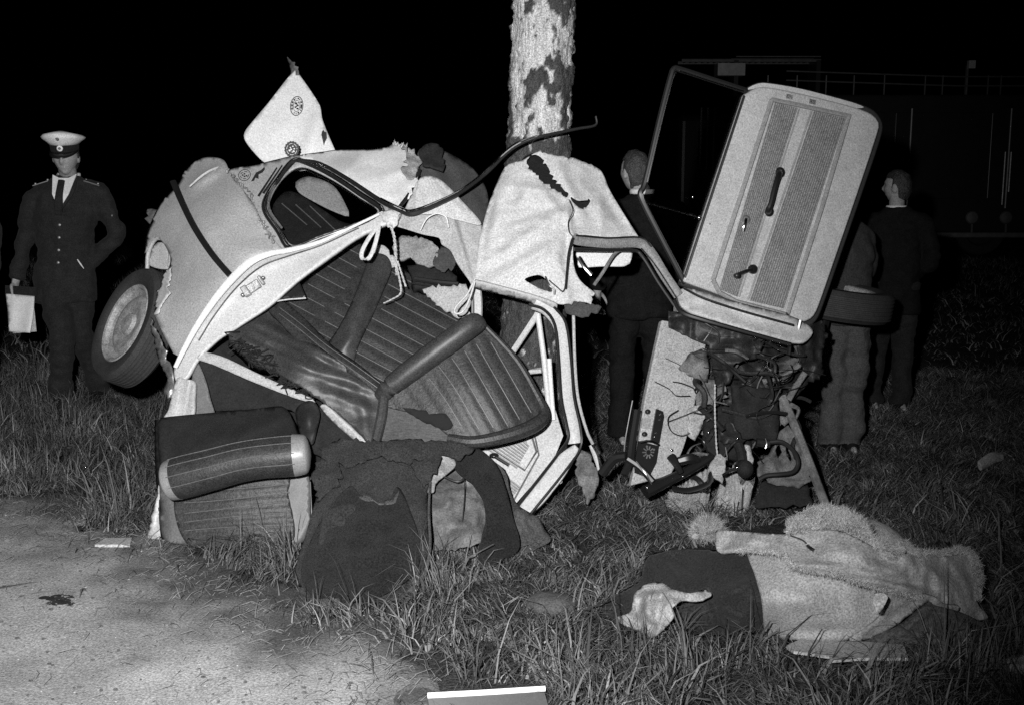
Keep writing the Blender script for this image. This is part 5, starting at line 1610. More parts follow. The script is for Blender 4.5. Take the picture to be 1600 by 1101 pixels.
mb.build('carpet_hem', M['carpet2'], cp)
lo_ = [(548, 758), (562, 772), (578, 776), (591, 788), (606, 784), (622, 760), (642, 800), (656, 850), (648, 894), (600, 928), (540, 948), (500, 940), (470, 895), (492, 830), (524, 780)]
sheet('dark_pile', lo_, [(a, b, float(cp_fn(a, b)) - .030) for a, b in lo_ + [(560, 850), (600, 850), (540, 900), (590, 810), (620, 880)]], M['carpet'], cp, step=5, thick=.006, amp=.006, scale=16, crease=.008, cscale=9)
sheet('worn_patch', [(560, 775), (575, 772), (582, 778), (592, 784), (604, 780), (614, 778), (624, 764), (618, 784), (608, 787), (592, 788), (584, 782), (572, 782)], [(a, b, float(cp_fn(a, b)) - .038) for a, b in ((560, 775), (592, 788), (624, 764), (590, 780))], M['carpet2'], cp, step=4, thick=.002, amp=.002)
for pts_ in ([(498, 700), (530, 684), (580, 690), (640, 684), (700, 690), (742, 700), (720, 716), (690, 708), (640, 722), (590, 712), (548, 726), (510, 722)], [(486, 742), (500, 716), (528, 718), (534, 742), (514, 764), (494, 782)], [(640, 704), (672, 696), (690, 712), (682, 738), (664, 760), (650, 742)]):
    sheet('torn_pile', rag=True, pts=pts_, ctrl=[(a, b, float(cp_fn(a, b)) - .045) for a, b in pts_], mat=M['carpetmid'], parent=cp, step=5, thick=.012, amp=.012, scale=16, crease=.012, cscale=12, jag=4)
sheet('fleece_backing', [(664, 765), (668, 742), (682, 722), (690, 706), (704, 712), (712, 724), (696, 742), (682, 752), (676, 768)], [(664, 765, 4.68), (690, 706, 4.82), (712, 724, 4.80), (676, 768, 4.68)], M['padding'], cp, step=4, thick=.01, amp=.01, scale=26)
rel = ridges([((690, 830), (755, 800), 16, .03), ((680, 780), (750, 770), 12, .02), ((700, 800), (740, 790), 6, -.012)])
u_, _ = sheet('wheel_arch_liner', [(672, 768, 'c'), (690, 740), (720, 728), (770, 740), (800, 770), (796, 812), (772, 834, 'j'), (744, 848, 'j'), (716, 856, 'j'), (676, 858, 'c'), (670, 810)], [(672, 768, 4.80), (720, 728, 4.96), (800, 770, 4.98), (772, 834, 4.76), (716, 856, 4.64), (676, 858, 4.64), (715, 800, 4.70)], M['under'], None, step=5, thick=.008, amp=.008, scale=11, relief=rel, ground=True, crease=.016, cscale=10)
tag(u_, 'scuffed grey sheet liner between the two dark carpets', 'liner')
c2, _ = sheet('dark_mat', [(700, 700), (730, 690), (752, 702), (775, 724), (790, 760), (800, 800), (812, 850), (800, 868), (770, 880), (748, 878), (752, 840), (760, 800), (745, 760), (715, 735)], [(700, 700, 4.88), (752, 702, 4.90), (800, 800, 4.70), (800, 868, 4.60), (748, 878, 4.56), (745, 760, 4.74)], M['carpet'], None, step=6, thick=.012, amp=.012, scale=9, ground=True, crease=.02, cscale=8)
tag(c2, 'dark mat with rounded corner right of the grey liner', 'mat')
c3, _ = sheet('carpet_scrap', [(772, 722), (790, 740), (800, 775), (812, 790), (840, 808), (852, 826), (860, 840), (852, 850), (820, 862), (806, 850), (796, 808), (782, 770)], [(772, 722, 4.98), (812, 790, 4.84), (860, 840, 4.76), (820, 862, 4.70), (790, 780, 4.88)], M['carpet2'], None, step=5, thick=.012, amp=.014, scale=14, ground=True, crease=.016, cscale=10,
      relief=ridges([((800, 790), (850, 835), 6, .03), ((815, 800), (830, 855), 4, -.02)]))
tag(c3, 'grey frayed carpet scrap lying below the white sill', 'carpet')
mb = MB()
mb.tube(tpx([(690, 742, 4.78), (715, 752, 4.76), (728, 742, 4.78), (728, 726, 4.82)]), .005, 7)
mb.tube(tpx([(700, 716, 4.84), (720, 728, 4.80), (726, 760, 4.74), (724, 800, 4.68), (722, 822, 4.66)]), .0022, 5)
tag(mb.build('loose_cable', M['hose']), 'thin black cable looped over the grey liner', 'cable')
mb = MB(); q = [(G(722, 866) + np.array([0, 0, .03])), G(745, 842) + np.array([0, 0, .09]), P(757, 830, 4.66)]
mb.tube(q, .005, 6); tag(mb.build('metal_rod', M['steel']), 'thin metal rod leaning on the dark mat', 'rod')

# ------------------------------------------------------------------ coverings on the ground, front right
def mound(name, parent, pxs, mat_):
    V, Fc = [], []
    mb = MB()
    for (px, py, rx, ry, h) in pxs:
        c = G(px, py)
        mb.ell((c[0], c[1], 0.0), (rx, ry, h), nu=24, nv=14)
    return mb.build(name, mat_, parent)


hb = G(1090, 960)
d1 = empty('dark_blanket', (hb[0], hb[1], 0), 'dark wool blanket spread over a low mound, left of the pale blanket', 'blanket')
rel = ridges([((1030, 870), (1070, 920), 7, .06), ((1050, 865), (1095, 905), 6, -.04), ((1012, 880), (1040, 910), 6, .05), ((1110, 940), (1190, 900), 12, .05), ((1120, 960), (1190, 985), 7, .06), ((1110, 925), (1130, 985), 6, -.05), ((980, 930), (1060, 915), 7, .06), ((1100, 880), (1180, 880), 18, .02)])
D_ = lambda y, z: float(gd(y, z))
sheet('cover', [(940, 948), (968, 925), (1000, 905), (1006, 880), (1020, 864), (1060, 858), (1110, 858), (1168, 862), (1180, 880), (1192, 940), (1196, 985), (1150, 992), (1100, 990), (1040, 988), (985, 985), (955, 965)],
      [(940, 948, D_(948, .02)), (1006, 880, D_(880, .14)), (1060, 858, D_(858, .20)), (1168, 862, D_(862, .24)), (1192, 940, D_(940, .16)), (1196, 985, D_(985, .01)), (1100, 990, D_(990, .01)), (985, 985, D_(985, .01)), (1080, 920, D_(920, .14)), (1150, 920, D_(920, .18))],
      M['darkblanket'], d1, step=5, thick=.012, amp=.008, scale=8, relief=rel, ground=True, crease=.012, cscale=7)
mound('filling', d1, [(1090, 930, .26, .17, .12), (1150, 925, .22, .20, .15)], M['darkblanket'])

lb = G(1300, 980)
b2 = empty('pale_blanket', (lb[0], lb[1], 0), 'pale smooth blanket spread over a mound, under the sheepskin coat', 'blanket')
rel = ridges([((1220, 930), (1290, 945), 16, .03), ((1300, 935), (1350, 950), 20, -.02), ((1200, 900), (1230, 980), 16, .02), ((1330, 900), (1330, 980), 22, .03), ((1230, 985), (1330, 985), 9, -.02)])
sheet('cover', [(1168, 858), (1200, 848), (1260, 842), (1320, 845), (1365, 870), (1370, 905), (1378, 930), (1372, 965), (1326, 998), (1290, 1002), (1232, 1000), (1200, 1010), (1194, 985), (1190, 940), (1180, 900)],
      [(1168, 858, D_(858, .26)), (1260, 842, D_(842, .34)), (1365, 870, D_(870, .30)), (1378, 930, D_(930, .18)), (1326, 998, D_(998, .03)), (1232, 1000, D_(1000, .01)), (1194, 985, D_(985, .02)), (1270, 920, D_(920, .22)), (1190, 940, D_(940, .17))],
      M['blanket'], b2, step=5, thick=.012, amp=.004, scale=5, relief=rel, ground=True, crease=.002, cscale=6)
mound('filling', b2, [(1270, 935, .27, .19, .19), (1340, 925, .20, .20, .19)], M['blanket'])

kb = G(1380, 940)
ct3 = empty('sheepskin_coat', (kb[0], kb[1], 0), 'sheepskin coat with shaggy fleece edges thrown over the pale blanket', 'coat')
rel = ridges([((1130, 840), (1220, 848), 6, .02), ((1200, 855), (1240, 880), 6, .03), ((1240, 882), (1330, 885), 6, .03), ((1230, 840), (1290, 850), 12, -.02), ((1300, 850), (1400, 900), 14, .03), ((1330, 890), (1450, 915), 7, -.03), ((1400, 870), (1440, 890), 9, .02), ((1440, 890), (1510, 930), 12, .02), ((1360, 905), (1440, 925), 6, .03), ((1350, 870), (1420, 880), 6, -.015)])
CO = [(1118, 840), (1120, 828), (1160, 830), (1230, 834), (1262, 828), (1310, 828), (1340, 840), (1370, 856), (1392, 866), (1420, 864), (1470, 862), (1510, 862), (1526, 884), (1530, 910), (1528, 940), (1545, 962), (1530, 968), (1505, 960), (1480, 948), (1440, 934), (1400, 925), (1350, 912), (1310, 896), (1270, 890), (1240, 886), (1228, 868), (1200, 860), (1150, 858), (1122, 860)]
co, co_fn = sheet('coat_body', CO, [(1118, 840, D_(840, .27)), (1230, 834, D_(834, .36)), (1310, 828, D_(828, .39)), (1392, 866, D_(866, .33)), (1510, 862, D_(862, .24)), (1530, 910, D_(910, .14)), (1545, 962, D_(962, .03)), (1480, 948, D_(948, .12)), (1400, 925, D_(925, .22)), (1310, 896, D_(896, .29)), (1240, 886, D_(886, .29)), (1150, 858, D_(858, .28))],
      M['coat'], ct3, step=4.5, thick=.014, amp=.008, scale=11, relief=rel, ground=True, crease=.012, cscale=9)
mound('filling', ct3, [(1440, 925, .22, .18, .17), (1340, 905, .24, .17, .25)], M['coat'])
sheet('collar', [(1232, 830), (1244, 814), (1266, 800), (1292, 797), (1318, 802), (1342, 818), (1352, 836), (1372, 846), (1390, 862), (1370, 858), (1340, 842), (1310, 830), (1262, 830)], [(1232, 830, D_(830, .36)), (1292, 797, D_(797, .42)), (1352, 836, D_(836, .37)), (1390, 862, D_(862, .33))], M['fleece'], ct3, step=5, thick=.03, amp=.012, scale=24)
# fleece strands
n_st = 15000
edge = [(1236, 826), (1246, 812), (1268, 800), (1292, 797), (1316, 802), (1340, 816), (1352, 834), (1374, 848), (1392, 862)]
edge2 = [(1393, 864), (1408, 852), (1418, 848), (1424, 858), (1440, 862), (1480, 862), (1512, 860), (1524, 878), (1530, 905), (1529, 935)]
edge3 = [(1150, 858), (1200, 860), (1228, 866), (1240, 884), (1272, 890), (1310, 896), (1352, 912), (1400, 924), (1440, 932)]
V, Fq = [], []
def strands(path, n, spread, zf, l, wd, side):
    c = crom(np.array(path), 20)
    ii_ = rng.integers(0, len(c), n)
    q = c[ii_] + np.stack([rng.uniform(-spread, spread, n), rng.uniform(-spread * .6, spread * 1.0, n)], -1)
    d = zf(q[:, 0], q[:, 1]) + rng.uniform(-.03, .015, n)
    p = P(q[:, 0], q[:, 1], d)
    cl = np.stack([vnoise(p, 26, 1), vnoise(p, 26, 2), vnoise(p, 26, 3)], -1)
    dr = cl * 1.2 + rng.normal(0, .35, (n, 3)) + np.array([0, -.25, .45]) * side
    dr /= np.linalg.norm(dr, axis=1)[:, None]
    L_ = rng.uniform(.5, 1, n)[:, None] * l
    m_ = p + dr * L_ * .5 + rng.normal(0, .002, (n, 3))
    e = p + dr * L_ + rng.normal(0, .006, (n, 3))
    ww = np.cross(dr, rng.normal(0, 1, (n, 3))); ww /= np.linalg.norm(ww, axis=1)[:, None]
    return np.stack([p - ww * wd, p + ww * wd, m_ + ww * wd * .7, m_ - ww * wd * .7, e], 1).reshape(-1, 3), n


col_d = TPS([(1232, 830, D_(830, .36)), (1292, 797, D_(797, .42)), (1352, 836, D_(836, .37)), (1390, 862, D_(862, .33))])
parts_ = [strands(edge, 13000, 9, lambda x, y: col_d(x, y) - .01, .026, .0010, 1), strands(edge2, 9000, 5, lambda x, y: co_fn(x, y) - .004, .020, .0009, .6), strands(edge3, 5200, 4, lambda x, y: co_fn(x, y) - .01, .014, .0009, -.4),
          strands([(1250, 820), (1290, 812), (1330, 824)], 6000, 14, lambda x, y: col_d(x, y) - .015, .018, .0010, .6)]
V = np.concatenate([p for p, _ in parts_]); nn = sum(n for _, n in parts_)
Fq = [[i * 5, i * 5 + 1, i * 5 + 2, i * 5 + 3] for i in range(nn)] + [[i * 5 + 3, i * 5 + 2, i * 5 + 4] for i in range(nn)]
fz = obj('fleece', V, Fq, M['fleece'], ct3, sharp=180); fz['kind'] = 'stuff'
mb = MB(); mb.tube([P(1262, 852, float(co_fn(1262, 852)) - .012), P(1267, 856, float(co_fn(1267, 856)) - .018), P(1272, 859, float(co_fn(1272, 859)) - .012)], .006, 7)
mb.build('toggle_button', M['black'], co)
mb = MB(); mb.tube([P(x, y, float(co_fn(x, y)) - .008) for x, y in ((1235, 836), (1252, 842), (1260, 848))], .003, 5); mb.build('coat_seam', M['twig'], co)
sheet('sleeve_lining', [(1366, 906), (1400, 918), (1440, 928), (1462, 934), (1478, 945), (1500, 948), (1490, 960), (1466, 958), (1455, 940), (1440, 946), (1400, 976), (1360, 998), (1328, 1000), (1352, 984), (1378, 960), (1372, 930)],
      [(1366, 906, D_(906, .26)), (1440, 928, D_(928, .20)), (1500, 948, D_(948, .12)), (1455, 940, D_(940, .16)), (1400, 976, D_(976, .08)), (1328, 1000, D_(1000, .03)), (1385, 940, D_(940, .18))], M['rag'], ct3, step=5, thick=.01, amp=.012, scale=18, ground=True)

o, _ = sheet('patterned_cloth', [(1350, 1000), (1400, 978), (1450, 938), (1462, 945), (1500, 955), (1540, 975), (1580, 1005), (1560, 1020), (1500, 1028), (1440, 1024), (1410, 1006)],
      [(1350, 1000, D_(1000, .02)), (1450, 938, D_(938, .16)), (1540, 975, D_(975, .05)), (1580, 1005, D_(1005, .01)), (1440, 1024, D_(1024, .01)), (1470, 980, D_(980, .08))], M['stripe'], None, step=5, thick=.012, amp=.01, scale=14, ground=True,
      relief=ridges([((1456, 945), (1400, 995), 7, .03), ((1480, 960), (1540, 1000), 7, .02), ((1470, 975), (1520, 1015), 6, -.02), ((1440, 990), (1500, 1010), 6, .015)]))
tag(o, 'dark patterned cloth crumpled at the right end below the coat', 'cloth')
o, _ = sheet('pale_rag', [(962, 965), (985, 955), (990, 930), (1004, 914), (1028, 908), (1050, 918), (1078, 926), (1100, 920), (1112, 928), (1088, 938), (1066, 936), (1050, 950), (1052, 962), (1036, 985), (1014, 998), (1000, 986), (978, 978)],
      [(962, 965, D_(965, .03)), (1028, 908, D_(908, .17)), (1112, 928, D_(928, .17)), (1050, 950, D_(950, .15)), (1014, 998, D_(998, .02)), (1010, 945, D_(945, .14))], M['rag'], None, step=4.5, thick=.008, amp=.01, scale=16, ground=True, crease=.014, cscale=12,
      relief=ridges([((1016, 915), (1010, 980), 7, .03), ((1034, 925), (1028, 985), 5, -.02), ((1044, 940), (1026, 990), 5, .025), ((1040, 920), (1095, 930), 6, .02), ((1002, 930), (992, 970), 5, -.02)]))
tag(o, 'crumpled pale rag lying on the dark blanket', 'rag')
bp = Plane((1230, 1004, D_(1004, .012)), (1410, 1004, D_(1004, .012)), (1300, 1028, D_(1028, .03)))
v, f = bp.plate([(1228, 1008, 'c'), (1250, 998, 'c'), (1330, 1000, 'c'), (1412, 1006, 'c'), (1419, 1027, 'c'), (1340, 1027, 'c'), (1300, 1030, 'c'), (1296, 1024, 'c'), (1240, 1016, 'c')], .010, .01, 60)
tag(obj('cardboard', v, f, M['board'], smooth=False), 'flat pale board lying in grass in front of the pale blanket', 'board')
o, _ = sheet('crumpled_paper', [(1364, 930), (1378, 926), (1386, 932), (1382, 944), (1376, 956), (1368, 954)], [(1364, 930, D_(930, .25)), (1386, 932, D_(932, .25)), (1368, 954, D_(954, .2))], M['board'], None, step=3, thick=.003, amp=.012, scale=60, relief=lambda x, y: .012 + 0 * x)
tag(o, 'small crumpled pale paper at the coat opening', 'paper')

# fleece tufts in the grass
def tuft(px, py, r, label, seed):
    c = G(px, py) + np.array([0, 0, r * .7])
    mb = MB()
    r0 = np.random.default_rng(seed)
    for q in range(7):
        mb.ell(c + r0.normal(0, r * .30, 3) * np.array([1, .8, .8]), r * r0.uniform(.2, .34), nu=12, nv=8)
    for i in range(5200):
        dv = unit(r0.normal(0, 1, 3)); 
        if dv[2] < -.4: continue
        p = c + dv * r * np.array([1, .8, 1.0]) * r0.uniform(.55, 1.0); l = r * r0.uniform(.2, .65)
        ww = unit(np.cross(dv, r0.normal(0, 1, 3))) * .0009
        dd = unit(dv + r0.normal(0, .8, 3) + np.array([0, 0, .5]))
        b = len(mb.v) and sum(len(x) for x in mb.v)
        mb.v.append(np.array([p - ww, p + ww, p + dd * l])); mb.f.append([b, b + 1, b + 2])
    o = mb.build('fleece_tuft', M['fleece'], sharp=180)
    tag(o, label, 'fleece', 'tufts of fleece')


tuft(1105, 850, .072, 'tall fleece tuft at the left end of the coat, by the dark blanket', 1)
tuft(1068, 800, .07, 'low grey fleece tuft in front of the left wood stump', 2)

# small things lying about
def stone(px, py, r, label, seed, m='stone'):
    c = G(px, py)
    V, Fc = ell((c[0], c[1], r[2] * .45), r, nu=24, nv=16)
    V = np.array(V)
    V = V + (V - np.array([c[0], c[1], 0])) * (fbm(V, 9, 3, seed) * .16)[:, None]
    tag(obj('stone', V, Fc, M[m], sharp=180), label, 'stone')


stone(862, 950, (.10, .08, .040), 'grey stone half hidden in grass left of the dark blanket', 3)
c = G(1592, 1045)
o, _ = sheet('plastic_bag', [(1556, 1040), (1566, 1028), (1590, 1022), (1625, 1024), (1640, 1040), (1630, 1062), (1592, 1062), (1570, 1056)], [(1556, 1040, D_(1040, .02)), (1590, 1022, D_(1022, .07)), (1640, 1040, D_(1040, .05)), (1592, 1062, D_(1062, .0)), (1595, 1042, D_(1042, .07))], M['board'], None, step=4, thick=.004, amp=.012, scale=24, ground=True)
tag(o, 'pale crumpled bag at the right edge of the grass', 'bag')
pl_ = Plane((150, 852, D_(852, .02)), (206, 852, D_(852, .02)), (180, 840, D_(840, .02)))
v, f = pl_.plate([(148, 850, 'c'), (164, 840, 'c'), (206, 839, 'c'), (203, 850, 'c')], .012, .008, 100)
tag(obj('wood_offcut', v, f, M['board'], smooth=False), 'small pale flat offcut at the grass edge left of the seat', 'offcut')
mb = MB(); a0, a1 = G(1530, 738), G(1565, 728)
mb.tube([a0 + [0, 0, .04], (a0 + a1) / 2 + [0, 0, .06], a1 + [0, 0, .05]], [(.03, .012), (.034, .014), (.02, .01)], 8, ref=UP)
tag(mb.build('white_scrap', M['rag']), 'small white scrap lying in dark grass far right', 'scrap')
mb = MB()
for (x, y) in ((70, 940), (82, 942), (92, 946), (100, 948), (88, 938)):
    q = G(x, y); mb.ell((q[0], q[1], .012), (.030, .022, .010), nu=12, nv=6)
for i in range(70):
    q = G(rng.uniform(70, 104), rng.uniform(936, 952)); a = rng.uniform(-.6, .6)
    mb.tube([(q[0], q[1], .012), (q[0] + .03 * math.cos(a), q[1] + .03 * math.sin(a), .02), (q[0] + .036 * math.cos(a), q[1] + .036 * math.sin(a), .012)], .003, 4, sm=1)
tag(mb.build('dark_clump', M['clump']), 'small black clump of oily leaves on the dirt road', 'clump')
mb = MB(); q = G(148, 1016); mb.ell((q[0], q[1], .008), (.012, .010, .008), nu=8, nv=5)
tag(mb.build('dark_pebble', M['clump']), 'tiny dark pebble on the dirt near the bottom left', 'pebble')
mb = MB()
mb.tube([G(x, y) + np.array([0, 0, .018]) for x, y in ((-30, 930), (20, 922), (55, 917), (95, 914))], [.005, .0045, .004, .002], 6)
mb.tube([G(x, y) + np.array([0, 0, .016]) for x, y in ((62, 917), (50, 908), (38, 902))], [.003, .0022, .0012], 5)
mb.tube([G(x, y) + np.array([0, 0, .016]) for x, y in ((0, 925), (10, 920), (28, 921))], [.003, .0025, .0012], 5)
tag(mb.build('twig', M['twig']), 'thin forked dark twig on the road at the left edge', 'twig')
for i, (pts_, lb_) in enumerate((([(415, 1010), (430, 1002), (450, 1000)], 'short dark twig lying on sand, leftmost of three'), ([(487, 1032), (500, 1026), (512, 1030), (520, 1028)], 'short crooked dark twig lying on sand, lowest of three'), ([(640, 1018), (680, 1024), (704, 1020)], 'long thin dark twig lying at the grass edge, rightmost of three'))):
    mb = MB(); mb.tube([G(x, y) + np.array([0, 0, .012]) for x, y in pts_], .003, 5)
    tag(mb.build('twig', M['twig']), lb_, 'twig', 'short twigs on the sand')
# dark board with a white upper edge at the very front
bt = empty('number_board', G(750, 1100), 'dark board with a bright white top edge at the bottom of the picture', 'board')
BPn = Plane((670, 1085, D_(1085, .05)), (850, 1074, D_(1074, .05)), (740, 1112, D_(1112, .0)))
v, f = BPn.plate([(668, 1088, 'c'), (850, 1078, 'c'), (870, 1150, 'c'), (680, 1160, 'c')], .012, -.004, 400)
obj('panel', v, f, M['edge'], bt, smooth=False)
mb = MB(); mb.tube([BPn.at(668, 1086, .0), BPn.at(760, 1081, .0), BPn.at(852, 1075, 0)], [(.009, .006)] * 3, 8, ref=UP)
mb.build('white_edge', M['whiteedge'], bt)
hc = G(655, 1096)
mb = MB(); mb.lathe((hc[0], hc[1], .0), (0, -.1, 1), [(.075, .0), (.078, .012), (.070, .018), (.062, .012), (.02, .016), (.002, .018)], 32)
tag(mb.build('hubcap', M['stone']), 'round dull hubcap lying at the bottom edge beside the board', 'hubcap')


# ------------------------------------------------------------------ people
def remeshed(name, parts, voxel, mat_, parent, smooth_it=3, wrinkle=0.0, wscale=9, seed=0):
    mb = MB()
    for v, f in parts:
        mb.add(v, f)
    V = np.concatenate(mb.v)
    me = bpy.data.meshes.new('tmp')
    me.from_pydata(V.tolist(), [], mb.f)
    o = bpy.data.objects.new('tmp', me)
    COL.objects.link(o)
    m = o.modifiers.new('r', 'REMESH'); m.mode = 'VOXEL'; m.voxel_size = voxel
    s = o.modifiers.new('s', 'SMOOTH'); s.factor = .5; s.iterations = smooth_it
    dg = bpy.context.evaluated_depsgraph_get()
    me2 = bpy.data.meshes.new_from_object(o.evaluated_get(dg))
    bpy.data.objects.remove(o)
    n = len(me2.vertices)
    co_ = np.empty(n * 3, np.float32); me2.vertices.foreach_get('co', co_); co_ = co_.reshape(-1, 3).astype(float)
    if wrinkle:
        nr = np.empty(n * 3, np.float32); me2.vertices.foreach_get('normal', nr); nr = nr.reshape(-1, 3)
        w_ = fbm(co_ * np.array([1, 1, 1.8]), wscale, 3, seed)
        co_ += nr * (wrinkle * w_)[:, None]
    c = co_.mean(0)
    me2.vertices.foreach_set('co', (co_ - c).astype(np.float32).ravel())
    me2.polygons.foreach_set('use_smooth', [True] * len(me2.polygons))
    me2.materials.clear(); me2.materials.append(mat_)
    me2.name = name; me2.update()
    o2 = bpy.data.objects.new(name, me2); COL.objects.link(o2)
    o2.location = Vector(c.tolist()) - wloc(parent); o2.parent = parent
    return o2


def head_mesh(c, R, yaw, nod, s=1.0):
    """c: centre of the skull; face looks along -y when yaw = 0 (towards the camera)."""
    nu, nv = 56, 44
    V = []
    cy_, sy_ = math.cos(yaw), math.sin(yaw)
    cn, sn = math.cos(nod), math.sin(nod)
    g = lambda x, z, x0, z0, sx, sz: math.exp(-((x - x0) / sx) ** 2 - ((z - z0) / sz) ** 2)
    for j in range(nv + 1):
        t = math.pi * (j + .001) / (nv + .002)
        for i in range(nu):
            a = 2 * math.pi * i / nu
            x, y, z = math.sin(t) * math.sin(a), -math.sin(t) * math.cos(a), math.cos(t)
            fx, fy, fz_ = x * .076, y * .096, z * .118
            if fz_ < -.02:
                k = (-.02 - fz_) / .1
                fx *= 1 - .32 * k; fy = fy * (1 - .10 * k) - .006 * k
                if fy > 0: fy *= 1 - .55 * k
            if y < 0:
                fr = min(1, -y * 1.6)
                fy -= fr * (.024 * g(fx, fz_, 0, -.022, .013, .020) + .012 * g(fx, fz_, 0, .0, .009, .022) + .008 * g(fx, fz_, 0, -.061, .022, .009) + .010 * g(fx, fz_, 0, -.1, .024, .016) + .006 * g(fx, fz_, 0, .032, .05, .012))
                for sx in (-1, 1):
                    fy += fr * .011 * g(fx, fz_, sx * .031, .010, .017, .011)
                    fy -= fr * .005 * g(fx, fz_, sx * .042, -.022, .02, .018)
                fy += fr * .005 * g(fx, fz_, 0, -.068, .025, .003)
            # nod, then yaw
            y2, z2 = fy * cn + fz_ * sn, -fy * sn + fz_ * cn
            x3, y3 = fx * cy_ - y2 * sy_, fx * sy_ + y2 * cy_
            V.append((c[0] + x3 * s, c[1] + y3 * s, c[2] + z2 * s))
    Fc = [[j * nu + i, (j + 1) * nu + i, (j + 1) * nu + (i + 1) % nu, j * nu + (i + 1) % nu] for j in range(nv) for i in range(nu)]
    Fc += [list(range(nu)), [nv * nu + i for i in range(nu)][::-1]]
    ears = []

    def loc(x, y, z):
        y2, z2 = y * cn + z * sn, -y * sn + z * cn
        return np.array([c[0] + (x * cy_ - y2 * sy_) * s, c[1] + (x * sy_ + y2 * cy_) * s, c[2] + z2 * s])
    for sx in (-1, 1):
        ears.append(ell(loc(sx * .077, .006, -.012), (.010, .019, .032), (unit(loc(1, 0, 0) - loc(0, 0, 0)), unit(loc(0, 1, 0) - loc(0, 0, 0)), unit(loc(0, 0, 1) - loc(0, 0, 0))), 12, 10))
    return [(V, Fc)] + ears, loc


def hand_parts(wr, dirv, palm_n, curl, s=1.0, thumb=1):
    """wr: wrist; dirv: towards the finger tips; palm_n: the side the fingers curl to."""
    d = unit(dirv); n_ = unit(np.asarray(palm_n, float) - d * (np.asarray(palm_n) @ d)); sd = np.cross(d, n_) * thumb
    wr = np.asarray(wr, float)
    out = [tube([wr - d * .03, wr + d * .01, wr + d * .05, wr + d * .088], [(.027, .021), (.034, .019), (.041, .016), (.039, .013)], 12, ref=sd)]
    for k, (o_, l) in enumerate(((.029, .068), (.010, .077), (-.010, .072), (-.029, .056))):
        b = wr + d * .082 + sd * o_
        a = curl
        p1 = b + (d * math.cos(a * .5) + n_ * math.sin(a * .5)) * l * .45
        p2 = p1 + (d * math.cos(a * 1.3) + n_ * math.sin(a * 1.3)) * l * .32
        p3 = p2 + (d * math.cos(a * 2.0) + n_ * math.sin(a * 2.0)) * l * .27
        out.append(tube([b - d * .02, b, p1, p2, p3], [.009, .0095, .009, .008, .006], 8, sm=3))
    b = wr + d * .02 + sd * .028
    out.append(tube([b - sd * .015, b + (d * .5 + sd * .75 + n_ * .3) * .028, b + (d * .85 + sd * .6 + n_ * .5) * .058, b + (d * 1.15 + sd * .45 + n_ * .55) * .076], [.013, .012, .010, .007], 8, sm=3))
    return out


def hair_shell(loc, mat_, parent, name='hair', top=.0, back=True, s=1.0):
    V, Fc = [], []
    nu, nv = 44, 26
    rows = []
    for j in range(nv + 1):
        t = math.pi * .78 * (j + .001) / nv
        for i in range(nu):
            a = 2 * math.pi * i / nu
            x, y, z = math.sin(t) * math.sin(a), -math.sin(t) * math.cos(a), math.cos(t)
            fx, fy, fz_ = x * .083, y * .103, z * .126
            if fy < -.02 and fz_ < .055:      # keep the face free
                fy = min(fy, -.02) * .62; fz_ = max(fz_, .0); fx *= .9
            if abs(fx) > .05 and fy < .03 and fz_ < -.01: fz_ = -.01
            q = loc(fx, fy, fz_)
            k = 1 + 0
            V.append(q)
    V = np.array(V)
    cen = loc(0, 0, 0)
    V = V + (V - cen) * (fbm(V, 45, 2, 3) * .05)[:, None]
    Fc = [[j * nu + i, (j + 1) * nu + i, (j + 1) * nu + (i + 1) % nu, j * nu + (i + 1) % nu] for j in range(nv) for i in range(nu)]
    Fc.append(list(range(nu)))
    o = obj(name, V, Fc, mat_, parent, sharp=180)
    m = o.modifiers.new('thickness', 'SOLIDIFY'); m.thickness = .006
    return o


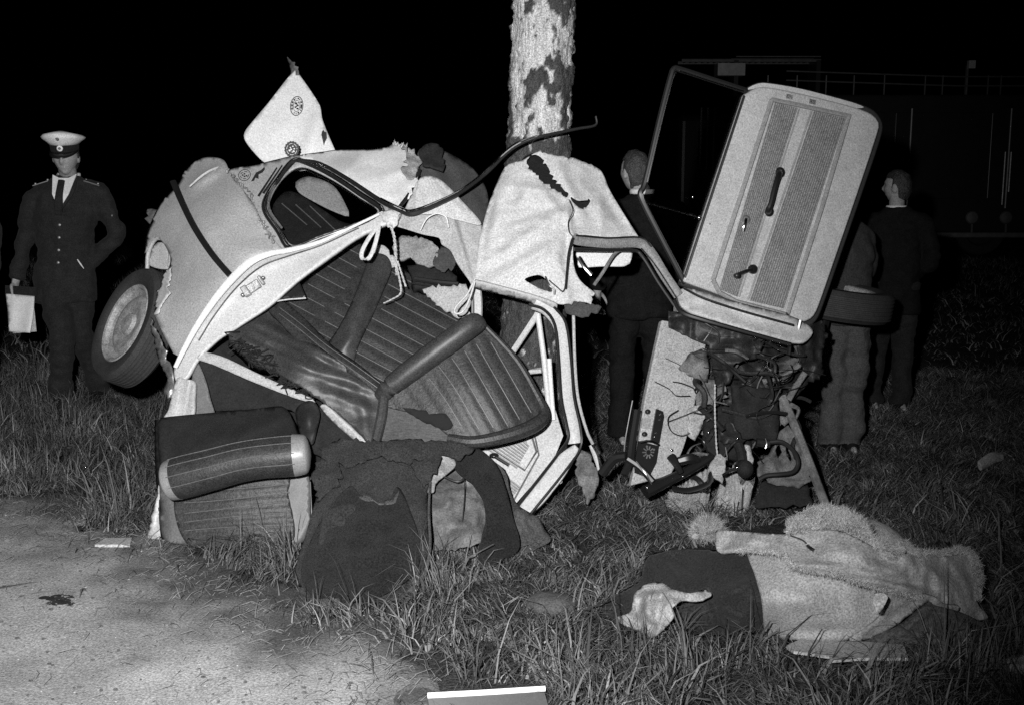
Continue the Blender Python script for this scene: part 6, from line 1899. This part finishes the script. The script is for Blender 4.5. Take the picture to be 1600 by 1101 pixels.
def person(base, H, label, yaw=0.0, nod=0.15, lean=(0, 0), arms=None, legs=None, jm='suit', tm='suit', hem=.80, head_yaw=None, hair='hair', hands=True, curl=.5, shw=.20, cap=False, collar=True, head_off=(0, 0, 0)):
    """body of one person; coordinates in metres from the feet, x to the picture's right, y away from the camera, before yaw"""
    b = np.asarray(base, float)
    root = empty('person', (b[0], b[1], 0), label, 'person', None)
    k = H / 1.78
    cy_, sy_ = math.cos(yaw), math.sin(yaw)

    def W(p):
        x, y, z = p
        lx, ly = lean[0] * max(0, z - .9) / .6, lean[1] * max(0, z - .9) / .6
        x, y = x * cy_ - y * sy_, x * sy_ + y * cy_
        return np.array([b[0] + (x + lx) * k, b[1] + (y + ly) * k, z * k])
    xr = np.array([cy_, sy_, 0])
    legs = legs or [[(-.09, 0, .92), (-.10, -.01, .50), (-.10, .02, .09)], [(.09, 0, .92), (.10, -.01, .50), (.10, .02, .09)]]
    arms = arms or [[(-shw, 0, 1.43), (-shw - .07, .02, 1.16), (-shw - .05, -.06, .92)], [(shw, 0, 1.43), (shw + .07, .02, 1.16), (shw + .05, -.06, .92)]]
    hc_ = W((0 + head_off[0], -.02 + head_off[1], 1.665 + head_off[2]))
    hy = yaw if head_yaw is None else head_yaw
    hp, loc = head_mesh(hc_, 1, hy, nod, k)
    parts = list(hp)
    parts.append(tube([W((0, .02, 1.40)), W((0, .015, 1.50)), hc_ + np.array([0, 0, -.05 * k])], [.062 * k, .056 * k, .055 * k], 14))
    parts.append(tube([W((0, 0, .86)), W((0, 0, 1.0)), W((0, .01, 1.2)), W((0, .01, 1.36)), W((0, .01, 1.45))], [(.14 * k, .09 * k), (.13 * k, .085 * k), (.145 * k, .095 * k), (.14 * k, .08 * k), (.07 * k, .05 * k)], 18, ref=xr))
    for L_ in legs:
        parts.append(tube([W(p) for p in L_], [.07 * k, .05 * k, .036 * k], 12))
        an = W(L_[-1])
        parts.append(tube([an + [0, 0, .0], an + np.array([0, -.05, -.035]) * k, an + np.array([0, -.12, -.055]) * k], [.030 * k, .026 * k, .014 * k], 10))
    for i, A_ in enumerate(arms):
        q = [W(p) for p in A_]
        parts.append(tube([W((A_[0][0] * .5, 0, 1.38)), q[0] + np.array([0, 0, -.05 * k]), q[1], q[2]], [.04 * k, .040 * k, .034 * k, .026 * k], 12))
        if hands:
            parts += hand_parts(q[2], q[2] - q[1] + np.array([0, 0, -.05]), (-np.sign(A_[0][0]) * xr + np.array([0, -.3, 0])), curl, k, 1 if A_[0][0] < 0 else -1)
    body = remeshed('body', parts, .0058, M['skin'], root, 2)
    jp = [tube([W((0, 0, hem)), W((0, 0, .95)), W((0, 0, 1.08)), W((0, .0, 1.25)), W((0, .01, 1.38)), W((0, .015, 1.455)), W((0, .02, 1.51))], [(.200 * k, .135 * k), (.19 * k, .132 * k), (.178 * k, .125 * k), (.20 * k, .135 * k), (.205 * k, .115 * k), (.150 * k, .085 * k), (.074 * k, .070 * k)], 26, ref=xr)]
    for A_ in arms:
        q = [W(p) for p in A_]
        e = q[2] + unit(q[1] - q[2]) * .02 * k
        jp.append(tube([W((A_[0][0] * .5, .01, 1.415)), q[0] + np.array([0, 0, -.03 * k]), (q[0] + q[1]) / 2, q[1], (q[1] + e) / 2, e], [.070 * k, .070 * k, .066 * k, .061 * k, .054 * k, .046 * k], 16))
    remeshed('jacket', jp, .011, M[jm], root, 3, .016, 7, int(abs(b[0]) * 10))
    tp = []
    for L_ in legs:
        q = [W(p) for p in L_]
        tp.append(tube([q[0] + [0, 0, .06 * k], q[0], (q[0] + q[1]) / 2, q[1], (q[1] + q[2]) / 2, q[2] + [0, 0, -.03 * k]], [.105 * k, .104 * k, .092 * k, .078 * k, .072 * k, .078 * k], 18))
    tp.append(tube([W((0, 0, .82)), W((0, 0, .92)), W((0, 0, 1.04))], [(.12 * k, .10 * k), (.16 * k, .115 * k), (.155 * k, .11 * k)], 18, ref=xr))
    remeshed('trousers', tp, .011, M[tm], root, 3, .015, 8, 5)
    for L_ in legs:
        an = W(L_[-1]); fw = np.array([sy_, -cy_, 0])
        mb = MB(); mb.tube([an + fw * -.07 * k + [0, 0, -.055 * k], an + fw * -.02 * k + [0, 0, -.04 * k], an + fw * .07 * k + [0, 0, -.055 * k], an + fw * .17 * k + [0, 0, -.068 * k]], [(.040 * k, .036 * k), (.048 * k, .052 * k), (.050 * k, .040 * k), (.034 * k, .022 * k)], 12, ref=np.array([cy_, sy_, 0]))
        mb.build('shoe', M['shoe'], root)
    if collar:
        mb = MB()
        c0 = W((0, .02, 1.505))
        fd = np.array([sy_, -cy_, 0])
        ring = [c0 + (xr * math.cos(a) * .070 + fd * math.sin(a) * .066) * k + np.array([0, 0, -.025 * (math.sin(a) > .2) * math.sin(a) + .012]) * k for a in np.linspace(0, 2 * math.pi, 18, endpoint=False)]
        mb.tube(ring, [(.005, .013 * k)] * 18, 8, ref=None, closed=True, sm=1)
        mb.build('shirt_collar', M['shirt'], root)
    if hair:
        hair_shell(loc, M[hair], root, s=k)
    return root, W, loc, k


# police officer, walking, looking down
pb = G(114, 634)
off, W, loc, k = person(pb, 1.82, 'police officer in white-topped peaked cap walking with papers, eyes down', yaw=.10, nod=-.16, lean=(.06, 0), jm='uniform', tm='uniform', hem=.70,
    arms=[[(-.205, 0, 1.41), (-.27, .04, 1.10), (-.305, -.02, .835)], [(.205, 0, 1.41), (.315, .0, 1.13), (.150, .0, .93)]],
    legs=[[(-.075, -.02, .90), (-.01, -.12, .49), (-.055, -.05, .09)], [(.075, .02, .90), (.075, .0, .50), (.13, .22, .10)]], hair='hair', collar=True, shw=.205, head_off=(-.005, -.03, -.03))
f2 = np.array([math.sin(.1), -math.cos(.1), 0]); x2 = np.array([math.cos(.1), math.sin(.1), 0])
# shirt, tie, buttons
mb = MB(); ax_ = (x2, f2, np.array([0, 0, 1.0]))
c0 = W((-.005, 0, 0))
V = [W(p) for p in ((-.072, -.085, 1.52), (-.050, -.158, 1.40), (0.0, -.176, 1.30), (.052, -.158, 1.40), (.076, -.085, 1.525), (.03, -.095, 1.50), (-.03, -.095, 1.50))]
V2 = [np.array(q) - f2 * .02 for q in V]
n = len(V)
obj('shirt', V + V2, [list(range(n)), list(range(2 * n - 1, n - 1, -1))] + [[i, i + n, (i + 1) % n + n, (i + 1) % n] for i in range(n)], M['shirt'], off, smooth=False)
mb = MB(); mb.tube([W((-.004, -.128, 1.485)), W((-.004, -.168, 1.40)), W((-.002, -.182, 1.33)), W((-.002, -.176, 1.27))], [(.022, .012), (.024, .012), (.028, .012), (.02, .010)], 8, ref=x2)
mb.build('tie', M['suit'], off)
mb = MB()
for s_ in (-1, 1):
    mb.tube([W((s_ * .062, -.085, 1.495)), W((s_ * .050, -.135, 1.42)), W((s_ * .012, -.160, 1.32))], [(.022, .006), (.03, .006), (.012, .005)], 8, ref=x2)
mb.build('lapels', M['uniform'], off)
for z in (1.205, 1.125, 1.045, .965):
    mb = MB(); mb.ell(W((.0, -.148, z)), (.010, .006, .010), ax_, 10, 8); mb.build('button', M['alu'], off)
for s_ in (-1, 1):
    mb = MB(); mb.tube([W((s_ * .11, -.02, 1.478)), W((s_ * .205, -.01, 1.448))], [(.020, .006), (.018, .006)], 8, ref=f2, sm=1)
    e = mb.build('shoulder_board', M['uniform'], off)
    mb = MB(); mb.tube([W((s_ * .11, -.045, 1.481)), W((s_ * .207, -.035, 1.45))], .004, 5, sm=1); mb.ell(W((s_ * .12, -.02, 1.487)), .008, nu=8, nv=6); mb.ell(W((s_ * .195, -.02, 1.462)), .008, nu=8, nv=6); mb.build('braid', M['alu'], e)
mb = MB(); mb.lathe(W((.285, -.030, 1.265)), (.45, -.9, .05), [(.030, -.02), (.030, .003), (.024, .006)], 14); sbad = mb.build('sleeve_badge', M['suit'], off)
mb = MB(); mb.ell(W((.289, -.040, 1.262)), (.014, .008, .018), None, 10, 8); mb.build('badge_star', M['padding'], sbad)
mb = MB(); mb.tube([W((.118, -.150, .985)), W((.138, -.148, .955)), W((.158, -.140, .925))], [(.003, .004), (.005, .004), (.002, .003)], 6, ref=x2); mb.build('pocket_edge', M['paper'], off)
# cap
cc = loc(0, 0, .055); up_ = unit(loc(0, 0, 1) - loc(0, 0, 0)); fw_ = unit(loc(0, -1, 0) - loc(0, 0, 0)); rt_ = unit(loc(1, 0, 0) - loc(0, 0, 0))


def ovals(rows, nseg=40):
    V, Fc = [], []
    for (h, rx, ry, fwd, tilt) in rows:
        for i in range(nseg):
            a = 2 * math.pi * i / nseg
            V.append(cc + up_ * (h + tilt * math.sin(a)) + rt_ * rx * math.cos(a) + fw_ * (ry * math.sin(a) + fwd))
    m_ = len(rows)
    Fc = [[i * nseg + q, i * nseg + (q + 1) % nseg, (i + 1) * nseg + (q + 1) % nseg, (i + 1) * nseg + q] for i in range(m_ - 1) for q in range(nseg)]
    Fc += [list(range(nseg))[::-1], [(m_ - 1) * nseg + q for q in range(nseg)]]
    return V, Fc


V, Fc = ovals([(-.018, .086, .106, 0, 0), (.028, .090, .112, 0, .004)])
obj('cap_band', V, Fc, M['suit'], off, sharp=50)
V, Fc = ovals([(.026, .091, .113, 0, .004), (.040, .105, .125, .0, .010), (.058, .130, .145, .004, .020), (.070, .137, .150, .006, .028), (.080, .126, .138, .008, .034), (.088, .08, .09, .01, .030), (.090, .02, .02, .01, .03)])
obj('cap_crown', V, Fc, M['capwhite'], off, sharp=60)
V, Fc = [], []
nn_ = 20
for j, (ex, dz) in enumerate(((.0, -.010), (.03, -.018), (.055, -.034), (.055, -.040), (.03, -.024), (.0, -.016))):
    for i in range(nn_ + 1):
        a = math.pi * i / nn_
        fade = math.sin(a) ** .7
        V.append(cc + rt_ * .087 * math.cos(a) * (1 + ex * .6) + fw_ * (.107 * math.sin(a) + ex * fade) + up_ * (dz * fade - .006))
for j in range(6):
    for i in range(nn_):
        a = j * (nn_ + 1) + i; b_ = ((j + 1) % 6) * (nn_ + 1) + i
        Fc.append([a, a + 1, b_ + 1, b_])
obj('cap_peak', V, Fc, M['black'], off, sharp=60)
mb = MB(); mb.lathe(cc + fw_ * .112 + up_ * .012, fw_, [(.019, -.01), (.019, .004), (.014, .007)], 14); mb.build('cap_cockade', M['capwhite'], off)
mb = MB(); mb.lathe(cc + fw_ * .116 + up_ * .012, fw_, [(.009, 0), (.009, .006), (.004, .008)], 12); mb.build('cap_badge', M['under'], off); mb = MB(); mb.lathe(cc + fw_ * .146 + up_ * .078, unit(fw_ + up_ * .6), [(.011, -.01), (.011, .006), (.005, .009)], 12); mb.build('cap_badge', M['under'], off)
# papers in his hand
hw = W((-.31, -.03, .76))
pd_ = float(proj(hw)[2])
pp_ = empty('papers', P(32, 490, pd_ - .05), 'white papers hanging from the police officer\'s hand', 'papers')
PA = Plane((10, 460, pd_ - .05), (56, 460, pd_ - .07), (30, 520, pd_ - .12))
dp = pd_ - .07
sheet('front_sheet', [(9, 459, 'c'), (54, 463, 'c'), (52, 492), (47, 520, 'c'), (14, 518, 'c'), (12, 492)], [(9, 459, dp), (54, 463, dp - .01), (47, 520, dp - .09), (14, 518, dp - .05), (30, 490, dp - .05)], M['paper'], pp_, step=5, thick=.002, amp=.004, scale=9, relief=ridges([((20, 462), (16, 516), 7, .02), ((50, 470), (44, 518), 6, .015)]))
sheet('back_sheet', [(16, 470, 'c'), (53, 478, 'c'), (57, 518, 'c'), (20, 521, 'c')], [(16, 470, dp + .02), (57, 518, dp - .03), (20, 521, dp - .02)], M['board'], pp_, step=6, thick=.002, amp=.004)
v, f = PA.plate([(8, 446, 'c'), (57, 449, 'c'), (57, 463, 'c'), (8, 461, 'c')], .012, -.002, 40)
obj('clipboard', v, f, M['suit'], pp_, smooth=False)

# man at the left edge, mostly out of the picture
eb = G(-52, 660)
person(eb, 1.80, 'person in long dark coat cut off by the left picture edge', yaw=.3, jm='uniform', tm='uniform', hem=.55, arms=[[(-.2, 0, 1.43), (-.25, .02, 1.15), (-.24, -.05, .9)], [(.19, 0, 1.43), (.225, .0, 1.15), (.20, -.04, .93)]], hair='hair')
# man behind the windscreen, seen from behind
mb_ = G(996, 692)
person(mb_, 1.72, 'person in dark suit and white collar standing beside the tree, seen from behind', yaw=math.pi, nod=.05, head_yaw=math.pi + .55, jm='suit2', tm='suit2', hem=.78, hair='hair2', head_off=(.04, 0, -.03))
# person in light trousers behind the front wheel
lb3 = G(1313, 708)
person(lb3, 1.55, 'person in light grey trousers and coat bending behind the front wheel', yaw=math.pi, nod=-.4, lean=(-.03, .15), jm='coatgrey', tm='trouser', hem=.84, arms=[[(-.16, 0, 1.40), (-.18, -.12, 1.16), (-.12, -.30, 1.05)], [(.16, 0, 1.40), (.17, -.12, 1.16), (.12, -.30, 1.05)]], legs=[[(-.066, 0, .90), (-.066, 0, .5), (-.062, 0, .09)], [(.066, 0, .90), (.066, 0, .5), (.066, 0, .09)]], hair='hair', head_off=(.02, .05, -.1))
# man in dark jacket further right
rb3 = G(1384, 640)
person(rb3, 1.58, 'person in dark jacket with white collar standing at the right, turned away', yaw=math.pi - .35, nod=.0, head_yaw=math.pi + .9, jm='suit2', tm='suit', hem=.74, arms=[[(-.2, 0, 1.43), (-.27, .03, 1.16), (-.14, -.12, 1.0)], [(.2, 0, 1.43), (.27, .03, 1.16), (.23, -.1, .95)]], hair='hair')

# ------------------------------------------------------------------ fire engine in the dark behind
ED = 21.0
e0 = P(1420, 370, ED)
eng = empty('fire_engine', (e0[0] + 1.5, e0[1], 0), 'dark fire engine with roof rails and ladder parked in the night behind', 'fire engine')
yb = e0[1]
X0 = float(P(1062, 300, ED)[0]); X1 = X0 + 8.2
zt = float(P(1300, 150, ED)[2]); zs = float(P(1300, 364, ED)[2])
bevel(MB().box(((X0 + 2.0 + X1) / 2, yb + 1.25, (zt + zs) / 2), (X1 - X0 - 2.0, 2.4, zt - zs)).build('body', M['engine'], eng, smooth=False), .05, 3)
bevel(MB().box((X0 + .95, yb + 1.25, (zt - .35 + zs) / 2), (2.0, 2.3, zt - .35 - zs)).build('cab', M['engine'], eng, smooth=False), .12, 4)
MB().box((X0 + .95, yb + .098, zt - .95), (1.3, .02, .7)).build('cab_window', M['glass'], eng, smooth=False)
bevel(MB().box(((X0 + X1) / 2, yb + .02, zs - .04), (X1 - X0 - .2, .16, .10)).build('step_board', M['alu'], eng, smooth=False), .02)
for px_ in (1415, 1568):
    x = float(P(px_, 250, ED)[0])
    MB().tube([(x, yb + .02, zs + .45), (x, yb + .02, zt - .25)], .022, 8, sm=1).build('door_rail', M['alu'], eng)
x = float(P(1562, 250, ED)[0]); MB().tube([(x, yb + .0, float(P(1562, 320, ED)[2])), (x, yb + .0, float(P(1562, 238, ED)[2]))], .02, 8, sm=1).build('grab_handle', M['steel'], eng)
x = float(P(1571, 250, ED)[0]); MB().tube([(x, yb + .0, float(P(1571, 300, ED)[2])), (x, yb + .0, float(P(1571, 238, ED)[2]))], .018, 8, sm=1).build('grab_handle', M['steel'], eng)
for px_ in (1092, 1102, 1112):
    x = float(P(px_, 250, ED)[0]); MB().tube([(x, yb + .06, float(P(px_, 265, ED)[2])), (x, yb + .06, float(P(px_, 170, ED)[2]))], .022, 8, sm=1).build('cab_trim', M['steel'], eng)
for i in range(3):
    bevel(MB().box((X0 + 2.9 + i * 1.75, yb + .035, (zt + zs) / 2 + .15), (1.55, .03, 1.55)).build('locker_shutter', M['engine'], eng, smooth=False), .012)
for px_ in (1517, 1570):
    c = P(px_, 340, ED)
    mb = MB(); mb.lathe((c[0], yb + .03, c[2]), (0, -1, 0), [(.11, 0), (.12, .03), (.10, .05), (.03, .06)], 20); mb.build('hose_coupling', M['alu'], eng)
    mb = MB(); mb.tube([(c[0], yb - .01, c[2] - .12), (c[0], yb - .02, c[2] - .35)], .02, 6, sm=1); mb.build('coupling_chain', M['alu'], eng)
for zr in (float(P(1300, 122, ED)[2]), float(P(1300, 136, ED)[2])):
    MB().tube([(X0 + 1.9, yb + .2, zr + .10), (X0 + 5, yb + .2, zr), (X1, yb + .2, zr)], .014, 6, sm=1).build('roof_rail', M['alu'], eng)
for px_ in (1195, 1240, 1285, 1328, 1375, 1438, 1465, 1535, 1555):
    x = float(P(px_, 130, ED)[0]); MB().tube([(x, yb + .2, zt - .02), (x, yb + .2, float(P(px_, 120, ED)[2]))], .014, 6, sm=1).build('rail_post', M['alu'], eng)
lx0, lx1 = float(P(1065, 95, ED)[0]), float(P(1282, 95, ED)[0])
zl = float(P(1200, 95, ED)[2])
mb = MB()
for dy in (.5, 1.0):
    mb.tube([(lx0, yb + dy, zl), (lx1, yb + dy, zl)], .03, 6, sm=1)
    mb.tube([(lx0 + 1.0, yb + dy, zl + .07), (lx1, yb + dy, zl + .07)], .012, 6, sm=1)
ld = mb.build('ladder_rails', M['alu'], eng)
for i in range(22):
    x = lx0 + .1 + i * (lx1 - lx0 - .2) / 21
    MB().tube([(x, yb + .5, zl), (x, yb + 1.0, zl)], .014, 6, sm=1).build('rung', M['alu'], ld)
for px_ in (1150, 1278):
    x = float(P(px_, 95, ED)[0]); MB().box((x, yb + .75, (zl + zt) / 2), (.08, .6, zl - zt)).build('ladder_stay', M['engine'], eng, smooth=False)
MB().box((float(P(1140, 108, ED)[0]), yb + .5, float(P(1140, 110, ED)[2])), (.5, .4, .22)).build('roof_box', M['alu'], eng, smooth=False)
x = float(P(1505, 110, ED)[0]); MB().tube([(x, yb + .3, zt), (x, yb + .3, float(P(1505, 105, ED)[2]))], .03, 6, sm=1).build('lamp_post', M['alu'], eng)
MB().box((x + .06, yb + .28, float(P(1511, 103, ED)[2])), (.12, .1, .14)).build('work_lamp', M['capwhite'], eng, smooth=False)
for wx in (X0 + 1.2, X0 + 5.6):
    for wy in (yb + .25, yb + 2.2):
        mb = MB(); mb.lathe((wx, wy, .46), (0, -1, 0), [(.30, -.12), (.44, -.13), (.47, -.10), (.47, .10), (.44, .13), (.30, .12), (.26, .06), (.1, .05)], 32); mb.build('road_wheel', M['rubber'], eng)
